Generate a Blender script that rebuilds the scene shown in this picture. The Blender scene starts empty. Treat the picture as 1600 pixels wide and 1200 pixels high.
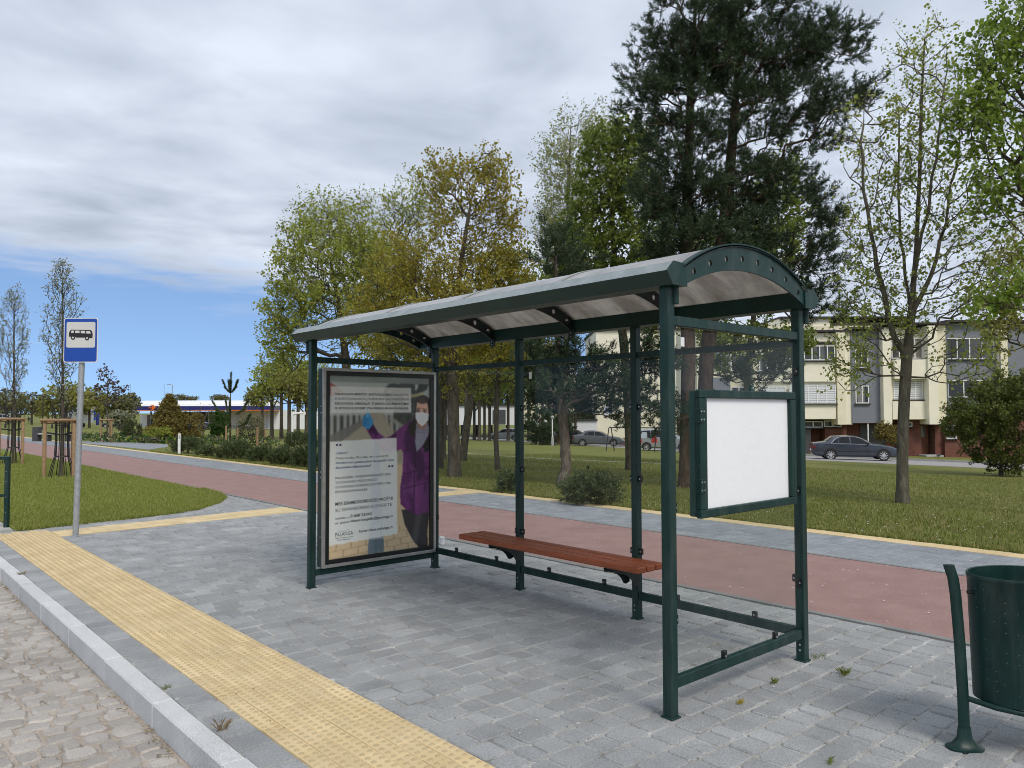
import bpy, bmesh, math, random
import numpy as np
from mathutils import Vector, Matrix
R = math.radians
SC = bpy.context.scene
COL = SC.collection
rnd = random.Random(7)
nrg = np.random.default_rng(11)

# ------------------------------------------------------------------ camera
F_PX, YAW, PITCH, ROLL, CAM_H = 1203.8, 0.72551, 0.036568, -0.002419, 1.6
cam_d = bpy.data.cameras.new('camera')
cam_d.sensor_fit = 'HORIZONTAL'
cam_d.sensor_width = 36.0
cam_d.lens = 36.0 * F_PX / 1600.0
cam_d.clip_start = 0.05
cam_d.clip_end = 20000
cam = bpy.data.objects.new('camera', cam_d)
COL.objects.link(cam)
fw = np.array([math.sin(YAW) * math.cos(PITCH), math.cos(YAW) * math.cos(PITCH), math.sin(PITCH)])
_r0 = np.array([math.cos(YAW), -math.sin(YAW), 0.0])
_u0 = np.cross(_r0, fw)
rt = _r0 * math.cos(ROLL) + _u0 * math.sin(ROLL)
up = -_r0 * math.sin(ROLL) + _u0 * math.cos(ROLL)
cam.matrix_world = Matrix(((rt[0], up[0], -fw[0], 0), (rt[1], up[1], -fw[1], 0), (rt[2], up[2], -fw[2], CAM_H), (0, 0, 0, 1)))
SC.camera = cam

# ------------------------------------------------------------------ view and world
SC.view_settings.view_transform = 'Standard'
SC.view_settings.look = 'None'
SC.view_settings.exposure = 0.50
SC.view_settings.gamma = 1.0
SC.view_settings.use_curve_mapping = False
SC.render.engine = 'CYCLES'
SC.cycles.max_bounces = 8
SC.cycles.transparent_max_bounces = 24
SC.cycles.use_denoising = True
SC.cycles.filter_width = 0.95

SUN_EL, SUN_HEAD = R(47), R(192)         # heading measured from +Y towards +X
world = bpy.data.worlds.new('World')
SC.world = world
world.use_nodes = True
wn, wl = world.node_tree.nodes, world.node_tree.links
wn.clear()


def wnode(t, **k):
    n = wn.new(t)
    for a, b in k.items():
        setattr(n, a, b)
    return n


def wmath(op, a, b=None, clamp=False):
    n = wnode('ShaderNodeMath', operation=op, use_clamp=clamp)
    for i, v in enumerate((a, b)):
        if v is None:
            continue
        if isinstance(v, (int, float)):
            n.inputs[i].default_value = v
        else:
            wl.new(v, n.inputs[i])
    return n.outputs[0]


sky = wnode('ShaderNodeTexSky', sky_type='NISHITA', sun_disc=False, sun_elevation=SUN_EL, sun_rotation=SUN_HEAD,
            air_density=1.0, dust_density=0.1, ozone_density=3.0)
tc = wnode('ShaderNodeTexCoord')
lift = wnode('ShaderNodeVectorMath', operation='ADD')
lift.inputs[1].default_value = (0, 0, 0.22)
nrmv = wnode('ShaderNodeVectorMath', operation='NORMALIZE')
wl.new(tc.outputs['Generated'], lift.inputs[0])
wl.new(lift.outputs[0], nrmv.inputs[0])
wl.new(nrmv.outputs[0], sky.inputs['Vector'])
sep = wnode('ShaderNodeSeparateXYZ')
wl.new(tc.outputs['Generated'], sep.inputs[0])
zc = wmath('MAXIMUM', sep.outputs[2], 0.03)
qx = wmath('DIVIDE', sep.outputs[0], zc)
qy = wmath('DIVIDE', sep.outputs[1], zc)
comb = wnode('ShaderNodeCombineXYZ')
wl.new(qx, comb.inputs[0])
wl.new(qy, comb.inputs[1])


def wnoise(scale, detail, rough, dist=0.0):
    n = wnode('ShaderNodeTexNoise')
    n.inputs['Scale'].default_value = scale
    n.inputs['Detail'].default_value = detail
    n.inputs['Roughness'].default_value = rough
    n.inputs['Distortion'].default_value = dist
    wl.new(comb.outputs[0], n.inputs['Vector'])
    return n.outputs[0]


n_big, n_mid, n_small = wnoise(0.45, 3, 0.5, 0.3), wnoise(1.6, 4, 0.5, 0.3), wnoise(4.5, 3, 0.5)
tex = wmath('ADD', wmath('ADD', wmath('MULTIPLY', n_big, 0.45), wmath('MULTIPLY', n_mid, 0.55)), wmath('MULTIPLY', n_small, 0.08))
ramp = wnode('ShaderNodeValToRGB')
ramp.color_ramp.elements[0].position = 0.38
ramp.color_ramp.elements[0].color = (0.325, 0.37, 0.45, 1)
ramp.color_ramp.elements[1].position = 0.66
ramp.color_ramp.elements[1].color = (0.56, 0.615, 0.705, 1)
wl.new(tex, ramp.inputs[0])
# the cloud deck ends in a long edge out over the sea, far away along the street
edge = wmath('ADD', wmath('ADD', wmath('MULTIPLY', qy, 1.0), wmath('MULTIPLY', qx, -0.10)), wmath('MULTIPLY', wmath('SUBTRACT', n_mid, 0.5), 3.0))
em = wnode('ShaderNodeMapRange', interpolation_type='SMOOTHSTEP')
em.inputs['From Min'].default_value = 4.6
em.inputs['From Max'].default_value = 6.4
em.inputs['To Min'].default_value = 1.0
em.inputs['To Max'].default_value = 0.0
wl.new(edge, em.inputs['Value'])
streak = wmath('MULTIPLY', wmath('SUBTRACT', n_big, 0.60, True), 1.2, True)
cover = wmath('MAXIMUM', em.outputs[0], streak)
skyc = wnode('ShaderNodeMix', data_type='RGBA', blend_type='MULTIPLY')
skyc.inputs['Factor'].default_value = 1.0
skyc.inputs['B'].default_value = (0.122, 0.122, 0.122, 1)
wl.new(sky.outputs[0], skyc.inputs['A'])
mixc = wnode('ShaderNodeMix', data_type='RGBA')
wl.new(cover, mixc.inputs['Factor'])
wl.new(skyc.outputs['Result'], mixc.inputs['A'])
wl.new(ramp.outputs[0], mixc.inputs['B'])
bg = wnode('ShaderNodeBackground')
bg.inputs['Strength'].default_value = 1.0
wl.new(mixc.outputs['Result'], bg.inputs['Color'])
wo = wnode('ShaderNodeOutputWorld')
wl.new(bg.outputs[0], wo.inputs[0])

sun_d = bpy.data.lights.new('sun', 'SUN')
sun_d.energy = 1.5
sun_d.angle = R(22)
sun_d.color = (1.0, 0.93, 0.83)
sun = bpy.data.objects.new('sun', sun_d)
COL.objects.link(sun)
sv = Vector((math.sin(SUN_HEAD) * math.cos(SUN_EL), math.cos(SUN_HEAD) * math.cos(SUN_EL), math.sin(SUN_EL)))
sun.rotation_euler = sv.to_track_quat('Z', 'Y').to_euler()
sun.location = (0, 0, 30)

# ------------------------------------------------------------------ places: a view ray, the terrain, and where a ray meets it
CAMP = np.array([0, 0, CAM_H])
fwh = np.array([math.sin(YAW), math.cos(YAW), 0.0])


def zg(x):
    if x < 10.3:
        return 0.0
    return max(-0.036 * (x - 10.3), -2.35)


def ray(px, py):
    return fw + rt * (px - 800) / F_PX + up * (600 - py) / F_PX


def at(px, py, depth):
    """point seen at (px,py) at a horizontal distance along the view heading"""
    d = ray(px, py)
    return CAMP + d * (depth / float(d @ fwh))


def gnd(px, py):
    d = ray(px, py)
    t = 1.0
    while t < 700:
        P = CAMP + d * t
        if P[2] < zg(P[0]):
            break
        t *= 1.001
    return np.array([P[0], P[1], zg(P[0])])


def base(px, depth):
    P = at(px, 644, depth)
    return np.array([P[0], P[1], zg(P[0])])


def zpx(py, depth):
    return at(800, py, depth)[2]


# ------------------------------------------------------------------ mesh helpers
class MB:
    def __init__(self):
        self.v, self.f, self.m = [], [], []

    def add(self, vs, fs, mi=0):
        o = len(self.v)
        self.v += [tuple(map(float, p)) for p in vs]
        self.f += [tuple(i + o for i in q) for q in fs]
        self.m += [mi] * len(fs)
        return self

    def box(self, x0, x1, y0, y1, z0, z1, mi=0):
        v = [(x0, y0, z0), (x1, y0, z0), (x1, y1, z0), (x0, y1, z0), (x0, y0, z1), (x1, y0, z1), (x1, y1, z1), (x0, y1, z1)]
        return self.add(v, [(0, 3, 2, 1), (4, 5, 6, 7), (0, 1, 5, 4), (1, 2, 6, 5), (2, 3, 7, 6), (3, 0, 4, 7)], mi)

    def cbox(self, x0, x1, y0, y1, z0, z1, c=0.004, mi=0):
        """box with chamfered edges"""
        vs, fs = [], []
        bm = bmesh.new()
        bmesh.ops.create_cube(bm, size=1.0)
        for q in bm.verts:
            q.co = Vector(((x0 + x1) / 2 + q.co.x * (x1 - x0), (y0 + y1) / 2 + q.co.y * (y1 - y0), (z0 + z1) / 2 + q.co.z * (z1 - z0)))
        bmesh.ops.bevel(bm, geom=list(bm.edges), offset=c, segments=1, affect='EDGES', profile=0.5)
        bm.verts.index_update()
        vs = [tuple(q.co) for q in bm.verts]
        fs = [tuple(q.index for q in fc.verts) for fc in bm.faces]
        bm.free()
        return self.add(vs, fs, mi)

    def bar(self, a, b, w, h, mi=0, upv=(0, 0, 1)):
        a, b, u = Vector(a), Vector(b), Vector(upv)
        d = (b - a).normalized()
        s = d.cross(u)
        if s.length < 1e-4:
            s = d.cross(Vector((1, 0, 0)))
        s.normalize()
        u = s.cross(d)
        s, u = s * w / 2, u * h / 2
        v = [a - s - u, a + s - u, a + s + u, a - s + u, b - s - u, b + s - u, b + s + u, b - s + u]
        return self.add(v, [(0, 1, 2, 3), (7, 6, 5, 4), (0, 4, 5, 1), (1, 5, 6, 2), (2, 6, 7, 3), (3, 7, 4, 0)], mi)

    def tube(self, pts, rad, n=8, caps=True, mi=0):
        pts = [Vector(p) for p in pts]
        if not hasattr(rad, '__len__'):
            rad = [rad] * len(pts)
        o = len(self.v)
        ref = None
        for i, p in enumerate(pts):
            t = (pts[min(i + 1, len(pts) - 1)] - pts[max(i - 1, 0)]).normalized()
            if ref is None:
                ref = t.cross(Vector((0.31, 0.87, 0.12)))
                if ref.length < 1e-3:
                    ref = t.cross(Vector((1, 0, 0)))
            s = (ref - t * ref.dot(t)).normalized()
            ref = s
            u = t.cross(s)
            for k in range(n):
                a = 2 * math.pi * k / n
                self.v.append(tuple(p + (s * math.cos(a) + u * math.sin(a)) * rad[i]))
        for i in range(len(pts) - 1):
            for k in range(n):
                k2 = (k + 1) % n
                self.f.append((o + i * n + k, o + i * n + k2, o + (i + 1) * n + k2, o + (i + 1) * n + k))
                self.m.append(mi)
        if caps:
            self.f.append(tuple(o + k for k in reversed(range(n))))
            self.f.append(tuple(o + (len(pts) - 1) * n + k for k in range(n)))
            self.m += [mi, mi]
        return self

    def prism(self, poly, axis, a, b, mi=0):
        """extrude a 2-D polygon: axis 'y' -> poly in (x,z), 'x' -> (y,z), 'z' -> (x,y)"""
        def P(q, t):
            return {'y': (q[0], t, q[1]), 'x': (t, q[0], q[1]), 'z': (q[0], q[1], t)}[axis]
        n = len(poly)
        v = [P(q, a) for q in poly] + [P(q, b) for q in poly]
        fs = [tuple(range(n)), tuple(range(2 * n - 1, n - 1, -1))] + [(i, i + n, (i + 1) % n + n, (i + 1) % n) for i in range(n)]
        return self.add(v, fs, mi)

    def lathe(self, prof, n=16, c=(0, 0, 0), axis='z', mi=0, closed=False):
        o = len(self.v)
        for r, h in prof:
            for k in range(n):
                a = 2 * math.pi * k / n
                x, y = r * math.cos(a), r * math.sin(a)
                p = (x, y, h) if axis == 'z' else ((x, h, y) if axis == 'y' else (h, x, y))
                self.v.append((c[0] + p[0], c[1] + p[1], c[2] + p[2]))
        m = len(prof)
        for i in range(m - 1):
            for k in range(n):
                k2 = (k + 1) % n
                self.f.append((o + i * n + k, o + i * n + k2, o + (i + 1) * n + k2, o + (i + 1) * n + k))
                self.m.append(mi)
        return self

    def build(self, name, mats, parent=None, org=None, smooth=False, loc=None):
        me = bpy.data.meshes.new(name)
        o3 = org if org is not None else (parent.get('_org') if parent is not None and '_org' in parent else (0, 0, 0))
        v = self.v
        if tuple(o3) != (0, 0, 0):
            v = [(p[0] - o3[0], p[1] - o3[1], p[2] - o3[2]) for p in v]
        me.from_pydata(v, [], self.f)
        mats = mats if isinstance(mats, (list, tuple)) else [mats]
        for m in mats:
            me.materials.append(m)
        if len(mats) > 1:
            me.polygons.foreach_set('material_index', self.m)
        bm = bmesh.new()
        bm.from_mesh(me)
        bmesh.ops.recalc_face_normals(bm, faces=bm.faces)
        bm.to_mesh(me)
        bm.free()
        if smooth:
            me.polygons.foreach_set('use_smooth', [True] * len(me.polygons))
            if smooth is not True:
                me.set_sharp_from_angle(angle=R(smooth))
        return link(name, me, parent, loc)


def link(name, me, parent=None, loc=None):
    o = bpy.data.objects.new(name, me)
    COL.objects.link(o)
    if parent is not None:
        o.parent = parent
    if loc is not None:
        o.location = loc
    return o


def np_mesh(name, V, Fq, mat, parent=None, loc=None, smooth=False):
    """fast mesh from numpy arrays, all faces with the same corner count"""
    me = bpy.data.meshes.new(name)
    V = np.ascontiguousarray(V, dtype=np.float32)
    Fq = np.ascontiguousarray(Fq, dtype=np.int32)
    k = Fq.shape[1]
    me.vertices.add(len(V))
    me.vertices.foreach_set('co', V.ravel())
    me.loops.add(Fq.size)
    me.loops.foreach_set('vertex_index', Fq.ravel())
    me.polygons.add(len(Fq))
    me.polygons.foreach_set('loop_start', np.arange(0, Fq.size, k, dtype=np.int32))
    if smooth:
        me.polygons.foreach_set('use_smooth', np.ones(len(Fq), dtype=bool))
    me.materials.append(mat)
    me.update(calc_edges=True)
    return link(name, me, parent, loc)


def tag(o, label=None, cat=None, group=None, kind=None):
    if label:
        o['label'] = label
    if cat:
        o['category'] = cat
    if group:
        o['group'] = group
    if kind:
        o['kind'] = kind
    return o


def thing(name, loc, label, cat, group=None, rz=0.0, world=False):
    o = bpy.data.objects.new(name, None)
    o.empty_display_size = 0.2
    COL.objects.link(o)
    o.location = tuple(map(float, loc))
    o.rotation_euler = (0, 0, rz)
    tag(o, label, cat, group)
    if world:                      # parts are written in world coordinates
        ORG[o.name] = tuple(map(float, loc))
    return o


ORG = {}


def bld(mb, name, mat, parent, smooth=False):
    """build a part written in world coordinates under an unrotated thing"""
    root = parent
    while root.parent is not None:
        root = root.parent
    return mb.build(name, mat, parent, org=ORG.get(root.name, (0, 0, 0)), smooth=smooth)


def copy_tree(o, parent=None):
    c = o.copy()
    COL.objects.link(c)
    c.parent = parent
    for ch in list(o.children):
        copy_tree(ch, c)
    return c


# ------------------------------------------------------------------ materials
def srgb(r, g, b):
    f = lambda c: (c / 255 / 12.92) if c / 255 <= 0.04045 else ((c / 255 + 0.055) / 1.055) ** 2.4
    return (f(r), f(g), f(b), 1)


class NT:
    def __init__(self, name):
        self.mat = bpy.data.materials.new(name)
        self.mat.use_nodes = True
        self.n, self.l = self.mat.node_tree.nodes, self.mat.node_tree.links
        self.n.clear()
        self.out = self.n.new('ShaderNodeOutputMaterial')

    def node(self, t, **k):
        n = self.n.new(t)
        for a, b in k.items():
            setattr(n, a, b)
        return n

    def set(self, sock, v):
        if hasattr(v, 'is_linked') or hasattr(v, 'links'):
            self.l.new(v, sock)
        else:
            if hasattr(sock.default_value, '__len__') and not hasattr(v, '__len__'):
                v = (v, v, v, 1)[:len(sock.default_value)]
            sock.default_value = v

    def coord(self, kind='Object'):
        if kind == 'World':
            return self.node('ShaderNodeNewGeometry').outputs['Position']
        return self.node('ShaderNodeTexCoord').outputs[kind]

    def noise(self, vec, scale, detail=4, rough=0.55, dist=0.0, stretch=None):
        if stretch:
            m = self.node('ShaderNodeMapping')
            m.inputs['Scale'].default_value = stretch
            self.l.new(vec, m.inputs[0])
            vec = m.outputs[0]
        n = self.node('ShaderNodeTexNoise')
        n.inputs['Scale'].default_value = scale
        n.inputs['Detail'].default_value = detail
        n.inputs['Roughness'].default_value = rough
        n.inputs['Distortion'].default_value = dist
        self.l.new(vec, n.inputs['Vector'])
        return n.outputs[0]

    def ramp(self, fac, stops):
        r = self.node('ShaderNodeValToRGB')
        e = r.color_ramp.elements
        while len(e) < len(stops):
            e.new(0.5)
        for i, (p, c) in enumerate(stops):
            e[i].position = p
            e[i].color = c if hasattr(c, '__len__') else (c, c, c, 1)
        self.l.new(fac, r.inputs[0])
        return r.outputs[0]

    def mix(self, f, a, b, blend='MIX'):
        m = self.node('ShaderNodeMix', data_type='RGBA', blend_type=blend)
        self.set(m.inputs['Factor'], f)
        self.set(m.inputs['A'], a)
        self.set(m.inputs['B'], b)
        return m.outputs['Result']

    def math(self, op, a, b=0.0, clamp=False):
        m = self.node('ShaderNodeMath', operation=op, use_clamp=clamp)
        self.set(m.inputs[0], a)
        self.set(m.inputs[1], b)
        return m.outputs[0]

    def rand(self):
        """a random value for each loose piece, also between objects"""
        g = self.node('ShaderNodeNewGeometry').outputs['Random Per Island']
        o = self.node('ShaderNodeObjectInfo').outputs['Random']
        return self.math('FRACT', self.math('ADD', g, self.math('MULTIPLY', o, 7.31)))

    def bump(self, h, strength=0.3, dist=0.01):
        b = self.node('ShaderNodeBump')
        b.inputs['Strength'].default_value = strength
        b.inputs['Distance'].default_value = dist
        self.l.new(h, b.inputs['Height'])
        return b.outputs[0]

    def principled(self, color, rough=0.6, metal=0.0, normal=None, spec=0.5, **k):
        p = self.node('ShaderNodeBsdfPrincipled')
        self.set(p.inputs['Base Color'], color)
        self.set(p.inputs['Roughness'], rough)
        self.set(p.inputs['Metallic'], metal)
        self.set(p.inputs['Specular IOR Level'], spec)
        if normal is not None:
            self.l.new(normal, p.inputs['Normal'])
        for a, b in k.items():
            self.set(p.inputs[a.replace('_', ' ')], b)
        return p

    def done(self, sh):
        self.l.new(sh.outputs[0] if hasattr(sh, 'outputs') else sh, self.out.inputs[0])
        return self.mat


M = {}


def plain(key, col, rough=0.6, metal=0.0, var=0.12, scale=6.0, bump=0.0, bscale=60.0, spec=0.5, pieces=0.0):
    """paint or plastic: a base colour with faint uneven wear"""
    t = NT(key)
    v = t.coord('World')
    n = t.noise(v, scale, 5, 0.6)
    c = t.mix(t.ramp(n, [(0.3, 0.0), (0.7, 1.0)]), tuple(x * (1 - var) for x in col[:3]) + (1,), tuple(min(1, x * (1 + var)) for x in col[:3]) + (1,))
    if pieces:
        c = t.mix(1.0, c, t.ramp(t.rand(), [(0, 1 - pieces), (1, 1 + pieces)]), 'MULTIPLY')
    nm = t.bump(t.noise(v, bscale, 3), bump, 0.01) if bump else None
    rg = t.math('ADD', rough - 0.08, t.math('MULTIPLY', t.noise(v, scale * 2.3, 4), 0.16), True)
    M[key] = t.done(t.principled(c, rg, metal, nm, spec))
    return M[key]


plain('green_paint', srgb(30, 62, 58), 0.34, 0, 0.10, 9)
plain('green_dark', srgb(16, 32, 32), 0.4, 0, 0.10, 9)
plain('black_rubber', (0.012, 0.012, 0.013, 1), 0.7)
plain('black_frame', (0.008, 0.009, 0.009, 1), 0.35)
plain('steel', (0.55, 0.56, 0.57, 1), 0.35, 0.9, 0.15)
plain('alu', (0.42, 0.41, 0.38, 1), 0.42, 0.75, 0.14, 14)
plain('galv', (0.40, 0.42, 0.43, 1), 0.5, 0.6, 0.16, 30)
plain('white_paint', (0.78, 0.78, 0.77, 1), 0.45)
plain('white_matt', (0.74, 0.75, 0.77, 1), 0.5, 0, 0.02, 2)
plain('sign_blue', srgb(20, 70, 165), 0.3, 0, 0.04)
plain('sign_grey', (0.62, 0.62, 0.60, 1), 0.4, 0, 0.03)
plain('ink', (0.012, 0.013, 0.017, 1), 0.5, 0, 0.0)
plain('ink_grey', (0.07, 0.075, 0.085, 1), 0.5, 0, 0.0)
plain('ink_blue', srgb(40, 70, 125), 0.5, 0, 0.0)
plain('cream', srgb(226, 218, 192), 0.85, 0, 0.05, 1.2)
plain('cream_light', srgb(234, 228, 208), 0.85, 0, 0.05, 1.2)
plain('grey_render', srgb(122, 126, 135), 0.85, 0, 0.05, 1.2)
plain('dark_cornice', (0.035, 0.03, 0.03, 1), 0.7)
plain('wood_post', srgb(150, 122, 92), 0.85, 0, 0.25, 14, 0.3)
plain('black_metal', (0.015, 0.015, 0.016, 1), 0.5)
plain('concrete', (0.36, 0.36, 0.35, 1), 0.85, 0, 0.12, 3, 0.2)
plain('door_wood', srgb(122, 78, 56), 0.6, 0, 0.15, 5)
plain('red_plastic', (0.5, 0.03, 0.03, 1), 0.35)
plain('orange', (0.75, 0.16, 0.03, 1), 0.4)
plain('navy', srgb(36, 42, 110), 0.4, 0, 0.05)
plain('roof_white', (0.80, 0.80, 0.79, 1), 0.5, 0, 0.04)
plain('shop_dark', (0.06, 0.06, 0.065, 1), 0.5)
plain('cloth_dark', (0.03, 0.032, 0.04, 1), 0.9)
plain('skin', (0.5, 0.3, 0.22, 1), 0.6)
plain('bird_black', (0.012, 0.012, 0.014, 1), 0.5)
plain('bird_grey', (0.16, 0.16, 0.165, 1), 0.7)


def glass_mat(key, tint=(0.93, 0.96, 0.95, 1), dirt=0.05, refl=1.0):
    t = NT(key)
    v = t.coord('World')
    fr = t.node('ShaderNodeFresnel')
    fr.inputs['IOR'].default_value = 1.5
    bf = t.node('ShaderNodeNewGeometry').outputs['Backfacing']
    fac = t.math('MULTIPLY', fr.outputs[0], t.math('SUBTRACT', 1.0, bf))
    tr = t.node('ShaderNodeBsdfTransparent')
    tr.inputs[0].default_value = tint
    gl = t.node('ShaderNodeBsdfGlossy')
    gl.inputs['Roughness'].default_value = 0.015
    gl.inputs['Color'].default_value = (refl, refl, refl, 1)
    df = t.node('ShaderNodeBsdfDiffuse')
    df.inputs[0].default_value = (0.55, 0.56, 0.55, 1)
    n = t.noise(v, 2.2, 6, 0.65, 0.4, (1, 1, 0.35))
    m0 = t.node('ShaderNodeMixShader')
    t.l.new(t.math('MULTIPLY', t.ramp(n, [(0.35, 0.25), (0.75, 1.0)]), dirt), m0.inputs[0])
    t.l.new(tr.outputs[0], m0.inputs[1])
    t.l.new(df.outputs[0], m0.inputs[2])
    m1 = t.node('ShaderNodeMixShader')
    t.l.new(fac, m1.inputs[0])
    t.l.new(m0.outputs[0], m1.inputs[1])
    t.l.new(gl.outputs[0], m1.inputs[2])
    M[key] = t.done(m1)


glass_mat('pane_glass', (0.982, 0.99, 0.986, 1), 0.012, 0.32)
glass_mat('case_glass', (0.98, 0.985, 0.985, 1), 0.006, 0.35)
# window glass of buildings and cars: dark room behind, mirror-like in front
for key, col in (('window_glass', (0.03, 0.035, 0.04, 1)), ('car_glass', (0.012, 0.014, 0.017, 1)), ('window_blind', (0.42, 0.46, 0.48, 1))):
    t = NT(key)
    n = t.noise(t.coord('World'), 0.8, 2)
    cw = t.mix(n, tuple(c * 0.6 for c in col[:3]) + (1,), tuple(c * 1.5 for c in col[:3]) + (1,))
    if key == 'window_glass':      # curtains of different tone behind the panes
        cw = t.mix(t.math('MULTIPLY', t.ramp(t.noise(t.coord('World'), 1.3, 2, 0.5, 0, (3, 3, 0.15)), [(0.48, 0.0), (0.56, 1.0)]), t.ramp(t.rand(), [(0.2, 0.0), (1.0, 0.75)])), cw, (0.40, 0.40, 0.38, 1))
    M[key] = t.done(t.principled(cw, 0.05, 0, None, 0.35 if key == 'car_glass' else 0.55))

# ------------------------------------------------------------------ ground materials
def stone_mat(key, c1, c2, vary, grain=(0.8, 1.2), rough=0.85, gscale=220.0, stain=0.35, bump=0.5):
    t = NT(key)
    v = t.coord('World')
    c = t.mix(t.ramp(t.noise(v, 3.0, 5, 0.6), [(0.3, 0.0), (0.7, 1.0)]), c1, c2)
    c = t.mix(1.0, c, t.ramp(t.rand(), [(0, 1 - vary), (0.5, 1.0), (0.93, 1 + vary * 0.8), (1, 1 + vary * 1.9)]), 'MULTIPLY')
    g = t.noise(v, gscale, 3, 0.7)
    c = t.mix(1.0, c, t.ramp(g, [(0.3, grain[0]), (0.7, grain[1])]), 'MULTIPLY')
    st = t.noise(v, 0.9, 6, 0.65, 0.6)
    c = t.mix(t.math('MULTIPLY', t.ramp(st, [(0.55, 0.0), (0.75, 1.0)]), stain), c, tuple(x * 0.55 for x in c1[:3]) + (1,))
    sp = t.noise(v, 38.0, 4, 0.7)
    c = t.mix(t.ramp(sp, [(0.70, 0.0), (0.76, 0.55)]), c, (0.52, 0.52, 0.49, 1))
    h = t.math('ADD', t.noise(v, 60, 4, 0.6), t.math('MULTIPLY', g, 0.4))
    M[key] = t.done(t.principled(c, rough, 0, t.bump(h, bump, 0.004), 0.3))


stone_mat('paver', (0.258, 0.265, 0.268, 1), (0.342, 0.348, 0.348, 1), 0.12, (0.72, 1.28), 0.85, 110)
stone_mat('paver_path', (0.235, 0.252, 0.272, 1), (0.29, 0.307, 0.325, 1), 0.10)
stone_mat('tactile', (0.62, 0.475, 0.255, 1), (0.70, 0.56, 0.335, 1), 0.08, (0.86, 1.12), 0.8, 160, 0.22, 0.3)
stone_mat('tactile_worn', (0.47, 0.365, 0.20, 1), (0.54, 0.43, 0.26, 1), 0.05, (0.85, 1.1), 0.8, 160, 0.1, 0.2)
stone_mat('sett', (0.345, 0.315, 0.285, 1), (0.43, 0.40, 0.365, 1), 0.17, (0.72, 1.2), 0.85, 130, 0.45, 0.8)
stone_mat('granite', (0.56, 0.565, 0.565, 1), (0.66, 0.665, 0.66, 1), 0.05, (0.55, 1.3), 0.8, 170, 0.25, 0.4)
stone_mat('sand_joint', (0.20, 0.19, 0.17, 1), (0.58, 0.57, 0.54, 1), 0.0, (0.6, 1.3), 0.95, 120, 0.6, 0.8)
stone_mat('road_sand', (0.30, 0.25, 0.20, 1), (0.46, 0.40, 0.34, 1), 0.0, (0.7, 1.25), 0.95, 110, 0.5, 0.8)
stone_mat('red_asphalt', (0.275, 0.172, 0.155, 1), (0.345, 0.222, 0.200, 1), 0.0, (0.68, 1.32), 0.9, 75, 0.30, 0.8)
stone_mat('edging', (0.19, 0.19, 0.185, 1), (0.26, 0.26, 0.25, 1), 0.0, (0.8, 1.2), 0.9)
stone_mat('asphalt_grey', (0.28, 0.265, 0.255, 1), (0.36, 0.34, 0.33, 1), 0.0, (0.8, 1.2), 0.9, 60)


def grass_mat(key, c1, c2, c3):
    t = NT(key)
    v = t.coord('World')
    a = t.ramp(t.noise(v, 0.35, 5, 0.6), [(0.3, 0.0), (0.7, 1.0)])
    c = t.mix(a, c1, c2)
    b = t.ramp(t.noise(v, 1.7, 6, 0.7), [(0.42, 0.0), (0.68, 1.0)])
    c = t.mix(t.math('MULTIPLY', b, 0.7), c, c3)
    f = t.noise(v, 45, 4, 0.7)
    c = t.mix(1.0, c, t.ramp(f, [(0.25, 0.45), (0.75, 1.5)]), 'MULTIPLY')
    M[key] = t.done(t.principled(c, 0.9, 0, t.bump(f, 0.9, 0.03), 0.15))


grass_mat('lawn_bright', (0.15, 0.20, 0.030, 1), (0.20, 0.25, 0.048, 1), (0.27, 0.26, 0.10, 1))  # the verge's sunlit look is put into this brighter green
grass_mat('lawn_dull', (0.125, 0.158, 0.028, 1), (0.19, 0.205, 0.046, 1), (0.25, 0.20, 0.10, 1))


def blade_mat(key, a, b, c):
    t = NT(key)
    col = t.ramp(t.rand(), [(0.0, a), (0.6, b), (1.0, c)])
    p = t.principled(col, 0.6, 0, None, 0.3)
    tr = t.node('ShaderNodeBsdfTranslucent')
    t.l.new(col, tr.inputs[0])
    m = t.node('ShaderNodeMixShader')
    m.inputs[0].default_value = 0.3
    t.l.new(p.outputs[0], m.inputs[1])
    t.l.new(tr.outputs[0], m.inputs[2])
    M[key] = t.done(m)


blade_mat('blade_bright', (0.16, 0.205, 0.03, 1), (0.26, 0.295, 0.055, 1), (0.42, 0.39, 0.16, 1))  # blades of the verge, sunlit look painted into their colour
blade_mat('blade_dull', (0.12, 0.16, 0.026, 1), (0.205, 0.228, 0.05, 1), (0.36, 0.31, 0.14, 1))

# ------------------------------------------------------------------ terrain, road, paths
xs = [-700, -60, -9, 9.9, 10.05, 10.6, 11.5, 13, 16, 20, 26, 34, 44, 56, 75.6, 110, 300, 1800, 9000]
ys = [-900, -200, -60, -20, 0, 20, 40, 80, 150, 300, 700, 3000, 9000]
mb = MB()
for x in xs:
    z = -0.22 if x < 10 else (zg(x) - 0.003)
    for y in ys:
        mb.v.append((x, y, z))
ny = len(ys)
for i in range(len(xs) - 1):
    for j in range(ny - 1):
        mb.f.append((i * ny + j, (i + 1) * ny + j, (i + 1) * ny + j + 1, i * ny + j + 1))
        mb.m.append(0)
ground = tag(mb.build('ground', M['lawn_dull'], smooth=True), 'wide mown lawn sloping down from the path to the parked cars', None, None, 'structure')

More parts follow.
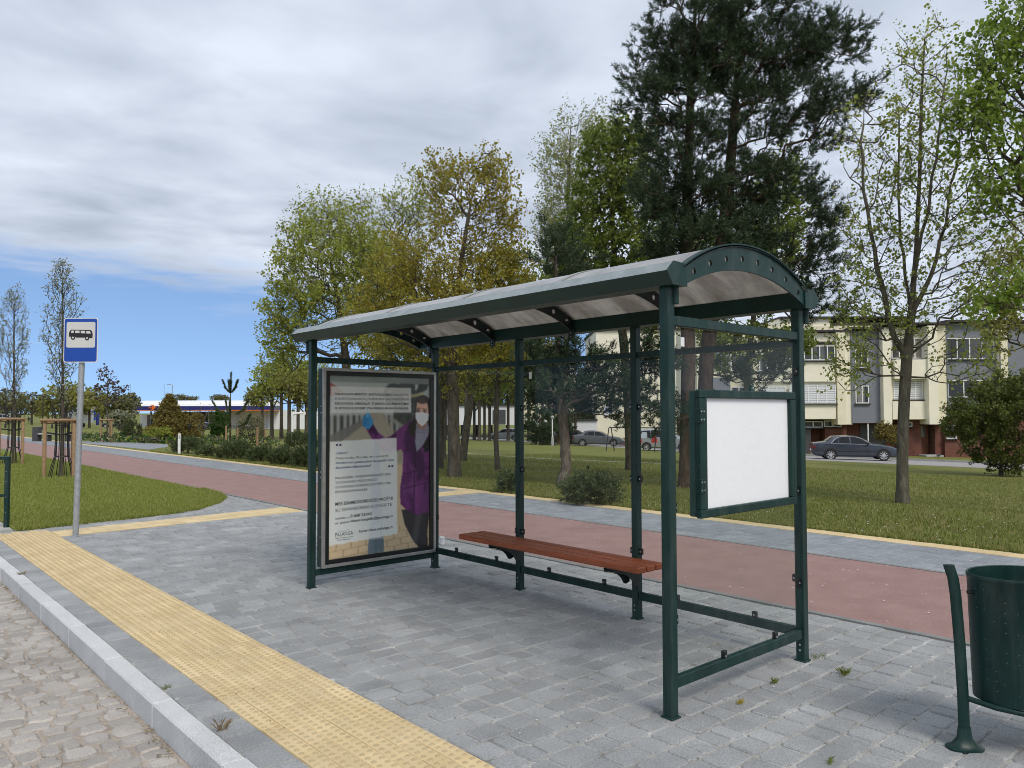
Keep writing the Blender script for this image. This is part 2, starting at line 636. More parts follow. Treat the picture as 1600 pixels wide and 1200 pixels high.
road = tag(MB().box(-7.5, 1.372, -40, 400, -0.19, -0.142).build('road', M['road_sand']), 'cobbled bus bay of pale worn granite setts with sandy joints', None, None, 'structure')
pav = tag(MB().box(1.487, 5.868, -9, 16, -0.18, -0.0075).box(1.487, 1.95, 16.002, 200, -0.18, -0.0075).build('pavement', M['sand_joint']),
          'grey block paving around the bus shelter', None, None, 'structure')
tact = tag(MB().box(1.669, 2.288, -9, 12.2, -0.02, -0.006).build('tactile_paving', M['tactile']), 'yellow tactile warning strip with raised blisters along the kerb', None, None, 'structure')
tag(MB().box(5.93, 8.28, -40, 400, -0.18, 0.0).build('cycle_path', M['red_asphalt']), 'reddish asphalt cycle path behind the bus shelter', None, None, 'structure')
tag(MB().box(5.868, 5.93, -40, 400, -0.18, 0.008).build('path_edging', M['edging']), 'thin grey concrete edging on the shelter side of the red path', None, None, 'structure')
tag(MB().box(8.28, 8.335, -40, 400, -0.18, 0.006).build('path_edging', M['edging']), 'thin grey concrete edging between red path and grey footpath', None, None, 'structure')
foot = tag(MB().box(8.335, 9.76, -40, 400, -0.18, -0.010).build('footpath', M['paver_path']), 'grey paved footpath beyond the red path', None, None, 'structure')
yedge = tag(MB().box(9.76, 10.05, -40, 400, -0.18, -0.006).build('footpath_border', M['tactile']), 'straight yellow border strip between footpath and lawn', None, None, 'structure')

lawn_poly = [(1.95, 12.40), (2.54, 12.48), (3.43, 12.63), (4.15, 12.80), (4.60, 13.05), (5.22, 13.78), (5.60, 14.46), (5.80, 15.24), (5.866, 16.4), (5.866, 170), (1.95, 170)]
tag(MB().prism(lawn_poly, 'z', -0.15, 0.012).build('lawn', M['lawn_bright']), 'bright green grass verge with rounded corner behind the bus stop sign', None, None, 'structure')

# side path of the little square beyond the footpath
sp_px = [(100, 692), (238, 699.5), (262, 697), (258, 693.5), (215, 691.5), (150, 690.5)]
sp = [gnd(*p) for p in [(60, 690.5), (232, 702.5), (262, 698.5), (262, 694.5), (215, 691.5), (128, 689)]]
sp = [(max(10.055, p[0]), p[1]) for p in sp]
mb = MB()
for dz in (0.006, -0.1):
    mb.v += [(p[0], p[1], zg(p[0]) + dz) for p in sp]
n = len(sp)
mb.f = [tuple(range(n)), tuple(range(2 * n - 1, n - 1, -1))] + [(i, (i + 1) % n, (i + 1) % n + n, i + n) for i in range(n)]
mb.m = [0] * len(mb.f)
tag(mb.build('side_path', M['paver_path']), 'grey paved branch path leading to the flower bed', None, None, 'structure')

# access road with the parked cars (runs down the slope behind the lawn)
def strip(name, near, far, dz, mat, label, thick=0.1):
    m = MB()
    P = [(p[0], p[1], zg(p[0]) + dz) for p in near] + [(p[0], p[1], zg(p[0]) + dz) for p in reversed(far)]
    k = len(near)
    m.v = P + [(a, b, c - thick) for a, b, c in P]
    for i in range(k - 1):
        m.f.append((i, i + 1, 2 * k - 2 - i, 2 * k - 1 - i))
    t = 2 * k
    m.f += [(i, (i + 1) % t, (i + 1) % t + t, i + t) for i in range(t)]
    m.m = [0] * len(m.f)
    return tag(m.build(name, mat), label, None, None, 'structure')


rn = [base(px, d) for px, d in ((2100, 25), (1700, 33.0), (1600, 35.5), (1250, 43.0), (1080, 53.0), (960, 66.0), (840, 82.0), (760, 96.0), (640, 130), (520, 190))]
rf = [base(px, d) for px, d in ((2100, 31), (1700, 40.0), (1600, 43.0), (1250, 52.0), (1080, 63.0), (960, 77.5), (840, 95.0), (760, 110.0), (640, 146), (520, 210))]
strip('access_road', rn, rf, 0.012, M['asphalt_grey'], 'pale grey access road with parked cars in front of the flats')
rf2 = [p + np.array([fwh[0] * 0.35, fwh[1] * 0.35, 0]) for p in rf]
strip('kerb', rf, rf2, 0.12, M['concrete'], 'low concrete kerb on the far side of the access road', 0.2)
ln1 = [base(px, d) for px, d in ((690, 41), (850, 34.5), (1050, 32.0), (1250, 31.0))]
ln2 = [p + np.array([fwh[0] * 0.5, fwh[1] * 0.5, 0]) for p in ln1]
strip('lawn_path', ln1, ln2, 0.01, M['concrete'], 'narrow pale trodden path crossing the lawn', 0.05)


# ------------------------------------------------------------------ kerb stones
kerb = tag(MB().box(1.382, 1.475, -9, 60, -0.30, -0.03).build('kerb', M['granite']), 'light granite kerb along the cobbled bus bay', None, None, 'structure')
kmesh = []
for L in (0.99, 0.78):
    m = MB().cbox(-0.0565, 0.0565, -L / 2, L / 2, -0.30, 0.0, 0.009)
    me_o = m.build('kerb_stone', M['granite'], kerb)
    kmesh.append((me_o, L))
y, first = -8.8, [True, True]
while y < 40:
    k = 0 if rnd.random() < 0.75 else 1
    o, L = kmesh[k]
    if not first[k]:
        o = link('kerb_stone', o.data, kerb)
    first[k] = False
    o.location = (1.4295 + rnd.uniform(-0.003, 0.003), y + L / 2, 0.004 + rnd.uniform(-0.004, 0.004))
    o.rotation_euler = (rnd.uniform(-0.004, 0.004), rnd.uniform(-0.012, 0.012), rnd.uniform(-0.002, 0.002))
    y += L + 0.008


# ------------------------------------------------------------------ pavers
def in_view(x, y, z=0.0, mar=30):
    d = np.array([x, y, z]) - CAMP
    w = float(d @ fw)
    if w < 0.4:
        return None
    px, py = 800 + F_PX * float(d @ rt) / w, 600 - F_PX * float(d @ up) / w
    if -mar < px < 1600 + mar and -mar < py < 1200 + mar:
        return w
    return None


def paver_block(lx, ly, seed, c=0.007, full=True):
    """one tumbled concrete block, top at z=0"""
    r = random.Random(seed)
    k = 0.017
    hx, hy = lx / 2, ly / 2
    if full:
        ring = [(-hx + k, -hy), (hx - k, -hy), (hx, -hy + k), (hx, hy - k), (hx - k, hy), (-hx + k, hy), (-hx, hy - k), (-hx, -hy + k)]
    else:
        ring = [(-hx, -hy), (hx, -hy), (hx, hy), (-hx, hy)]
    ring = [(a + r.uniform(-.003, .003), b + r.uniform(-.003, .003)) for a, b in ring]
    n = len(ring)
    m = MB()
    v = [(a, b, -0.03) for a, b in ring] + [(a, b, -0.007 + r.uniform(-.002, .001)) for a, b in ring]
    v += [(a * (1 - c / hx), b * (1 - c / hy), r.uniform(-.0012, .0012)) for a, b in ring]
    fs = [(i, (i + 1) % n, n + (i + 1) % n, n + i) for i in range(n)] + [(n + i, n + (i + 1) % n, 2 * n + (i + 1) % n, 2 * n + i) for i in range(n)]
    fs.append(tuple(range(2 * n, 3 * n)))
    return m.add(v, fs)


LENS = (0.115, 0.155, 0.195, 0.235)


def y_near(x):
    return 11.46 + 0.075 * (x - 2.3)


def y_far(x):
    return 12.04 + 0.115 * (x - 2.5)


def in_poly(x, y, poly):
    c = False
    j = len(poly) - 1
    for i in range(len(poly)):
        (xi, yi), (xj, yj) = poly[i], poly[j]
        if (yi > y) != (yj > y) and x < (xj - xi) * (y - yi) / (yj - yi) + xi:
            c = not c
        j = i
    return c


spots = []
row = -8.9
JO = 0.010
while row < 15.8:
    x = 2.294
    while x < 5.80:
        L = rnd.choice(LENS)
        if 5.862 - (x + L) < 0.07:
            L = 5.862 - x
        cx, cy = x + L / 2, row + 0.08
        strip_hit = y_near(cx) - 0.07 < cy < y_far(cx) + 0.07
        if not strip_hit and not in_poly(cx, cy - 0.1, lawn_poly):
            spots.append((cx, cy, L - JO, 0.16 - JO, rnd.random()))
        x += L
    row += 0.16
y = -8.9
while y < 30:
    L = rnd.choice((0.155, 0.195, 0.195, 0.235))
    spots.append((1.578, y + L / 2, 0.176, L - JO, rnd.random()))
    y += L
scored = []
for i, s in enumerate(spots):
    w = in_view(s[0], s[1])
    scored.append((s[2] * s[3] / w ** 3 if w else 0.0, i))
scored.sort(reverse=True)
chosen = {i for q, i in scored[:298] if q > 0}
cache = {}
rest = MB()
for i, (cx, cy, lx, ly, q) in enumerate(spots):
    dz = rnd.uniform(-0.0035, 0.0025)
    tx, ty, tz = rnd.uniform(-.010, .010), rnd.uniform(-.010, .010), rnd.uniform(-.007, .007)
    if i in chosen:
        key = (round(lx, 3), round(ly, 3), int(q * 4))
        if key not in cache:
            o = paver_block(lx, ly, hash(key) % 9999).build('paver', M['paver'], pav, smooth=25)
            cache[key] = o.data
        else:
            o = link('paver', cache[key], pav)
        o.location = (cx, cy, dz)
        o.rotation_euler = (tx, ty, tz + (math.pi if q * 40 % 1 > .5 else 0))
    else:
        b = paver_block(lx, ly, i, 0.007, full=cy < 9)
        rest.add([(cx + a - tz * b2, cy + b2 + tz * a, c + dz + a * ty * -1 + b2 * tx) for a, b2, c in b.v], b.f)
tag(rest.build('paving', M['paver'], pav), kind='stuff')

# grey footpath blocks (flatter, seen from afar)
rest = MB()
row = -6.0
while row < 34:
    x = 8.337
    while x < 9.70:
        L = rnd.choice(LENS)
        if 9.757 - (x + L) < 0.07:
            L = 9.757 - x
        cx, cy = x + L / 2, row + 0.08
        if not (11.95 < cy < 12.62):
            dz = rnd.uniform(-.003, .002)
            rest.add([(cx + a, cy + b2, c + dz) for a, b2, c in paver_block(L - .008, .152, int(row * 100 + x * 991), 0.008, False).v],
                     paver_block(L - .008, .152, 1, 0.008, False).f)
        x += L
    row += 0.16
tag(rest.build('paving', M['paver_path'], foot), kind='stuff')


# ------------------------------------------------------------------ yellow tactile tiles
def tactile_tile(lx, ly, nx, ny, bumps=True, seg=8):
    m = MB()
    mi = 1
    hx, hy, c = lx / 2 - 0.0015, ly / 2 - 0.0015, 0.003
    v = [(-hx, -hy, -.02), (hx, -hy, -.02), (hx, hy, -.02), (-hx, hy, -.02), (-hx, -hy, -c), (hx, -hy, -c), (hx, hy, -c), (-hx, hy, -c),
         (-hx + c, -hy + c, 0), (hx - c, -hy + c, 0), (hx - c, hy - c, 0), (-hx + c, hy - c, 0)]
    m.add(v, [(0, 1, 5, 4), (1, 2, 6, 5), (2, 3, 7, 6), (3, 0, 4, 7), (4, 5, 9, 8), (5, 6, 10, 9), (6, 7, 11, 10), (7, 4, 8, 11), (8, 9, 10, 11)])
    if bumps:
        for i in range(nx):
            for j in range(ny):
                bx, by = -lx / 2 + lx * (i + .5) / nx, -ly / 2 + ly * (j + .5) / ny
                by += (0.25 if i % 2 else -0.25) * ly / ny * 0.5
                r0, r1, h = 0.0145, 0.0105, 0.0050
                ring = [(bx + r0 * math.cos(2 * math.pi * k / seg), by + r0 * math.sin(2 * math.pi * k / seg), 0.0) for k in range(seg)]
                ring += [(bx + r1 * math.cos(2 * math.pi * k / seg), by + r1 * math.sin(2 * math.pi * k / seg), h) for k in range(seg)]
                m.add(ring, [(k, (k + 1) % seg, seg + (k + 1) % seg, seg + k) for k in range(seg)] + [tuple(range(seg, 2 * seg))], 1)
    return m


CW = 0.619 / 6
spots = []
for c in range(6):
    y = -8.8 + (0.103 if c % 2 else 0.0) + rnd.uniform(-.02, .02)
    while y < 12.1:
        spots.append((1.669 + CW * (c + .5), y + 0.103))
        y += 0.2065
scored = sorted(((1 / in_view(*s) if in_view(*s) else 0, i) for i, s in enumerate(spots)), reverse=True)
chosen = {i for q, i in scored[:298] if q > 0}
tm = tactile_tile(CW, 0.206, 2, 4)
tm6 = tactile_tile(CW, 0.206, 2, 4, True, 5)
proto = None
rest = MB()
for i, (x, y) in enumerate(spots):
    dz = rnd.uniform(-.001, .0015)
    if i in chosen:
        if proto is None:
            o = proto = tm.build('tactile_tile', [M['tactile'], M['tactile_worn']], tact)
        else:
            o = link('tactile_tile', proto.data, tact)
        o.location = (x, y, dz + 0.001)
        o.rotation_euler = (rnd.uniform(-.004, .004), rnd.uniform(-.006, .006), rnd.choice((0, math.pi)) + rnd.uniform(-.004, .004))
    else:
        rest.add([(x + a, y + b, c + dz) for a, b, c in tm6.v], tm6.f)
        rest.m[-len(tm6.m):] = tm6.m
tag(rest.build('tactile_tiles', [M['tactile'], M['tactile_worn']], tact), kind='stuff')

# smooth yellow guide strip crossing the pavement and the footpath
gs = MB()
for x in np.arange(2.30, 5.80, 0.206):
    for k in range(5):
        a0, a1 = x + 0.002, min(x + 0.204, 5.862)
        f0, f1 = k / 5, (k + 1) / 5
        c = 0.002
        g = lambda xx, f: y_near(xx) + (y_far(xx) - y_near(xx)) * f
        h = rnd.uniform(-.001, .001)
        q = [(a0, g(a0, f0) + c, h), (a1, g(a1, f0) + c, h), (a1, g(a1, f1) - c, h), (a0, g(a0, f1) - c, h)]
        gs.add(q + [(p[0], p[1], -.03) for p in q], [(0, 1, 2, 3), (0, 4, 5, 1), (1, 5, 6, 2), (2, 6, 7, 3), (3, 7, 4, 0)])
for x in np.arange(8.337, 9.70, 0.206):
    for k in range(6):
        y0_, y1_ = 12.0 + k * .1, 12.098 + k * .1
        a0, a1 = x + .002, min(x + .204, 9.757)
        gs.box(a0, a1, y0_, y1_, -.03, 0.002 + rnd.uniform(-.001, .001))
gstrip = MB().prism([(2.29, y_near(2.3)), (5.866, y_near(5.866)), (5.866, y_far(5.866)), (2.29, y_far(2.3))], 'z', -.013, -.006).build('guide_strip', M['tactile'])
tag(gstrip, 'yellow guide strip crossing the pavement towards the red path', None, None, 'structure')
tag(gs.build('guide_tiles', M['tactile'], gstrip), kind='stuff')
# border strip tiles
gs = MB()
y = -5.0
while y < 30:
    for k in range(1):
        gs.box(9.764, 10.046, y + .002, y + .298, -.03, 0.001 + rnd.uniform(-.002, .002))
    y += 0.3
tag(gs.build('border_tiles', M['tactile'], yedge), kind='stuff')


# ------------------------------------------------------------------ granite setts of the bus bay
def sett(lx, ly, seed):
    r = random.Random(seed)
    hx, hy = lx / 2, ly / 2
    pts = [(-hx * .72, -hy), (hx * .1, -hy * 1.03), (hx * .75, -hy), (hx, -hy * .6), (hx * 1.02, hy * .2), (hx, hy * .7), (hx * .7, hy), (-hx * .2, hy * 1.03), (-hx * .75, hy), (-hx, hy * .65), (-hx, -hy * .65)]
    pts = [(a + r.uniform(-.008, .008), b + r.uniform(-.008, .008)) for a, b in pts]
    n = len(pts)
    h = [r.uniform(-.006, .003) for _ in pts]
    v = [(a, b, -.05) for a, b in pts] + [(a * .97, b * .97, -.012 + q) for (a, b), q in zip(pts, h)] + [(a * .78, b * .80, -.001 + q * .6) for (a, b), q in zip(pts, h)]
    v.append((r.uniform(-.01, .01), r.uniform(-.01, .01), r.uniform(-.003, .004)))
    fs = [(i, (i + 1) % n, n + (i + 1) % n, n + i) for i in range(n)] + [(n + i, n + (i + 1) % n, 2 * n + (i + 1) % n, 2 * n + i) for i in range(n)]
    fs += [(2 * n + i, 2 * n + (i + 1) % n, 3 * n) for i in range(n)]
    return MB().add(v, fs)


spots = []
y = 0.6
while y < 15:
    hgt = rnd.uniform(0.115, 0.165)
    x = 1.362
    while x > -2.2:
        L = rnd.uniform(0.09, 0.185)
        spots.append((x - L / 2, y + hgt / 2 + 0.03 * math.sin(x * 2.2 + y), L - .012, hgt - .012))
        x -= L
    y += hgt
scored = sorted(((s[2] * s[3] / in_view(s[0], s[1], -.12) ** 2 if in_view(s[0], s[1], -.12) else 0, i) for i, s in enumerate(spots)), reverse=True)
chosen = {i for q, i in scored[:298] if q > 0}
rest = MB()
for i, (x, y, lx, ly) in enumerate(spots):
    dz = -0.128 + rnd.uniform(-.005, .005)
    a, b = rnd.uniform(-.05, .05), rnd.uniform(-.05, .05)
    s = sett(lx, ly, i)
    if i in chosen:
        o = s.build('sett', M['sett'], road, smooth=32)
        o.location = (x, y, dz)
        o.rotation_euler = (a, b, rnd.uniform(-.06, .06))
    else:
        rest.add([(x + p[0], y + p[1], p[2] + dz + p[0] * b - p[1] * a) for p in s.v], s.f)
tag(rest.build('setts', M['sett'], road, smooth=32), kind='stuff')


# ------------------------------------------------------------------ grass blades
def blades(name, pts, hmin, hmax, wid, mat, label):
    n = len(pts)
    a = nrg.uniform(0, 2 * np.pi, n)
    h = nrg.uniform(hmin, hmax, n)
    w = wid * nrg.uniform(0.7, 1.4, n)
    lean = nrg.uniform(0.1, 0.75, n) * h
    la = nrg.uniform(0, 2 * np.pi, n)
    V = np.zeros((n, 3, 3))
    V[:, 0] = pts + np.stack([np.cos(a) * w, np.sin(a) * w, np.zeros(n)], 1)
    V[:, 1] = pts - np.stack([np.cos(a) * w, np.sin(a) * w, np.zeros(n)], 1)
    V[:, 2] = pts + np.stack([np.cos(la) * lean, np.sin(la) * lean, h], 1)
    return tag(np_mesh(name, V.reshape(-1, 3), np.arange(3 * n).reshape(-1, 3), mat), label, 'grass', None, 'stuff')


p = np.stack([nrg.uniform(1.95, 5.86, 150000), 12.4 + 24 * nrg.uniform(0, 1, 150000) ** 1.6, np.full(150000, 0.008)], 1)
keep = np.array([in_poly(a, b, lawn_poly) for a, b in p[:, :2]])
blades('grass', p[keep], 0.02, 0.055, 0.006, M['blade_bright'], 'short bright grass blades on the verge behind the bus stop sign')
n = 190000
gx = 10.06 + 20 * nrg.uniform(0, 1, n) ** 1.7
gx = np.where((gx < 11.3) & (nrg.uniform(0, 1, n) < .55), gx + 3.0 * nrg.uniform(0, 1, n), gx)
p = np.stack([gx, nrg.uniform(-5, 30, n), np.array([zg(x) for x in gx])], 1)
keep = np.array([in_view(a, b, c, 420) is not None for a, b, c in p])
blades('grass', p[keep], 0.02, 0.06, 0.008, M['blade_dull'], 'short dull grass blades on the lawn beyond the footpath')
# longer tufts hanging over the lawn edges
n = 9000
ey = nrg.uniform(-2, 34, n)
p = np.stack([10.045 + np.abs(nrg.normal(0, .05, n)) - .02 * (nrg.uniform(0, 1, n) < .4), ey, np.full(n, -.004)], 1)
blades('grass', p, 0.03, 0.085, 0.006, M['blade_dull'], 'ragged grass fringe along the yellow border of the lawn')
seg_ = [(np.array(a), np.array(b)) for a, b in zip(lawn_poly[:9], lawn_poly[1:9])]
q = []
for a, b in seg_:
    k = int(np.linalg.norm(b - a) * 900)
    f = nrg.uniform(0, 1, (k, 1))
    q.append(a + (b - a) * f + nrg.normal(0, .022, (k, 2)))
q = np.concatenate(q)
blades('grass', np.concatenate([q, np.zeros((len(q), 1))], 1), 0.025, 0.07, 0.005, M['blade_bright'], 'ragged grass fringe along the rounded verge corner')
# fallen white petals on lawn and paving
n = 900
gx = 10.1 + 16 * nrg.uniform(0, 1, n) ** 1.3
gy = nrg.uniform(-1, 24, n)
V, Fq = [], []
for i in range(n):
    s = rnd.uniform(.012, .026)
    a = rnd.uniform(0, 6.3)
    z = zg(gx[i]) + rnd.uniform(.02, .05)
    for k in range(4):
        V.append((gx[i] + s * math.cos(a + k * 1.571), gy[i] + s * math.sin(a + k * 1.571) * .7, z + (k % 2) * .006))
    Fq.append((4 * i, 4 * i + 1, 4 * i + 2, 4 * i + 3))
tag(np_mesh('petals', V, Fq, M['white_matt']), 'tiny white fallen petals scattered over the lawn', 'petals', None, 'stuff')
V, Fq = [], []
for i in range(620):
    x, y = rnd.uniform(2.3, 9.7), rnd.uniform(0.5, 12)
    s = rnd.uniform(.003, .009) * (1.6 if x > 5.9 else 1)
    a = rnd.uniform(0, 6.3)
    for k in range(4):
        V.append((x + s * math.cos(a + k * 1.571), y + s * math.sin(a + k * 1.571) * .7, .006 + (k % 2) * .002))
    Fq.append((4 * i, 4 * i + 1, 4 * i + 2, 4 * i + 3))
tag(np_mesh('petals', V, Fq, M['white_matt']), 'white petal specks scattered over the grey paving', 'petals', None, 'stuff')

# fine brown grit and leaf crumbs in the paving joints
mm = MB()
for i in range(900):
    x, y = rnd.uniform(1.7, 5.8), rnd.uniform(0.6, 8.5)
    if rnd.random() < .6:
        y = -8.9 + .16 * round((y + 8.9) / .16) + rnd.gauss(0, .006)
    s, a = rnd.uniform(.002, .0075), rnd.uniform(0, 6.3)
    z = .0035
    mm.add([(x + s * math.cos(a), y + s * math.sin(a), z), (x - s * .5 * math.sin(a), y + s * .5 * math.cos(a), z + .003), (x - s * math.cos(a), y - s * math.sin(a), z), (x + s * .5 * math.sin(a), y - s * .5 * math.cos(a), z)], [(0, 1, 2, 3)])
plain('grit', (0.12, 0.095, 0.07, 1), 0.9, 0, 0.3, 20)
tag(mm.build('grit', M['grit']), 'fine brown grit and leaf crumbs strewn over the paving', 'grit', None, 'stuff')

# ------------------------------------------------------------------ bus shelter
X0, X1, Y0, Y1 = 3.340, 4.7276, 2.518, 6.5406
YC, YD = 5.228, 3.8726
XM = (X0 + X1) / 2
from mathutils.geometry import tessellate_polygon

# dirty translucent roof sheet
t = NT('polycarbonate')
v = t.coord('World')
n1 = t.noise(v, 2.0, 6, 0.65, 0.5, (0.5, 2.2, 1))
n2 = t.noise(v, 12, 5, 0.7)
c = t.mix(t.ramp(n1, [(0.38, 0.0), (0.66, 1.0)]), (0.78, 0.745, 0.70, 1), (0.50, 0.465, 0.425, 1))
c = t.mix(1.0, c, t.ramp(n2, [(0.3, 0.85), (0.7, 1.1)]), 'MULTIPLY')
df = t.node('ShaderNodeBsdfDiffuse')
tl = t.node('ShaderNodeBsdfTranslucent')
t.l.new(c, df.inputs[0])
t.l.new(c, tl.inputs[0])
mx = t.node('ShaderNodeMixShader')
mx.inputs[0].default_value = 0.60
t.l.new(df.outputs[0], mx.inputs[1])
t.l.new(tl.outputs[0], mx.inputs[2])
gl = t.node('ShaderNodeBsdfGlossy')
gl.inputs['Roughness'].default_value = 0.35
fr = t.node('ShaderNodeFresnel')
fr.inputs['IOR'].default_value = 1.35
mx2 = t.node('ShaderNodeMixShader')
t.l.new(fr.outputs[0], mx2.inputs[0])
t.l.new(mx.outputs[0], mx2.inputs[1])
t.l.new(gl.outputs[0], mx2.inputs[2])
M['polycarbonate'] = t.done(mx2)

# weathered dark green powder coat
t = NT('shelter_green')
v = t.coord('World')
c = t.mix(t.ramp(t.noise(v, 5, 5, 0.6), [(0.3, 0), (0.7, 1)]), srgb(9, 40, 37), srgb(15, 52, 48))
c = t.mix(t.ramp(t.noise(v, 46, 5, 0.75), [(0.64, 0.0), (0.74, 0.6)]), c, (0.13, 0.155, 0.15, 1))
c = t.mix(t.math('MULTIPLY', t.ramp(t.noise(v, 3, 6, 0.7, 0.3, (4, 4, 0.6)), [(0.45, 0.0), (0.75, 1.0)]), 0.30), c, (0.10, 0.115, 0.105, 1))
M['shelter_green'] = t.done(t.principled(c, t.math('ADD', 0.30, t.math('MULTIPLY', t.noise(v, 30, 4), 0.25)), 0, t.bump(t.noise(v, 350, 2), 0.06, 0.001), 0.32))
SG = M['shelter_green']
# gutter: same coat, sky sheen painted pale grey into the faces that look up
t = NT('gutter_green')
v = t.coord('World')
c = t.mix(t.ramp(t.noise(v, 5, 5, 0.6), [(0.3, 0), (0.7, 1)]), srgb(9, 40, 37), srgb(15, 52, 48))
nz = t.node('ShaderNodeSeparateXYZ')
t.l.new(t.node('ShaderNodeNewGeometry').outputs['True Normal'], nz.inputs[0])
sky_sheen = t.math('MULTIPLY', t.ramp(nz.outputs[2], [(0.25, 0.0), (0.6, 1.0)]), t.ramp(t.noise(v, 8, 6, 0.7, 0.5), [(0.25, 0.55), (0.7, 0.95)]))
c = t.mix(sky_sheen, c, (0.33, 0.37, 0.38, 1))
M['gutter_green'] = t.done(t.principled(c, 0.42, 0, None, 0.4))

sh = thing('bus_shelter', (XM, (Y0 + Y1) / 2, 0), 'dark green bus shelter with arched roof and clear glass panes on grey paving', 'bus shelter', world=True)


def plate_with_holes(outer, holes, y, th):
    """flat plate in the XZ plane with round holes cut through"""
    loops = [outer] + holes
    pts = [q for lp in loops for q in lp]
    tris = tessellate_polygon([[Vector((a, b, 0)) for a, b in lp] for lp in loops])
    n = len(pts)
    m = MB()
    m.v = [(a, y, b) for a, b in pts] + [(a, y + th, b) for a, b in pts]
    m.f = [tuple(q) for q in tris] + [tuple(i + n for i in reversed(q)) for q in tris]
    o = 0
    for lp in loops:
        k = len(lp)
        m.f += [(o + i, o + (i + 1) % k, o + (i + 1) % k + n, o + i + n) for i in range(k)]
        o += k
    m.m = [0] * len(m.f)
    return m


def arc(hc, zend, zap, n=24, rev=False):
    s = zap - zend
    Rr = (hc * hc + s * s) / (2 * s)
    a0 = math.asin(hc / Rr)
    p = [(XM + Rr * math.sin(-a0 + 2 * a0 * i / n), zap - Rr + Rr * math.cos(-a0 + 2 * a0 * i / n)) for i in range(n + 1)]
    return p[::-1] if rev else p


def circle(cx, cz, r, n=14):
    return [(cx + r * math.cos(2 * math.pi * k / n), cz + r * math.sin(2 * math.pi * k / n)) for k in range(n)]


def arch_poly(hc, zo, zao, hi, zi, zai):
    return arc(hc, zo, zao) + arc(hi, zi, zai, rev=True)


# posts with base plates
for (x, y, top) in ((X0, Y1, 2.268), (X1, Y1, 2.268), (X1, YC, 2.268), (X1, YD, 2.268), (X1, Y0, 2.268), (X0, Y0, 2.268)):
    p = bld(MB().cbox(x - .03, x + .03, y - .03, y + .03, 0.0, top, 0.005), 'post', SG, sh, 30)
    bld(MB().cbox(x - .038, x + .038, y - .038, y + .038, -0.004, 0.008, 0.002), 'base_plate', SG, p)
    for zz in (0.07, 0.105) if x == X1 else ():
        for ax in 'x':
            bld(MB().lathe([(0, -.034), (.007, -.034), (.007, -.029)], 8, (x, y, zz), ax), 'bolt', M['steel'], p)
# rails
for (ya, yb) in ((Y0, YD), (YD, YC), (YC, Y1)):
    bld(MB().cbox(X1 - .02, X1 + .02, ya + .03, yb - .03, 2.022, 2.068, .004), 'rail', SG, sh)
    bld(MB().cbox(X1 - .02, X1 + .02, ya + .03, yb - .03, .150, .208, .004), 'rail', SG, sh)
for yy in (Y0, Y1):
    bld(MB().cbox(X0 + .03, X1 - .03, yy - .02, yy + .02, 2.062, 2.116, .004), 'rail', SG, sh)
    bld(MB().cbox(X0 + .03, X1 - .03, yy - .02, yy + .02, .145 if yy == Y0 else .105, .203 if yy == Y0 else .160, .004), 'rail', SG, sh)
# gutters: hexagonal box section, end caps, spouts
GY0, GY1 = Y0 - .085, Y1 + .215
prof = [(X0 - .055, 2.388), (X0 - .112, 2.334), (X0 - .065, 2.266), (X0 + .058, 2.266), (X0 + .058, 2.372), (X0 + .03, 2.384)]
for s in (0, 1):
    pf = prof if s == 0 else [(2 * XM - a, b) for a, b in reversed(prof)]
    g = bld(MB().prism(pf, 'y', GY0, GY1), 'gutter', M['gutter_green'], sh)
    cxm = sum(p[0] for p in pf) / 6
    for ye, th in ((GY0, -.006), (GY1, .006)):
        pe = [(cxm + (a - cxm) * 1.03, 2.327 + (b - 2.327) * 1.03) for a, b in pf]
        bld(MB().prism(pe, 'y', ye, ye + th), 'end_cap', SG, g)
        xx = (X0 + .035) if s == 0 else (X1 + .055)
        yy = ye + (.055 if th < 0 else -.05)
        bld(MB().lathe([(0, 2.268), (.019, 2.268), (.019, 2.176), (.016, 2.176), (.016, 2.19), (0, 2.19)], 14, (xx, yy, 0)), 'spout', SG, g)
# end arches (pierced plates) with rim, inner ribs
HC = .66
for ye in (GY0 + .004, GY1 - .016):
    holes = []
    for k in range(8):
        a = -0.46 + k * 0.92 / 7
        Rr = 1.26
        holes.append(circle(XM + Rr * math.sin(a), 2.488 - Rr + Rr * math.cos(a) + .0, .018))
    arch = bld(plate_with_holes(arch_poly(HC, 2.372, 2.552, HC - .005, 2.268, 2.418), holes, ye, .012), 'end_arch', SG, sh)
    bld(MB().add(*(lambda o, i: ([(a, ye - .012, b) for a, b in o] + [(a, ye + .03, b) for a, b in o] + [(a, ye - .012, b) for a, b in i] + [(a, ye + .03, b) for a, b in i],
        [f for k in range(24) for f in ((k, k + 1, 25 + k + 1, 25 + k), (50 + k, 75 + k, 75 + k + 1, 50 + k + 1), (k, 50 + k, 50 + k + 1, k + 1), (25 + k, 25 + k + 1, 75 + k + 1, 75 + k))]))(arc(HC + .01, 2.374, 2.574), arc(HC, 2.364, 2.556))),
        'arch_rim', SG, arch)
RIBS = (6.56, 5.53, 4.50, 3.47)
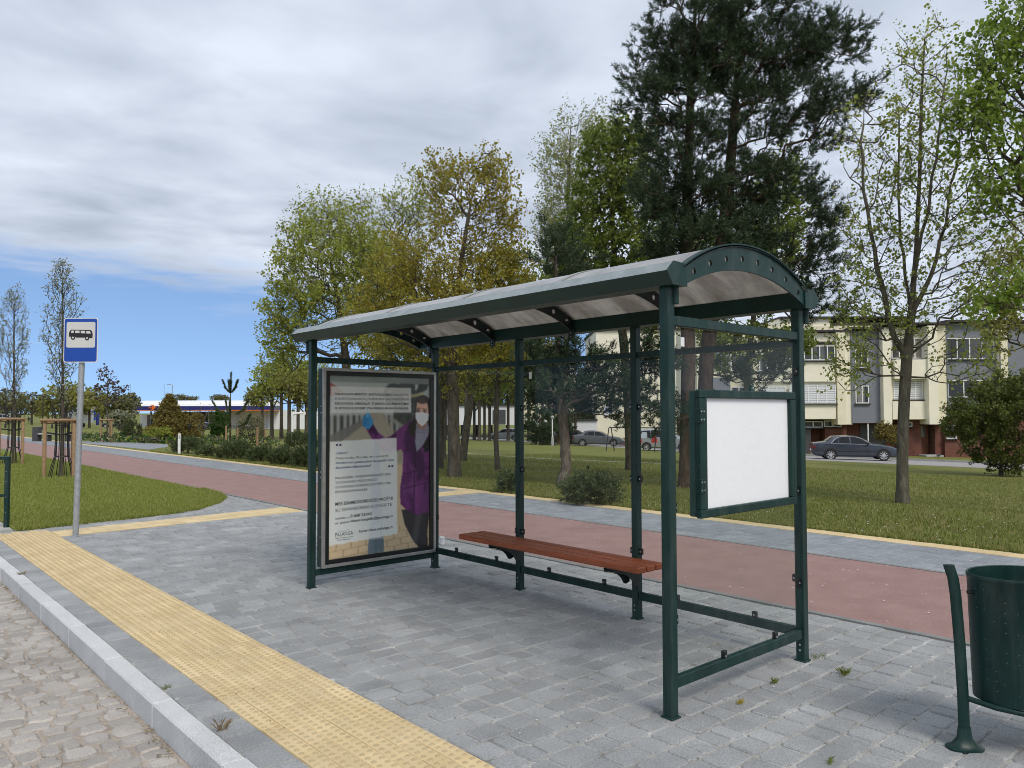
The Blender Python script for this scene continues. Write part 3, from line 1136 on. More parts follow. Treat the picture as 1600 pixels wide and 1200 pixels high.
for yr in RIBS:
    holes = []
    for k in range(8):
        a = -0.47 + k * 0.94 / 7
        Rr = 1.26
        holes.append(circle(XM + Rr * math.sin(a), 2.497 - Rr + Rr * math.cos(a), .021))
    rib = bld(plate_with_holes(arch_poly(HC - .012, 2.366, 2.545, HC - .02, 2.272, 2.446), holes, yr - .006, .012), 'roof_rib', M['green_dark'], sh)
    for xx in (X1 - .065,):
        b = MB().box(xx - .008, xx + .008, yr - .03, yr + .03, 2.215, 2.30)
        bld(b, 'bracket', M['green_dark'], rib)
        for zz in (2.235, 2.262):
            bld(MB().lathe([(0, -.013), (.006, -.013), (.006, .013), (0, .013)], 8, (xx, yr, zz), 'x'), 'bolt', M['steel'], rib)
# roof sheets between ribs and cover strips
ed = [GY0 - .01] + sorted(RIBS) + [GY1 + .01]
o_ = arc(HC - .004, 2.374, 2.566, 28)
i_ = arc(HC - .004, 2.366, 2.558, 28)
for a, b in zip(ed[:-1], ed[1:]):
    if b - a < .05:
        continue
    m = MB()
    nn = len(o_)
    m.v = [(x, a + .002, z) for x, z in o_] + [(x, b - .002, z) for x, z in o_] + [(x, a + .002, z) for x, z in i_] + [(x, b - .002, z) for x, z in i_]
    for k in range(nn - 1):
        m.f += [(k, k + 1, nn + k + 1, nn + k), (2 * nn + k, 3 * nn + k, 3 * nn + k + 1, 2 * nn + k + 1), (k, 2 * nn + k, 2 * nn + k + 1, k + 1), (nn + k, nn + k + 1, 3 * nn + k + 1, 3 * nn + k)]
    m.m = [0] * len(m.f)
    bld(m, 'roof_sheet', M['polycarbonate'], sh, 40)
for yr in RIBS:
    oo, ii = arc(HC, 2.376, 2.574, 24), arc(HC, 2.374, 2.568, 24)
    m = MB()
    m.v = [(x, yr - .03, z) for x, z in oo] + [(x, yr + .03, z) for x, z in oo] + [(x, yr - .03, z) for x, z in ii] + [(x, yr + .03, z) for x, z in ii]
    for k in range(24):
        m.f += [(k, k + 1, 26 + k, 25 + k), (50 + k, 75 + k, 76 + k, 51 + k), (k, 50 + k, 51 + k, k + 1), (25 + k, 26 + k, 76 + k, 75 + k)]
    m.m = [0] * len(m.f)
    bld(m, 'cover_strip', M['alu'], sh, 40)
# glass panes and clamps
PG = M['pane_glass']


def clamp(x, y, z, ax, parent, sx=.014, sz=.024):
    """small black clip with a steel screw holding a pane; ax = side the screw faces"""
    c = bld(MB().cbox(x - (.012 if ax == 'x' else sx), x + (.012 if ax == 'x' else sx), y - (sx if ax == 'x' else .012), y + (sx if ax == 'x' else .012), z - sz, z + sz, .003), 'clamp', M['black_frame'], parent)
    d = -.0155
    m = MB().lathe([(0, d), (.006, d), (.007, d + .004)], 8, (x, y, z), ax)
    bld(m, 'screw', M['steel'], c)


for (ya, yb) in ((Y0, YD), (YD, YC), (YC, Y1)):
    p = bld(MB().box(X1 - .004, X1 + .004, ya + .050, yb - .050, .232, 2.004), 'glass_pane', PG, sh)
    for z in (.52, 1.08, 1.64):
        for yy in (ya + .044, yb - .044):
            clamp(X1, yy, z, 'x', p)
    for fy in (.25, .72):
        clamp(X1, ya + (yb - ya) * fy, .226, 'x', p, .016, .022)
p = bld(MB().box(X0 + .052, X1 - .052, Y0 - .004, Y0 + .004, .224, 2.046), 'glass_pane', PG, sh)
for z in (.50, 1.09, 1.86):
    for xx in (X0 + .045, X1 - .045):
        clamp(xx, Y0, z, 'y', p, .016, .026)
for fx in (.36, .76):
    clamp(X0 + (X1 - X0) * fx, Y0, .214, 'y', p, .016, .030)
bld(MB().box(X0 + .112, X0 + .145, Y0 - .0065, Y0 - .0045, 1.955, 2.005), 'sticker', M['white_matt'], p)
p = bld(MB().box(X1 - .0065, X1 - .0045, YC - .17, YC - .135, 1.90, 1.96), 'sticker', M['white_matt'], sh)
# a tear of reflective film on the back rail
# ------------------------------------------------------------------ bench
t = NT('bench_wood')
v = t.coord('World')
g = t.noise(v, 9, 6, 0.65, 1.2, (14, 0.7, 14))
c = t.ramp(g, [(0.25, srgb(112, 52, 28)), (0.5, srgb(150, 78, 46)), (0.8, srgb(182, 106, 68))])
c = t.mix(t.ramp(t.noise(v, 34, 4, 0.7), [(0.66, 0.0), (0.74, 0.75)]), c, srgb(196, 168, 132))
c = t.mix(1.0, c, t.ramp(t.rand(), [(0, .88), (1, 1.12)]), 'MULTIPLY')
M['bench_wood'] = t.done(t.principled(c, 0.42, 0, t.bump(g, 0.25, 0.003), 0.4))
bz = .474
be = thing('bench', (4.54, (YC + YD) / 2, 0), 'brown wooden three-slat bench fixed inside the bus shelter', 'bench', world=True)
for k in range(3):
    xa = 4.392 + k * .1035
    bld(MB().cbox(xa, xa + .094, 3.585, 5.705, bz - .046, bz, .008), 'seat_slat', M['bench_wood'], be)
for yy in (YD, YC):
    poly = [(X1 - .032, bz - .050), (4.400, bz - .050), (4.408, bz - .078), (4.46, bz - .084), (4.515, bz - .098), (4.56, bz - .120), (4.60, bz - .152), (4.632, bz - .198), (4.655, bz - .204), (X1 - .032, bz - .190)]
    b = bld(MB().prism(poly, 'y', yy - .055, yy - .047), 'bracket', M['green_dark'], be)
    bld(MB().prism(poly, 'y', yy + .047, yy + .055), 'bracket', M['green_dark'], be)
    bld(MB().box(4.41, X1 - .034, yy - .046, yy + .046, bz - .058, bz - .049), 'bracket', M['green_dark'], be)

# ------------------------------------------------------------------ poster case
PX0, PX1, PZ0, PZ1 = 3.418, 4.700, .168, 2.018
FY = Y1 - .062
case = thing('poster_display', (XM, Y1, 0), 'glazed poster case with aluminium frame on the far end of the shelter', 'poster case', world=True)
bld(MB().cbox(PX0 + .004, PX1 - .004, FY + .034, Y1 + .055, PZ0 + .004, PZ1 - .004, .006), 'case_body', SG, case)


def frame(name, xa, xb, za, zb, w, ya, yb, mat, parent, c=.003):
    f1 = bld(MB().cbox(xa, xb, ya, yb, zb - w, zb, c), name, mat, parent)
    bld(MB().cbox(xa, xb, ya, yb, za, za + w, c), name, mat, parent)
    bld(MB().cbox(xa, xa + w, ya, yb, za + w, zb - w, c), name, mat, parent)
    bld(MB().cbox(xb - w, xb, ya, yb, za + w, zb - w, c), name, mat, parent)
    return f1


frame('case_frame', PX0, PX1, PZ0, PZ1, .030, FY, FY + .033, M['alu'], case)
frame('inner_border', PX0 + .0302, PX1 - .0302, PZ0 + .0302, PZ1 - .0302, .040, FY + .006, FY + .031, M['black_frame'], case)
bld(MB().box(PX0 + .066, PX1 - .066, FY + .0125, FY + .0165, PZ0 + .066, PZ1 - .066), 'case_glass', M['case_glass'], case)
for zz in (.45, 1.0, 1.05, 1.6, 1.66):
    bld(MB().lathe([(0, -.004), (.007, -.004), (.007, .001)], 8, (PX0 + .004, Y1 - .012, zz), 'x'), 'bolt', M['steel'], case)
for zz in (.42, 1.08, 1.74):
    bld(MB().cbox(PX1 + .001, PX1 + .016, FY + .004, FY + .03, zz - .03, zz + .03, .003), 'hinge', M['black_frame'], case)

# printed poster: a raster of printed colour on a flat sheet
PA, PB, QA, QB = PX0 + .067, PX1 - .067, PZ0 + .067, PZ1 - .067
NU, NV = 190, 290
uu, vv = np.meshgrid(np.linspace(0, 1, NU), np.linspace(0, 1, NV))
asp = (QB - QA) / (PB - PA)
img = np.zeros((NV, NU, 3))


def inside(poly):
    c = np.zeros_like(uu, dtype=bool)
    j = len(poly) - 1
    for i in range(len(poly)):
        (xi, yi), (xj, yj) = poly[i], poly[j]
        if yi != yj:
            c ^= ((yi > vv) != (yj > vv)) & (uu < (xj - xi) * (vv - yi) / (yj - yi) + xi)
        j = i
    return c


def blur(a, k):
    a = a.astype(float)
    for ax in (0, 1):
        for _ in range(k):
            a = (np.roll(a, 1, ax) + np.roll(a, -1, ax) + 2 * a) / 4
    return a


def paint(mask, col, alpha=1.0, soft=0):
    global img
    m = mask.astype(float) if soft == 0 else blur(mask, soft)
    m = (m * alpha)[..., None]
    col = np.asarray(col, float)
    img = img * (1 - m) + col * m


def ell(cx, cy, rx, ry, ang=0.0):
    dx, dy = uu - cx, (vv - cy) * asp
    c, s = math.cos(ang), math.sin(ang)
    return ((dx * c + dy * s) / rx) ** 2 + ((-dx * s + dy * c) / ry) ** 2 < 1


def fbm(sc, seed, sx=1.0, sy=1.0):
    r = np.random.default_rng(seed)
    out = np.zeros_like(uu)
    for o in range(4):
        f = sc * 2 ** o
        g = r.random((int(f * sy * asp) + 3, int(f * sx) + 3))
        x, y = uu * f * sx, vv * f * sy * asp
        xi, yi = x.astype(int), y.astype(int)
        fx, fy = x - xi, y - yi
        fx, fy = fx * fx * (3 - 2 * fx), fy * fy * (3 - 2 * fy)
        out += ((g[yi, xi] * (1 - fx) + g[yi, xi + 1] * fx) * (1 - fy) + (g[yi + 1, xi] * (1 - fx) + g[yi + 1, xi + 1] * fx) * fy) / 2 ** o
    return out / 1.875


img[:] = (150, 152, 146)
paint(vv < .27, (168, 178, 178), 1, 4)
paint(inside([(-.1, .03), (.02, .04), (.16, .105), (-.1, .12)]), (150, 84, 70), 1, 2)
paint((vv > .22) & (vv < .46), (70, 74, 70), 1, 5)
for x in (.03, .085, .15, .205, .26, .31, .55, .60, .66):                       # white columns of the walk
    paint((abs(uu - x) < .016) & (vv > .2) & (vv < .43), (176, 180, 178), .85, 3)
paint(inside([(.40, .20), (.50, .20), (.95, .62), (-.35, .62)]), (158, 152, 138), 1, 6)
paint(inside([(-.1, .36), (.34, .235), (.38, .25), (-.1, .46)]), (112, 112, 110), .9, 3)
paint(inside([(.56, .235), (.60, .23), (1.1, .42), (1.1, .50)]), (150, 150, 146), .8, 3)
for (cx, cy, rx, ry) in ((.62, .10, .10, .10), (.78, .09, .13, .13), (.92, .14, .12, .2), (.72, .2, .1, .1), (.95, .05, .09, .09)):
    paint(ell(cx, cy, rx, ry) & (fbm(14, 5) > .36), (52, 60, 54), .9, 3)
paint(inside([(.72, .105), (.93, .085), (.94, .105), (.73, .125)]), (180, 170, 130), .8, 2)
paint(vv > .50, (196, 178, 148), 1, 12)
# tiled path in the print
tiles = np.abs(((vv - .5) * 26 + uu * 1.2) % 1 - .5) > .46
tile2 = np.abs(((uu - .42) * (11 - 4 * vv) + np.floor((vv - .5) * 26 + uu * 1.2) * .5) % 1 - .5) > .465
paint((vv > .86) & (tiles | tile2), (150, 124, 92), .8, 1)
paint(inside([(.425, .38), (.475, .38), (.53, 1.0), (.37, 1.0)]), (100, 116, 128), 1, 1)
paint(inside([(.425, .38), (.475, .38), (.53, 1.0), (.37, 1.0)]) & (fbm(20, 8) > .52), (84, 100, 112), .7, 1)
# the person in the print: trousers, coat, arm, roll-neck, head, mask, glove
TR = [(.705, .77), (.74, .86), (.82, .95), (.90, 1.01), (.985, 1.01), (.975, .92), (1.0, .80), (.98, .76)]
paint(inside(TR), (46, 46, 50), 1, 1)
paint(inside([(.86, .80), (.92, .80), (.86, .99), (.82, .93)]), (82, 82, 86), .6, 4)
COAT = [(.36, .255), (.405, .262), (.46, .315), (.535, .352), (.60, .338), (.70, .292), (.80, .25), (.86, .243), (1.01, .28), (1.01, .72), (.985, .80), (.86, .805), (.76, .775), (.695, .735),
        (.69, .64), (.715, .55), (.725, .44), (.70, .415), (.62, .433), (.52, .425), (.44, .385), (.37, .315), (.335, .275)]
fold = fbm(9, 21, 1.6, .8)
paint(inside(COAT), (88, 36, 96), 1, 1)
paint(inside(COAT) & (fold > .55), (112, 52, 118), .8, 2)
paint(inside(COAT) & (fold < .42), (60, 24, 68), .85, 2)
paint(inside([(.80, .63), (1.0, .60), (1.0, .80), (.86, .805)]) & (fbm(12, 4) > .42), (132, 66, 134), .5, 3)
for y in (.43, .56, .645):
    paint(inside([(.72, y), (1.01, y - .03), (1.01, y - .024), (.72, y + .007)]), (48, 18, 56), .8, 1)
paint(inside([(.845, .40), (.855, .40), (.83, .80), (.82, .80)]), (40, 16, 48), .9, 1)
paint(inside([(.765, .285), (.83, .245), (.875, .25), (.86, .315), (.83, .35), (.80, .335)]), (34, 32, 36), 1, 1)
paint(inside([(.925, .40), (1.01, .33), (1.01, .43), (.95, .445)]), (36, 33, 38), 1, 1)
paint(inside([(.855, .27), (.97, .265), (1.005, .30), (.99, .335), (.935, .395), (.86, .44), (.845, .38)]), (136, 138, 156), 1, 1)
for k in range(4):
    paint(inside([(.855, .275 + k * .014), (.99, .283 + k * .014), (.99, .287 + k * .014), (.855, .28 + k * .014)]), (98, 100, 118), .7, 1)
paint(ell(.920, .160, .078, .085), (58, 46, 40), 1, 1)                           # hair
paint(ell(.918, .200, .070, .118), (212, 172, 150), 1, 1)
paint(ell(.895, .21, .03, .08), (190, 146, 124), .5, 4)                        # face
paint(ell(.925, .130, .070, .035), (58, 46, 40), .9, 2)
paint(inside([(.845, .15), (.86, .14), (.862, .20), (.85, .21)]), (66, 52, 44), .8, 2)
paint(inside([(.855, .182), (.895, .178), (.895, .184), (.858, .188)]), (74, 56, 48), .9, 1)
paint(inside([(.925, .180), (.97, .186), (.968, .192), (.925, .186)]), (74, 56, 48), .9, 1)
paint(inside([(.842, .16), (.858, .15), (.853, .26), (.838, .27)]), (58, 46, 40), .9, 1)
paint(inside([(.985, .15), (1.0, .16), (1.0, .27), (.99, .26)]), (58, 46, 40), .9, 1)
paint(ell(.877, .196, .016, .010), (52, 44, 44), .9, 1)
paint(ell(.945, .200, .016, .010), (52, 44, 44), .9, 1)
MASK = [(.845, .208), (.90, .205), (.925, .202), (.96, .213), (.995, .212), (.985, .25), (.95, .275), (.915, .287), (.875, .265), (.85, .24)]
paint(inside([(.86, .255), (.975, .26), (.955, .298), (.915, .305), (.88, .295)]), (150, 112, 96), 1, 1)
paint(inside(MASK), (240, 242, 245), 1, 1)
paint(inside([(.915, .205), (.93, .205), (.935, .28), (.915, .283)]), (190, 194, 202), .7, 2)
GL = [(.315, .232), (.345, .222), (.352, .200), (.345, .185), (.362, .178), (.378, .205), (.395, .230), (.415, .245), (.412, .275), (.375, .298), (.33, .290), (.312, .262)]
paint(inside(GL), (58, 140, 196), 1, 1)
for k in range(4):
    paint(inside([(.318, .238 + k * .013), (.372, .234 + k * .013), (.372, .238 + k * .013), (.318, .242 + k * .013)]), (24, 78, 130), .9, 1)
paint(ell(.362, .215, .012, .035), (96, 178, 226), .7, 2)
# pale text panels
paint((uu > .02) & (uu < .80) & (vv > .062) & (vv < .207), (214, 218, 217), .84, 1)
paint(inside([(.012, .362), (.655, .350), (.662, .905), (.010, .925)]), (226, 230, 230), .88, 1)
paint((uu > .36) & (uu < .54) & inside([(.425, .38), (.475, .38), (.53, .92), (.38, .92)]), (196, 208, 218), .5, 2)
paint(vv < .035, (128, 138, 136), .9, 1)
img = img * np.array([1.03, 1.0, .965])
img = img * (0.97 + 0.06 * (fbm(40, 77)[..., None] - .5))
lin = 1.42 * np.where(img / 255 <= .04045, img / 255 / 12.92, ((img / 255 + .055) / 1.055) ** 2.4)
V = np.stack([PA + (PB - PA) * uu.ravel(), np.full(uu.size, FY + .026), QB - (QB - QA) * vv.ravel()], 1) - np.array(ORG[case.name])
ii = np.arange(NV * NU).reshape(NV, NU)
Fq = np.stack([ii[:-1, :-1], ii[1:, :-1], ii[1:, 1:], ii[:-1, 1:]], -1).reshape(-1, 4)
t = NT('poster_print')
at_ = t.node('ShaderNodeAttribute', attribute_name='print')
lin = np.minimum(lin, 0.93)
M['poster_print'] = t.done(t.principled(at_.outputs['Color'], 0.5, 0, None, 0.3))
poster = np_mesh('poster', V, Fq, M['poster_print'], case)
ca = poster.data.color_attributes.new('print', 'FLOAT_COLOR', 'POINT')
ca.data.foreach_set('color', np.concatenate([lin.reshape(-1, 3), np.ones((lin.shape[0] * lin.shape[1], 1))], 1).astype(np.float32).ravel())


# ------------------------------------------------------------------ lettering
def text_mesh(s, shear=0.0, bold=0.0):
    cu = bpy.data.curves.new('lettering', 'FONT')
    cu.body = s
    cu.size = 1.0
    cu.shear = shear
    cu.offset = bold
    cu.resolution_u = 2
    ob = bpy.data.objects.new('lettering', cu)
    COL.objects.link(ob)
    bpy.context.view_layer.update()
    dg = bpy.context.evaluated_depsgraph_get()
    me = bpy.data.meshes.new_from_object(ob.evaluated_get(dg))
    bpy.data.objects.remove(ob)
    bpy.data.curves.remove(cu)
    return me


def lettering(s, u, v, width, height, mat, parent, y, slope=0.0, shear=0.0, bold=0.0):
    """a printed line on the poster: left end (u,v), width in u, capital height in v"""
    me = text_mesh(s, shear, bold)
    co = np.zeros(len(me.vertices) * 3, dtype=np.float32)
    me.vertices.foreach_get('co', co)
    co = co.reshape(-1, 3)
    w = co[:, 0].max() - co[:, 0].min()
    sx = width * (PB - PA) / w
    sz = height * (QB - QA) / 0.69
    X = PA + u * (PB - PA) + (co[:, 0] - co[:, 0].min()) * sx
    Z = QB - v * (QB - QA) + co[:, 1] * sz + (X - PA) * slope
    o3 = ORG[case.name]
    out = np.stack([X - o3[0], np.full(len(X), y - o3[1]), Z - o3[2]], 1).astype(np.float32)
    me.vertices.foreach_set('co', out.ravel())
    me.materials.clear()
    me.materials.append(mat)
    me.name = 'lettering'
    return link('lettering', me, parent)


LY = FY + .0245
IK, IG, IB = M['ink'], M['ink_grey'], M['ink_blue']
L_ = lambda *a, **k: lettering(*a, **k)
L_('PALANGOS MIESTO SAVIVALDYBĖS', .055, .1085, .545, .0125, IK, poster, LY, bold=.014)
L_('INICIATYVA', .615, .1085, .16, .0125, IG, poster, LY)
L_('SUBURTA SAVANORIŲ KOMANDA GALI PASIRŪPINTI', .055, .1345, .72, .0125, IG, poster, LY)
L_('SENJORAIS, NEGALIĄ TURINČIAIS ŽMONĖMIS', .055, .1605, .72, .0125, IK, poster, LY, bold=.014)
L_('IR KITAIS, KURIEMS YRA REIKALINGA PAGALBA', .055, .1865, .72, .0125, IK, poster, LY, bold=.014)
L_('“', .065, .405, .055, .030, M['navy'], poster, LY, bold=.02)
L_('LABAS!', .065, .4325, .11, .0125, IB, poster, LY, shear=.2)
L_('Mano vardas Klaudija, esu savanorė', .065, .4600, .50, .0125, IG, poster, LY, .006, .2)
L_('Noriu ir esu pasiruošusi tau padėti šiuo', .065, .4860, .56, .0130, IB, poster, LY, .006, .2, .014)
L_('karantino laikotarpiu!', .065, .5110, .33, .0130, IB, poster, LY, .006, .2, .014)
L_('“', .565, .537, .055, .030, M['navy'], poster, LY, bold=.02)
L_('PALANGIŠKI, KVIEČIAME PRANEŠTI APIE', .065, .5690, .53, .0135, IG, poster, LY, .01)
L_('TAU ŽINOMUS MŪSŲ MIESTO', .065, .5940, .39, .0135, IG, poster, LY, .01)
L_('GYVENTOJUS, KURIEMS ŠIUO METU YRA', .065, .6190, .53, .0135, IG, poster, LY, .01)
L_('REIKALINGA PAGALBA', .065, .6440, .30, .0135, IG, poster, LY, .01)
L_('MES ESAME PASIRUOŠĘ PADĖTI!', .065, .7120, .55, .0180, IK, poster, LY, .014, 0, .014)
L_('SU SAVANORIAIS SUSISIEKITE', .065, .7460, .54, .0175, IG, poster, LY, .014)
L_('telefonu', .065, .7880, .13, .0135, IG, poster, LY, .014)
L_('8 658 23040', .205, .7850, .20, .0160, IK, poster, LY, .014, 0, .014)
L_('el. paštu', .065, .8130, .125, .0135, IG, poster, LY, .014)
L_('vienas.langelis@palanga.lt', .200, .8110, .415, .0140, IK, poster, LY, .014, 0, .012)
L_('PALANGA', .065, .8800, .165, .0200, IG, poster, LY, .014)
L_('karantinas.palanga.lt', .285, .8740, .33, .0145, IK, poster, LY, .014, 0, .012)
zt = lambda v: QB - v * (QB - QA)
xt = lambda u: PA + u * (PB - PA)
lg = MB().box(xt(.065), xt(.23), LY - .0006, LY, zt(.8895), zt(.8875))
for k in range(7):                                                                # rooflines and gulls over the town's name
    lg.bar((xt(.07 + k * .022), LY, zt(.857 - .006 * (k % 3))), (xt(.085 + k * .022), LY, zt(.852 + .007 * ((k + 1) % 2))), .001, .0022)
for k in range(10):
    lg.box(xt(.085 + k * .0125), xt(.0925 + k * .0125), LY - .0006, LY, zt(.9015), zt(.8975))
bld(lg, 'emblem', IG, poster)

# ------------------------------------------------------------------ notice board on the near end pane
t = NT('notice_white')
v = t.coord('World')
sc = t.noise(v, 5.0, 6, 0.7, 2.5, (1, 1, 2.5))
c = t.mix(t.ramp(sc, [(0.56, 0.0), (0.60, 0.10), (0.64, 0.0)]), (0.86, 0.87, 0.885, 1), (0.45, 0.46, 0.48, 1))
c = t.mix(t.ramp(t.noise(v, 1.6, 4), [(0.35, 0.0), (0.8, 0.12)]), c, (0.72, 0.735, 0.77, 1))
M['notice_white'] = t.done(t.principled(c, 0.3, 0, None, 0.4))
nb = thing('notice_board', (4.02, Y0, 0), 'empty white notice board in dark green frame on the near glass pane', 'notice board', world=True)
NX0, NX1, NZ0, NZ1 = 3.508, 4.532, 1.026, 1.720
NY = Y0 - .088
bld(MB().cbox(NX0 + .006, NX1 - .006, NY + .036, Y0 - .008, NZ0 + .006, NZ1 - .006, .004), 'back_box', M['green_paint'], nb)
bld(MB().cbox(NX0, NX1, NY, NY + .034, NZ1 - .046, NZ1, .005), 'frame', SG, nb)
bld(MB().cbox(NX0, NX1, NY, NY + .034, NZ0, NZ0 + .046, .005), 'frame', SG, nb)
bld(MB().cbox(NX0, NX0 + .066, NY, NY + .034, NZ0 + .046, NZ1 - .046, .005), 'frame', SG, nb)
bld(MB().cbox(NX1 - .066, NX1, NY, NY + .034, NZ0 + .046, NZ1 - .046, .005), 'frame', SG, nb)
bld(MB().box(NX0 + .06, NX1 - .06, NY + .024, NY + .034, NZ0 + .044, NZ1 - .044), 'panel', M['notice_white'], nb)
bld(MB().prism([(XM + .02 + .021 * math.cos(a), NZ1 + .012 + .026 * math.sin(a)) for a in [math.pi * k / 10 for k in range(11)]] + [(XM - .001, NZ1 - .002), (XM + .041, NZ1 - .002)], 'y', NY + .012, NY + .028), 'lock', M['green_paint'], nb)
bld(MB().lathe([(0, NY + .009), (.008, NY + .009), (.008, NY + .013)], 10, (XM + .02, 0, NZ1 + .018), 'y'), 'lock_barrel', M['steel'], nb)
for zz in (1.20, 1.58):
    hg = bld(MB().cbox(NX0 - .008, NX0 + .030, NY - .006, NY + .03, zz - .04, zz + .04, .003), 'hinge', SG, nb)
    for dx in (0.0, .022):
        for dz in (-.022, .022):
            bld(MB().lathe([(0, NY - .0095), (.005, NY - .0095), (.005, NY - .005)], 8, (NX0 + dx, 0, zz + dz), 'y'), 'screw', M['steel'], hg)


# ------------------------------------------------------------------ bus stop sign
def rrect(x0, x1, z0, z1, r, n=5):
    p = []
    for cx, cz, a0 in ((x1 - r, z1 - r, 0), (x0 + r, z1 - r, 90), (x0 + r, z0 + r, 180), (x1 - r, z0 + r, 270)):
        for k in range(n + 1):
            a = R(a0 + 90 * k / n)
            p.append((cx + r * math.cos(a), cz + r * math.sin(a)))
    return p


sf = gnd(118, 838)
sg = thing('bus_stop_sign', sf, 'blue bus stop sign with white panel and bus pictogram on galvanised pole', 'sign', rz=-YAW)
LEAN = .018
pole = MB().tube([(0, 0, -.05), (LEAN * 1.3, 0, 1.3), (LEAN * 2.8, 0, 2.8)], .036, 14).build('pole', M['galv'], sg, smooth=40)
MB().lathe([(.036, 0.0), (.05, 0.0), (.05, .006), (.036, .012)], 14).build('collar', M['galv'], sg)
cx, zb_, zt_ = LEAN * 2.55 + .008, 2.262, 2.846
k = (zt_ - zb_) / 950.0


def sx_(p): return cx + (p - 395) * k
def sz_(p): return zt_ - (p - 200) * k


plate = MB().prism(rrect(cx - .222, cx + .222, zb_, zt_, .03), 'y', -.058, -.050).build('sign_plate', M['white_paint'], sg)
MB().prism(rrect(cx - .212, cx + .212, zb_ + .011, zt_ - .011, .024), 'y', -.0605, -.0585).build('blue_field', M['sign_blue'], plate)
MB().prism(rrect(sx_(95), sx_(705), sz_(835), sz_(290), .022), 'y', -.0625, -.061).build('white_panel', M['sign_grey'], plate)
busb = [(150, 600), (150, 520), (165, 480), (195, 452), (600, 462), (630, 478), (652, 545), (648, 632), (590, 632), (560, 600), (520, 596), (490, 622), (300, 622), (270, 588), (215, 582), (180, 605)]
MB().prism([(sx_(a), sz_(b)) for a, b in busb], 'y', -.0645, -.063).build('bus_pictogram', M['ink'], plate)
for q in ([(190, 520), (205, 472), (255, 472), (255, 522)], [(282, 472), (374, 475), (374, 527), (282, 524)], [(400, 476), (494, 480), (494, 533), (400, 529)], [(518, 482), (596, 486), (612, 538), (518, 536)]):
    MB().prism([(sx_(a), sz_(b)) for a, b in q], 'y', -.0662, -.065).build('pictogram_window', M['sign_grey'], plate)
for wx, wz in ((237, 622), (536, 634)):
    w_ = MB().prism(circle(sx_(wx), sz_(wz), 45 * k, 16), 'y', -.0668, -.0652).build('pictogram_wheel', M['ink'], plate)
    MB().prism(circle(sx_(wx), sz_(wz), 20 * k, 14), 'y', -.0682, -.067).build('pictogram_wheel', M['sign_grey'], plate)
for zz in (2.40, 2.70):
    MB().cbox(LEAN * zz - .05, LEAN * zz + .05, -.050, .042, zz - .015, zz + .015, .003).build('clip', M['galv'], sg)

# ------------------------------------------------------------------ litter bin
bb = base(1500, 3.72)
lb = thing('litter_bin', (bb[0], bb[1], 0), 'dark green perforated metal litter bin on curved legs beside the path', 'litter bin', rz=-YAW)


def leg(s, x):
    pts = [(x - s * .015, 0, .0), (x - s * .018, 0, .25), (x - s * .028, 0, .5), (x - s * .042, 0, .72), (x - s * .052, 0, .80), (x - s * .072, 0, .865)]
    m = MB()
    o = len(m.v)
    for (a, b, c) in pts:
        for q in range(12):
            t_ = 2 * math.pi * q / 12
            m.v.append((a + .027 * math.cos(t_), b + .017 * math.sin(t_), c))
    for i in range(len(pts) - 1):
        for q in range(12):
            m.f.append((i * 12 + q, i * 12 + (q + 1) % 12, (i + 1) * 12 + (q + 1) % 12, (i + 1) * 12 + q))
    m.f += [tuple(range(11, -1, -1)), tuple((len(pts) - 1) * 12 + q for q in range(12))]
    m.m = [0] * len(m.f)
    l = m.build('leg', SG, lb, smooth=40)
    f = MB()
    for i, (rx, ry, z) in enumerate(((.085, .052, -.002), (.085, .052, .008), (.06, .036, .018), (.034, .024, .05), (.028, .018, .10))):
        for q in range(16):
            t_ = 2 * math.pi * q / 16
            f.v.append((x - s * .015 + rx * math.copysign(abs(math.cos(t_)) ** .7, math.cos(t_)), ry * math.copysign(abs(math.sin(t_)) ** .7, math.sin(t_)), z))
    for i in range(4):
        for q in range(16):
            f.f.append((i * 16 + q, i * 16 + (q + 1) % 16, (i + 1) * 16 + (q + 1) % 16, (i + 1) * 16 + q))
    f.m = [0] * len(f.f)
    f.build('foot', SG, l, smooth=40)
    return l


CX, RX, RYD = .30, .265, .20
leg(1, 0.0)
leg(-1, 2 * CX)
bm_ = MB()
prof = [(1.0, .235), (1.0, .80), (1.012, .804), (1.012, .818), (1.0, .823), (.975, .820), (.975, .26), (0.02, .25)]
for r, z in prof:
    for q in range(40):
        a = 2 * math.pi * q / 40
        bm_.v.append((CX + RX * r * math.cos(a) * (.94 + .06 * (z - .235) / .6), RYD * r * math.sin(a) * (.94 + .06 * (z - .235) / .6), z))
for i in range(len(prof) - 1):
    for q in range(40):
        bm_.f.append((i * 40 + q, i * 40 + (q + 1) % 40, (i + 1) * 40 + (q + 1) % 40, (i + 1) * 40 + q))
bm_.f.append(tuple(range(40)))
bm_.m = [0] * len(bm_.f)
cont = bm_.build('container', SG, lb, smooth=35)
pm = MB()
for q in range(-7, 8):
    a = -math.pi / 2 + q * .205
    for z in np.arange(.30, .79, .046):
        s = .94 + .06 * (z - .235) / .6
        c0 = Vector((CX + RX * s * 1.003 * math.cos(a), RYD * s * 1.003 * math.sin(a), z))
        tv = Vector((-RX * math.sin(a), RYD * math.cos(a), 0)).normalized()
        if rnd.random() < .45:
            continue
        pm.add([c0 - tv * .0026, c0 - Vector((0, 0, .0014)), c0 + tv * .0026, c0 + Vector((0, 0, .0014))], [(0, 1, 2, 3)])
tag(pm.build('perforations', M['galv'], cont), kind='stuff')
MB().tube([(.0, 0, .235), (.08, -.10, .225), (.2, -.165, .215), (.3, -.175, .213), (.4, -.165, .215), (.52, -.10, .225), (.6, 0, .235)], .013, 10).build('support_hoop', SG, lb, smooth=40)
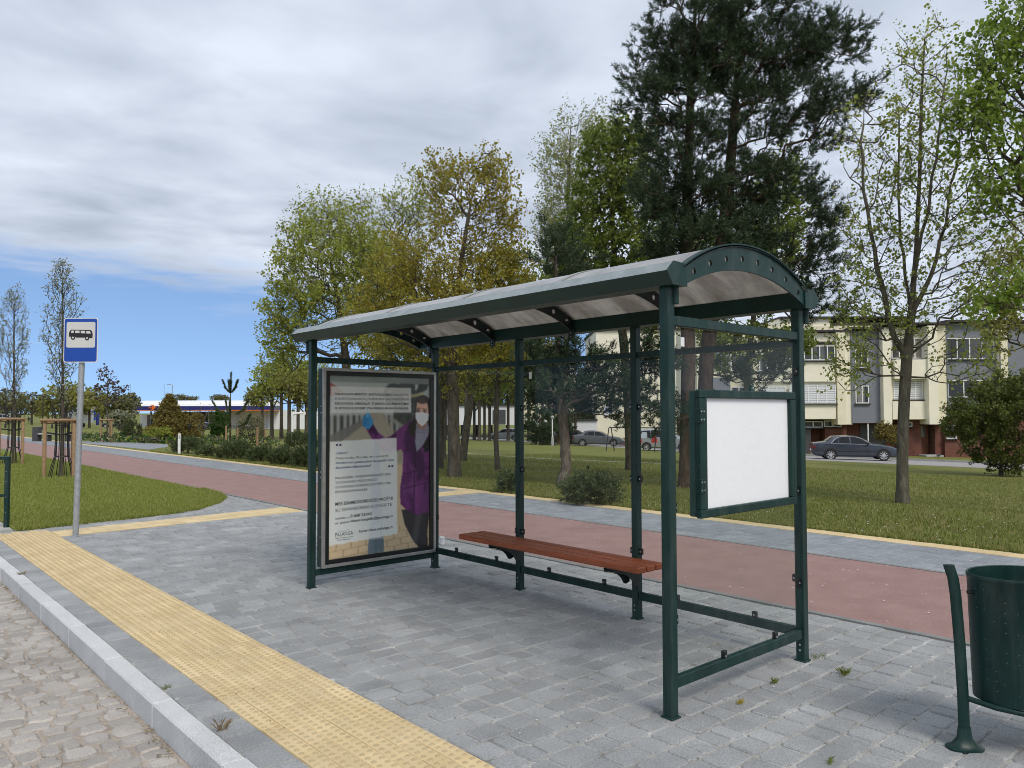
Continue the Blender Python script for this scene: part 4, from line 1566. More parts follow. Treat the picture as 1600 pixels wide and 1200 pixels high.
for xx in (.015, .585):
    MB().tube([(xx, 0, .735), (xx + (.06 if xx < .3 else -.06), 0, .735)], .009, 8).build('pivot', M['black_metal'], lb)

# ------------------------------------------------------------------ green railing at the left edge
rp = gnd(10, 823)
rl = thing('railing', rp, 'dark green square-tube railing on the grass at the left edge', 'railing', rz=-YAW)
for i, xx in enumerate((0.0, -1.5)):
    p_ = MB().cbox(xx - .028, xx + .028, -.028, .028, -.02, .945, .004).build('post', SG, rl)
    for zz in (.2, .42, .64, .78):
        MB().lathe([(0, -.0305), (.006, -.0305), (.006, -.027)], 8, (xx, 0, zz), 'y').build('bolt', M['steel'], p_)
MB().cbox(-1.53, .03, -.03, .03, .945, .99, .004).build('top_rail', SG, rl)
MB().cbox(-1.47, -.03, -.015, .015, .42, .46, .004).build('mid_rail', SG, rl)

# ------------------------------------------------------------------ small things on the ground
cp = gnd(691, 851)
cup = thing('paper_cup', (cp[0], cp[1], 0.004), 'small white paper cup on the paving behind the shelter', 'cup')
MB().lathe([(0, .0), (.026, .0), (.035, .085), (.037, .087), (.034, .089), (.025, .006), (0, .006)], 16).build('cup_body', M['white_matt'], cup, smooth=40)

WEEDS = ((1320, 1055, 34, .055, 'green grass tuft in the paving joint in front of the litter bin', 0),
         (1209, 1068, 20, .045, 'small green weed in the joint below the near bottom rail', 0),
         (1156, 1099, 22, .030, 'yellow flowering weed in the joint by the near shelter post', 1),
         (1278, 1027, 44, .022, 'flat mossy weed strip beside the rear corner post of the shelter', 0),
         (347, 1141, 12, .075, 'thin dry grass stalks between kerb and yellow strip', 2),
         (33, 899, 22, .045, 'dry weed tuft growing behind the kerb at far left', 2),
         (1297, 1192, 18, .035, 'little weed in the paving at the bottom edge of view', 0),
         (260, 1076, 16, .03, 'tiny green weed behind the middle of the near kerb', 0))
blade_mat('weed_green', (0.11, 0.16, 0.03, 1), (0.18, 0.23, 0.05, 1), (0.33, 0.30, 0.12, 1))
blade_mat('weed_yellow', (0.40, 0.30, 0.03, 1), (0.50, 0.38, 0.04, 1), (0.2, 0.2, 0.05, 1))
blade_mat('weed_dry', (0.22, 0.16, 0.09, 1), (0.33, 0.25, 0.15, 1), (0.17, 0.14, 0.07, 1))
for i, (px, py, nb_, hh, lab, kd) in enumerate(WEEDS):
    P = gnd(px, py)
    m = MB()
    r = random.Random(i + 50)
    spread = .045 if nb_ > 40 else .014
    for _ in range(nb_ * 2):
        a = r.uniform(0, 6.3)
        ox, oy = r.gauss(0, spread), r.gauss(0, spread * .5)
        h = hh * r.uniform(.35, .85)
        l = h * r.uniform(.3, 1.2)
        w = .0017
        m.add([(ox - w * math.sin(a), oy + w * math.cos(a), 0), (ox + w * math.sin(a), oy - w * math.cos(a), 0), (ox + l * .5 * math.cos(a), oy + l * .5 * math.sin(a), h * .75), (ox + l * math.cos(a), oy + l * math.sin(a), h)], [(0, 1, 2), (1, 3, 2)])
    tag(m.build('weed_tuft', M[('weed_green', 'weed_yellow', 'weed_dry')[kd]], loc=(P[0], P[1], .0)), lab, 'weed', 'weeds in the paving joints')
# dry litter gathered along the foot of the kerb
m = MB()
for i in range(420):
    y = rnd.uniform(2.5, 11)
    if math.sin(y * 3.1) + math.sin(y * 7.7) < .2 and rnd.random() < .8:
        continue
    x = 1.362 - abs(rnd.gauss(0, .035))
    s, a = rnd.uniform(.004, .02), rnd.uniform(0, 6.3)
    z = -.124 + rnd.uniform(0, .006)
    m.add([(x + s * math.cos(a), y + s * math.sin(a), z), (x - s * .3 * math.sin(a), y + s * .3 * math.cos(a), z + .004), (x - s * math.cos(a), y - s * math.sin(a), z + .002), (x + s * .3 * math.sin(a), y - s * .3 * math.cos(a), z)], [(0, 1, 2, 3)])
tag(m.build('debris', M['weed_dry']), 'dry brown plant litter along the foot of the kerb', 'debris', None, 'stuff')

# ------------------------------------------------------------------ vegetation materials
def leaf_mat(key, stops, trans=0.35, rough=0.55):
    t = NT(key)
    col = t.ramp(t.rand(), stops)
    v = t.coord('World')
    col = t.mix(1.0, col, t.ramp(t.noise(v, 1.1, 3), [(0.3, 0.75), (0.7, 1.2)]), 'MULTIPLY')
    p = t.principled(col, rough, 0, None, 0.35)
    tr = t.node('ShaderNodeBsdfTranslucent')
    t.l.new(col, tr.inputs[0])
    m = t.node('ShaderNodeMixShader')
    m.inputs[0].default_value = trans
    t.l.new(p.outputs[0], m.inputs[1])
    t.l.new(tr.outputs[0], m.inputs[2])
    M[key] = t.done(m)


leaf_mat('leaf_bronze', [(0, (0.26, 0.215, 0.03, 1)), (0.5, (0.36, 0.31, 0.045, 1)), (0.8, (0.33, 0.34, 0.05, 1)), (1, (0.48, 0.36, 0.08, 1))], 0.5)
leaf_mat('leaf_yellowgreen', [(0, (0.24, 0.28, 0.04, 1)), (0.6, (0.34, 0.38, 0.065, 1)), (1, (0.45, 0.46, 0.12, 1))], 0.5)
leaf_mat('leaf_olive', [(0, (0.22, 0.215, 0.045, 1)), (0.6, (0.30, 0.30, 0.07, 1)), (1, (0.38, 0.36, 0.12, 1))], 0.5)
leaf_mat('leaf_green', [(0, (0.12, 0.165, 0.028, 1)), (0.6, (0.185, 0.24, 0.042, 1)), (1, (0.27, 0.32, 0.075, 1))], 0.48)
leaf_mat('leaf_bright', [(0, (0.16, 0.24, 0.03, 1)), (0.6, (0.24, 0.34, 0.045, 1)), (1, (0.34, 0.42, 0.09, 1))], 0.5)
leaf_mat('leaf_linden', [(0, (0.24, 0.30, 0.05, 1)), (0.6, (0.34, 0.39, 0.08, 1)), (1, (0.46, 0.48, 0.15, 1))], 0.5)
leaf_mat('leaf_birch', [(0, (0.26, 0.29, 0.08, 1)), (1, (0.40, 0.41, 0.16, 1))], 0.5)
leaf_mat('leaf_pale', [(0, (0.20, 0.23, 0.12, 1)), (0.7, (0.28, 0.30, 0.18, 1)), (1, (0.46, 0.45, 0.38, 1))])
leaf_mat('leaf_purple', [(0, (0.07, 0.05, 0.05, 1)), (1, (0.14, 0.10, 0.08, 1))])
leaf_mat('leaf_bush', [(0, (0.072, 0.104, 0.018, 1)), (0.6, (0.124, 0.156, 0.029, 1)), (1, (0.221, 0.227, 0.065, 1))])
leaf_mat('leaf_gold', [(0, (0.135, 0.115, 0.024, 1)), (0.6, (0.216, 0.169, 0.041, 1)), (1, (0.338, 0.257, 0.068, 1))])
leaf_mat('leaf_box', [(0, (0.03, 0.075, 0.012, 1)), (1, (0.06, 0.13, 0.02, 1))])
leaf_mat('leaf_far', [(0, (0.120, 0.120, 0.048, 1)), (0.6, (0.176, 0.168, 0.072, 1)), (1, (0.240, 0.240, 0.112, 1))])
leaf_mat('needle', [(0, (0.024, 0.044, 0.020, 1)), (0.6, (0.044, 0.076, 0.034, 1)), (1, (0.093, 0.133, 0.060, 1))], 0.12)
leaf_mat('needle_mugo', [(0, (0.037, 0.062, 0.022, 1)), (0.6, (0.081, 0.110, 0.037, 1)), (1, (0.163, 0.188, 0.075, 1))], 0.2)


def bark_mat(key, c1, c2, c3, sc=9.0, bump=0.8):
    t = NT(key)
    v = t.coord('World')
    n = t.noise(v, sc, 6, 0.7, 0.8, (1, 1, 0.3))
    c = t.ramp(n, [(0.3, c1), (0.55, c2), (0.8, c3)])
    M[key] = t.done(t.principled(c, 0.9, 0, t.bump(n, bump, 0.02), 0.2))


bark_mat('bark', (0.04, 0.034, 0.026, 1), (0.10, 0.086, 0.066, 1), (0.18, 0.16, 0.13, 1))
bark_mat('bark_pine', (0.040, 0.028, 0.020, 1), (0.105, 0.072, 0.052, 1), (0.19, 0.135, 0.105, 1), 8)
bark_mat('bark_linden', (0.05, 0.046, 0.034, 1), (0.13, 0.115, 0.085, 1), (0.24, 0.215, 0.17, 1), 12)
bark_mat('bark_birch', (0.05, 0.045, 0.035, 1), (0.16, 0.15, 0.12, 1), (0.34, 0.33, 0.29, 1), 5, 0.3)
bark_mat('bark_flaky', (0.05, 0.036, 0.030, 1), (0.14, 0.115, 0.095, 1), (0.36, 0.31, 0.27, 1), 14)


# ------------------------------------------------------------------ tree growing
def unit(v):
    return v / np.maximum(np.linalg.norm(v, axis=-1, keepdims=True), 1e-9)


def rand_dirs(rg, n, zb=0.0):
    v = rg.normal(size=(n, 3))
    v[:, 2] += zb
    return unit(v)


def frames(d):
    """orthonormal side vectors for an array of directions"""
    h = np.where(np.abs(d[:, 2:3]) < 0.9, np.array([[0, 0, 1.0]]), np.array([[1.0, 0, 0]]))
    s = unit(np.cross(d, h))
    return s, np.cross(s, d)


def ell_points(rg, blobs, n, depth, out=0.55):
    """points in a union of crown blobs given as (px, py, rx_px, ry_px, weight[, ddepth])"""
    w = np.array([b[4] for b in blobs], float)
    cnt = rg.multinomial(n, w / w.sum())
    res = []
    for b, c in zip(blobs, cnt):
        dd = depth + (b[5] if len(b) > 5 else 0.0)
        C0 = at(b[0], b[1], dd)
        rx, rz = b[2] * dd / F_PX, b[3] * dd / F_PX
        q = rand_dirs(rg, c) * (rg.uniform(0, 1, (c, 1)) ** out)
        res.append(C0 + q * np.array([rx, rx, rz]))
    return np.concatenate(res)


def skeleton(rg, trunk, pts, bf=0.25, seg=0.33, sag=0.12, down=0.9, zmin=None, jit=0.03, stems=()):
    cap = 60000
    P = np.zeros((cap, 3))
    par = np.full(cap, -1, dtype=np.int64)
    plen = np.zeros(cap)
    ok = np.zeros(cap, dtype=bool)
    n = 0
    tr = []
    for a, b in zip(trunk[:-1], trunk[1:]):
        k = max(1, int(np.linalg.norm(b - a) / seg))
        for i in range(k):
            tr.append(a + (b - a) * i / k)
    tr.append(trunk[-1])
    for i, q in enumerate(tr):
        P[n] = q
        par[n] = n - 1
        plen[n] = plen[n - 1] + np.linalg.norm(P[n] - P[n - 1]) if n else 0
        ok[n] = zmin is None or q[2] > zmin
        n += 1
    for st in stems:
        prev = int(np.argmin(np.linalg.norm(P[:n] - st[0], axis=1)))
        a = P[prev]
        for b in st[1:]:
            k = max(1, int(np.linalg.norm(b - a) / seg))
            for i in range(1, k + 1):
                P[n] = a + (b - a) * i / k + rg.normal(size=3) * jit * .6
                par[n] = prev
                plen[n] = plen[prev] + np.linalg.norm(P[n] - P[prev])
                ok[n] = zmin is None or P[n][2] > zmin
                prev = n
                n += 1
            a = b
        tr = tr + [q for q in st[1:]]
    ntr = n
    T = np.array(P[:n])
    dist = np.array([np.min(np.linalg.norm(T - p, axis=1)) for p in pts])
    for idx in np.argsort(dist):
        p = pts[idx]
        d = P[:n] - p
        L = np.sqrt((d * d).sum(1))
        cost = L + bf * plen[:n] + down * np.maximum(d[:, 2] + 0.15 * L, 0)
        cost[~ok[:n]] = 1e9
        j = int(np.argmin(cost))
        a = P[j].copy()
        l = L[j]
        k = max(1, int(math.ceil(l / seg)))
        mid = (a + p) / 2 - np.array([0, 0, sag * l]) + rg.normal(size=3) * 0.06 * l
        prev = j
        for i in range(1, k + 1):
            f = i / k
            q = a * (1 - f) ** 2 + 2 * mid * f * (1 - f) + p * f * f
            if i < k:
                q = q + rg.normal(size=3) * jit
            P[n] = q
            par[n] = prev
            plen[n] = plen[prev] + np.linalg.norm(q - P[prev])
            ok[n] = True
            prev = n
            n += 1
            if n >= cap - 50:
                break
    return P[:n], par[:n], ntr


def radii(par, r_base, r_tip=0.004, ex=0.5):
    n = len(par)
    cnt = np.zeros(n)
    has = np.zeros(n, dtype=bool)
    has[par[par >= 0]] = True
    cnt[~has] = 1
    for i in range(n - 1, 0, -1):
        if par[i] >= 0:
            cnt[par[i]] += cnt[i]
    tot = cnt[0]
    r = r_tip + (r_base - r_tip) * (cnt / tot) ** ex
    return r, cnt


def wood_mesh(P, par, r, big=8):
    """tubes along chains of the skeleton, all triangles"""
    n = len(P)
    kids = [[] for _ in range(n)]
    for i in range(1, n):
        if par[i] >= 0:
            kids[par[i]].append(i)
    V, Fc = [], []
    nv = 0
    stack = [(0, -1)]
    while stack:
        st, pr = stack.pop()
        chain = ([pr] if pr >= 0 else []) + [st]
        cur = st
        while kids[cur]:
            ks = sorted(kids[cur], key=lambda q: -r[q])
            for q in ks[1:]:
                stack.append((q, cur))
            cur = ks[0]
            chain.append(cur)
        if len(chain) < 2:
            continue
        pts = P[chain]
        rr = r[chain].copy()
        if pr >= 0:
            rr[0] = min(rr[0], rr[1] * 1.25)
        sd = big if rr.max() > 0.05 else (5 if rr.max() > 0.015 else 3)
        tg = np.gradient(pts, axis=0)
        tg = unit(tg)
        s, u = frames(tg)
        ref = s[0]
        for i in range(len(pts)):
            q = ref - tg[i] * (ref @ tg[i])
            q = q / max(np.linalg.norm(q), 1e-9)
            s[i] = q
            ref = q
        u = np.cross(tg, s)
        a = np.arange(sd) * 2 * np.pi / sd
        ring = pts[:, None, :] + rr[:, None, None] * (np.cos(a)[None, :, None] * s[:, None, :] + np.sin(a)[None, :, None] * u[:, None, :])
        V.append(ring.reshape(-1, 3))
        m = len(pts)
        i0 = (np.arange(m - 1)[:, None] * sd + np.arange(sd)[None, :]).ravel() + nv
        i1 = (np.arange(m - 1)[:, None] * sd + (np.arange(sd)[None, :] + 1) % sd).ravel() + nv
        Fc.append(np.stack([i0, i1, i1 + sd], 1))
        Fc.append(np.stack([i0, i1 + sd, i0 + sd], 1))
        nv += m * sd
    return np.concatenate(V), np.concatenate(Fc)


def twig_mesh(b, d, L, rad, off):
    """thin three-sided cones; b base points, d directions"""
    n = len(b)
    s, u = frames(d)
    V = np.zeros((n, 4, 3))
    for k in range(3):
        a = 2 * np.pi * k / 3
        V[:, k] = b + (s * math.cos(a) + u * math.sin(a)) * rad
    V[:, 3] = b + d * L[:, None]
    i = np.arange(n)[:, None] * 4 + off
    Fc = np.concatenate([i + np.array([[0, 1, 3]]), i + np.array([[1, 2, 3]]), i + np.array([[2, 0, 3]])])
    return V.reshape(-1, 3), Fc


def leaves_mesh(rg, c, size, zb=-0.3, wide=0.42):
    n = len(c)
    a = rand_dirs(rg, n, zb)
    s, u = frames(a)
    th = rg.uniform(0, 2 * np.pi, n)[:, None]
    b = s * np.cos(th) + u * np.sin(th)
    nn = np.cross(a, b)
    sz = (size * rg.uniform(0.45, 1.5, n))[:, None]
    V = np.zeros((n, 4, 3))
    V[:, 0] = c
    V[:, 1] = c + a * sz * 0.5 + b * sz * wide + nn * sz * 0.12
    V[:, 2] = c + a * sz
    V[:, 3] = c + a * sz * 0.5 - b * sz * wide + nn * sz * 0.12
    i = np.arange(n)[:, None] * 4
    return V.reshape(-1, 3), np.concatenate([i + np.array([[0, 1, 2]]), i + np.array([[0, 2, 3]])])


def shoot_mesh(rg, c, d, L, nn=36, nl=0.075, w=0.0055):
    """pine shoots: needles standing off a short axis"""
    n = len(c)
    f = rg.uniform(0.0, 1.0, (n, nn))
    th = rg.uniform(0, 2 * np.pi, (n, nn))
    s, u = frames(d)
    side = s[:, None] * np.cos(th)[..., None] + u[:, None] * np.sin(th)[..., None]
    fwd = rg.uniform(0.35, 1.0, (n, nn))[..., None]
    nd = unit(side * (1.0 - 0.55 * f[..., None] * 0.6) + d[:, None] * fwd)
    b = c[:, None] + d[:, None] * (f * L[:, None])[..., None]
    ln = (nl * rg.uniform(0.7, 1.25, (n, nn)))[..., None]
    wv = unit(np.cross(nd, rand_dirs(rg, n * nn).reshape(n, nn, 3))) * w
    V = np.stack([b - wv, b + wv, b + nd * ln], 2).reshape(-1, 3)
    return V, np.arange(len(V)).reshape(-1, 3)


def plant_tree(name, label, base_p, trunk, pts, seed, r_base, leaf, bark, twigs=4, tl=(0.18, 0.45), lpt=5, lsize=0.085, bf=0.25, seg=0.33, sag=0.12,
               down=0.9, zmin=None, ex=0.5, r_tip=0.004, group=None, cat='tree', zb=-0.3, wide=0.42, bare=0.0, tz=0.3, cname='crown', big=8, flare=1.35, stems=()):
    rg = np.random.default_rng(seed)
    root = thing(name, base_p, label, cat, group, world=True)
    O = np.array(base_p, float)
    P, par, nt = skeleton(rg, trunk, pts, bf, seg, sag, down, zmin, stems=stems)
    r, cnt = radii(par, r_base, r_tip, ex)
    hgt = P[:nt, 2] - P[0, 2]
    r[:nt] *= 1 + (flare - 1) * np.exp(-hgt / 0.25)
    V, Fc = wood_mesh(P, par, r, big)
    tips = np.where(cnt <= 2)[0]
    tips = tips[tips >= nt] if len(tips) > nt else tips
    sel = np.repeat(tips, twigs)
    b = P[sel]
    pd = unit(P[sel] - P[np.maximum(par[sel], 0)])
    d = unit(pd * 0.7 + rand_dirs(rg, len(sel)) * 0.8 + np.array([0, 0, tz]))
    L = rg.uniform(tl[0], tl[1], len(sel))
    V2, F2 = twig_mesh(b, d, L, max(r_tip * 0.75, 0.0025), len(V))
    w = np_mesh('trunk', np.concatenate([V, V2]) - O, np.concatenate([Fc, F2]), M[bark], root, smooth=True)
    if lpt and leaf:
        live = rg.uniform(0, 1, len(sel)) >= bare
        b, d, L = b[live], d[live], L[live]
        k = np.repeat(np.arange(len(b)), lpt)
        f = 1.05 - 0.7 * rg.uniform(0, 1, len(k)) ** 1.8
        c = b[k] + d[k] * (L[k] * f)[:, None] + rg.normal(size=(len(k), 3)) * 0.04
        V3, F3 = leaves_mesh(rg, c, lsize, zb, wide)
        np_mesh(cname, V3 - O, F3, M[leaf], root)
    return root


def plant_pine(name, label, base_p, trunk, pts, seed, r_base, shoots=5, bf=0.18, sag=0.05, nn=34, nl=0.085, sl=(0.14, 0.30), zmin=None, bark='bark_pine', mat='needle', down=0.5,
               ex=0.6, seg=0.35, w=0.0075, tz=0.5, group=None, cat='tree', r_tip=0.005, spread=0.7):
    rg = np.random.default_rng(seed)
    root = thing(name, base_p, label, cat, group, world=True)
    O = np.array(base_p, float)
    P, par, nt = skeleton(rg, trunk, pts, bf, seg, sag, down, zmin)
    r, cnt = radii(par, r_base, r_tip, ex)
    hgt = P[:nt, 2] - P[0, 2]
    r[:nt] *= 1 + 0.25 * np.exp(-hgt / 0.3)
    V, Fc = wood_mesh(P, par, r, 9)
    np_mesh('trunk', V - O, Fc, M[bark], root, smooth=True)
    tips = np.where(cnt <= 2)[0]
    tips = tips[tips >= nt]
    sel = np.repeat(tips, shoots)
    pd = unit(P[sel] - P[np.maximum(par[sel], 0)])
    d = unit(pd * 0.9 + rand_dirs(rg, len(sel)) * spread + np.array([0, 0, tz]))
    c = P[sel] + rg.normal(size=(len(sel), 3)) * 0.06
    V3, F3 = shoot_mesh(rg, c, d, rg.uniform(sl[0], sl[1], len(sel)), nn, nl, w)
    np_mesh('crown', V3 - O, F3, M[mat], root)
    return root


def trunk_px(pts):
    """trunk path from (px, py, depth) points; the first one is set on the ground"""
    out = [at(px, py, d) for px, py, d in pts]
    out[0] = np.array([out[0][0], out[0][1], zg(out[0][0]) - 0.05])
    return out


# ------------------------------------------------------------------ the trees around the shelter
def deciduous(label, tp, blobs, n, seed, rb, leaf, bark='bark', name='tree', out=0.55, **k):
    T = trunk_px(tp)
    rg = np.random.default_rng(seed + 1000)
    pts = ell_points(rg, blobs, n, tp[0][2], out)
    pts[:, 2] = np.maximum(pts[:, 2], zg(T[0][0]) + 1.2)
    return plant_tree(name, label, T[0], T, pts, seed, rb, leaf, bark, **k)


deciduous('bronze-leaved maple with thick trunk rising behind the middle of the shelter roof', [(710, 745, 19.8), (708, 640, 19.8), (706, 560, 19.8), (712, 480, 19.8), (722, 400, 19.8), (735, 320, 19.8)],
          [(700, 470, 115, 105, 4), (640, 440, 80, 90, 2), (745, 330, 75, 80, 2), (790, 420, 50, 90, 1.3), (700, 285, 50, 45, .8), (600, 500, 60, 70, 1.2), (760, 275, 35, 40, .5), (690, 585, 80, 35, .7), (755, 450, 60, 70, 1.4), (740, 540, 70, 50, 1.2)],
          1350, 3, .155, 'leaf_bronze', zmin=1.9, twigs=4, lpt=8, lsize=.062, tl=(.12, .36), ex=.62)
deciduous('yellow-green maple with bare top twigs at left behind the shelter roof', [(548, 735, 26), (546, 640, 26), (540, 560, 26), (530, 480, 26), (515, 400, 26)],
          [(500, 450, 82, 110, 4), (455, 510, 48, 75, 1.8), (545, 400, 55, 85, 1.5), (470, 400, 40, 70, 1), (560, 510, 50, 70, 1), (440, 570, 30, 40, .5), (590, 440, 50, 90, 1.4), (600, 540, 60, 50, 1)],
          1200, 5, .16, 'leaf_yellowgreen', zmin=1.6, twigs=4, lpt=7, lsize=.078, tl=(.16, .48), bare=.12, ex=.62)
deciduous('tall bare-twigged tree with olive buds behind the bronze maple', [(690, 733, 31), (690, 640, 31), (670, 540, 31), (640, 440, 31), (610, 360, 31)],
          [(590, 380, 70, 85, 3), (530, 345, 45, 50, 1), (650, 330, 50, 60, 1.2), (560, 470, 70, 70, 1.2), (495, 345, 40, 42, .8), (610, 460, 60, 70, 1.5), (620, 400, 50, 70, 1.2)],
          800, 8, .17, 'leaf_yellowgreen', zmin=2.5, twigs=5, lpt=5, lsize=.075, tl=(.25, .75), bare=.18, ex=.64)
deciduous('slim silver birch with sparse hanging leaves left of the big pine', [(880, 700, 36), (884, 560, 36), (888, 420, 36), (888, 300, 36), (892, 190, 36)],
          [(885, 260, 42, 95, 3), (868, 360, 36, 90, 2), (930, 210, 36, 55, 1.2), (905, 420, 40, 80, 1)],
          620, 13, .14, 'leaf_birch', 'bark_birch', zmin=4, twigs=5, lpt=5, lsize=.08, tl=(.25, .75), tz=-.5, sag=-.02, ex=.66)
deciduous('dense green maple filling the gap between birch and big pine', [(985, 735, 26), (982, 640, 26), (975, 540, 26), (962, 430, 26), (955, 320, 26)],
          [(955, 290, 62, 95, 3), (925, 380, 55, 95, 2.4), (1000, 400, 65, 100, 2.2), (890, 440, 45, 60, 1), (985, 230, 45, 55, 1), (1040, 480, 60, 60, 1)],
          900, 17, .15, 'leaf_green', zmin=3, twigs=4, lpt=7, lsize=.11, tl=(.15, .45), ex=.62)
deciduous('green maple standing behind the twin pine trunks near the flats', [(1165, 735, 30), (1165, 640, 30), (1170, 560, 30), (1185, 430, 30), (1195, 320, 30)],
          [(1175, 420, 80, 100, 3), (1220, 320, 60, 90, 1.5), (1130, 540, 60, 45, 1.2), (1215, 545, 55, 40, .9), (1120, 400, 60, 90, 1)],
          640, 19, .13, 'leaf_green', zmin=2.4, twigs=4, lpt=6, lsize=.12, tl=(.16, .45), ex=.62)
deciduous('tall linden with sparse pale young leaves in front of the flats', [(1410, 785, 15.2), (1410, 700, 15.2), (1413, 620, 15.2), (1417, 558, 15.2), (1424, 490, 15.2), (1432, 380, 15.25), (1437, 270, 15.3), (1440, 150, 15.3), (1445, 60, 15.3)],
          [(1450, 130, 62, 115, 2.2), (1400, 300, 62, 150, 2.2), (1480, 320, 70, 150, 2.2), (1360, 400, 55, 120, 1.4), (1530, 430, 60, 90, 1.3), (1340, 490, 55, 70, .9), (1440, 480, 90, 70, 1.3), (1350, 220, 35, 90, .8), (1340, 575, 60, 40, .7), (1500, 560, 70, 45, .7)],
          600, 23, .112, 'leaf_linden', 'bark_linden', zmin=2.2, twigs=4, lpt=6, lsize=.058, tl=(.15, .42), bf=.30, sag=.10, ex=.56, flare=1.4, bare=.25,
          stems=[[at(x, y, d) for x, y, d in q] for q in ([(1416, 560, 15.2), (1398, 528, 15.15), (1384, 470, 15.1), (1366, 390, 15.0), (1350, 300, 15.0), (1346, 220, 15.0), (1356, 140, 15.0)], [(1426, 480, 15.2), (1452, 430, 15.3), (1478, 350, 15.4), (1492, 260, 15.5), (1500, 170, 15.5)], [(1424, 500, 15.2), (1410, 400, 15.5), (1402, 290, 15.7), (1405, 180, 15.8)], [(1430, 430, 15.2), (1450, 330, 14.9), (1466, 220, 14.8), (1478, 110, 14.8)])])
deciduous('bright green maple reaching in from the right edge of view', [(1690, 830, 13), (1680, 700, 13), (1660, 560, 13), (1640, 420, 13), (1620, 280, 13), (1610, 150, 13)],
          [(1585, 100, 85, 105, 3), (1545, 190, 65, 70, 1.4), (1640, 60, 90, 110, 1.5), (1600, 300, 60, 80, 1.0), (1690, 300, 90, 160, 2), (1550, 300, 45, 50, .5), (1590, 470, 60, 35, .5)],
          560, 29, .12, 'leaf_bright', zmin=2.2, twigs=4, lpt=6, lsize=.075, tl=(.12, .36), bf=.3, ex=.6)
deciduous('olive leafed tree far right behind the flats lawn', [(1640, 730, 30), (1630, 600, 30), (1620, 480, 30), (1610, 400, 30)],
          [(1600, 430, 60, 75, 2), (1570, 500, 50, 60, 1), (1660, 380, 70, 90, 1.5)], 300, 31, .13, 'leaf_olive', zmin=2.6, twigs=4, lpt=4, lsize=.12, tl=(.2, .5))
deciduous('slender leaning trunk tree behind the left glass pane', [(778, 735, 23.5), (775, 690, 23.5), (776, 620, 23.5), (783, 540, 23.5), (795, 460, 23.5)],
          [(790, 520, 60, 60, 2), (800, 430, 45, 60, 1.2), (750, 580, 50, 40, 1), (840, 560, 40, 40, .8)], 330, 37, .075, 'leaf_yellowgreen', zmin=2.3, twigs=4, lpt=4, lsize=.09, tl=(.15, .4))
deciduous('dark trunked tree hard against the poster case frame', [(688, 733, 24), (690, 650, 24), (690, 580, 24), (684, 500, 24)],
          [(650, 560, 80, 40, 2), (620, 540, 50, 40, 1), (720, 560, 60, 40, 1)], 300, 41, .085, 'leaf_olive', zmin=2.2, twigs=4, lpt=4, lsize=.10, tl=(.2, .4))
deciduous('leaning grey trunk tree further back on the lawn', [(722, 718, 30), (730, 660, 30), (738, 600, 30), (742, 540, 30), (748, 470, 30)],
          [(740, 520, 70, 60, 2), (770, 570, 60, 40, 1)], 300, 43, .15, 'leaf_green', zmin=2.8, twigs=4, lpt=4, lsize=.11, tl=(.2, .4))

# the large pines
def pine_pts(seed, blobs, n, depth, flat=0.5, k=8):
    """clumped attractors: flat plates of foliage spread through the crown"""
    rg = np.random.default_rng(seed)
    cc = ell_points(rg, blobs, max(1, n // k), depth, 0.45)
    q = np.repeat(cc, k, 0)
    return q + rg.normal(size=q.shape) * np.array([0.23, 0.23, 0.23 * flat])


T = trunk_px([(1072, 758, 18.2), (1074, 680, 18.2), (1076, 560, 18.2), (1072, 420, 18.2), (1075, 280, 18.3), (1080, 120, 18.4), (1090, -40, 18.4)])
plant_pine('pine_tree', 'big dark Scots pine, left of the twin trunks beside the notice board', T[0], T,
           pine_pts(1, [(1040, 150, 50, 70, 1.5), (1090, 60, 75, 90, 2.6), (1042, 300, 44, 70, 1.4), (1085, 250, 80, 100, 2.6), (1090, 410, 80, 60, 1.8), (985, 140, 20, 46, .35), (1075, -50, 60, 60, 1), (1050, 640, 50, 26, .3), (1075, 330, 60, 60, 1.4), (1050, 480, 70, 36, .7)], 1650, 18.2),
           51, .17, zmin=2.4, shoots=5, nl=.10)
T = trunk_px([(1104, 760, 18.7), (1100, 680, 18.7), (1104, 560, 18.7), (1122, 420, 18.7), (1138, 300, 18.8), (1150, 150, 18.9), (1160, -20, 18.9)])
plant_pine('pine_tree', 'big dark Scots pine, right of the twin trunks with boughs reaching right', T[0], T,
           pine_pts(2, [(1180, 60, 85, 95, 2.6), (1255, 85, 58, 55, 1.6), (1280, 160, 55, 45, 1.2), (1315, 65, 28, 28, .4), (1335, 150, 26, 16, .25), (1205, 200, 85, 70, 2.2), (1290, 225, 50, 30, .5), (1160, 330, 80, 90, 2), (1250, 400, 62, 50, .8), (1270, 340, 50, 40, .5), (1190, -50, 75, 55, 1.2), (1240, 475, 60, 35, .6), (1150, 440, 70, 50, 1), (1200, 575, 70, 30, .5), (1150, 130, 60, 80, 1.2), (1200, 300, 60, 60, 1)], 1750, 18.7),
           53, .18, zmin=2.4, shoots=5, nl=.10)
T = trunk_px([(876, 757, 17.9), (885, 730, 17.9), (883, 690, 17.9), (878, 640, 17.9), (872, 560, 17.9), (872, 480, 17.9), (868, 400, 17.9), (872, 350, 17.9)])
plant_pine('pine_tree', 'medium Scots pine with crooked flaky trunk behind the middle glass pane', T[0], T,
           pine_pts(3, [(868, 400, 32, 45, 1.2), (900, 440, 45, 45, 1), (860, 600, 50, 40, 1), (930, 590, 75, 45, 1.6), (985, 600, 55, 40, 1.2), (870, 520, 50, 50, .9), (1010, 560, 45, 30, .6), (930, 640, 40, 22, .4)], 560, 17.9, .5),
           57, .115, zmin=1.5, bark='bark_flaky', shoots=6)

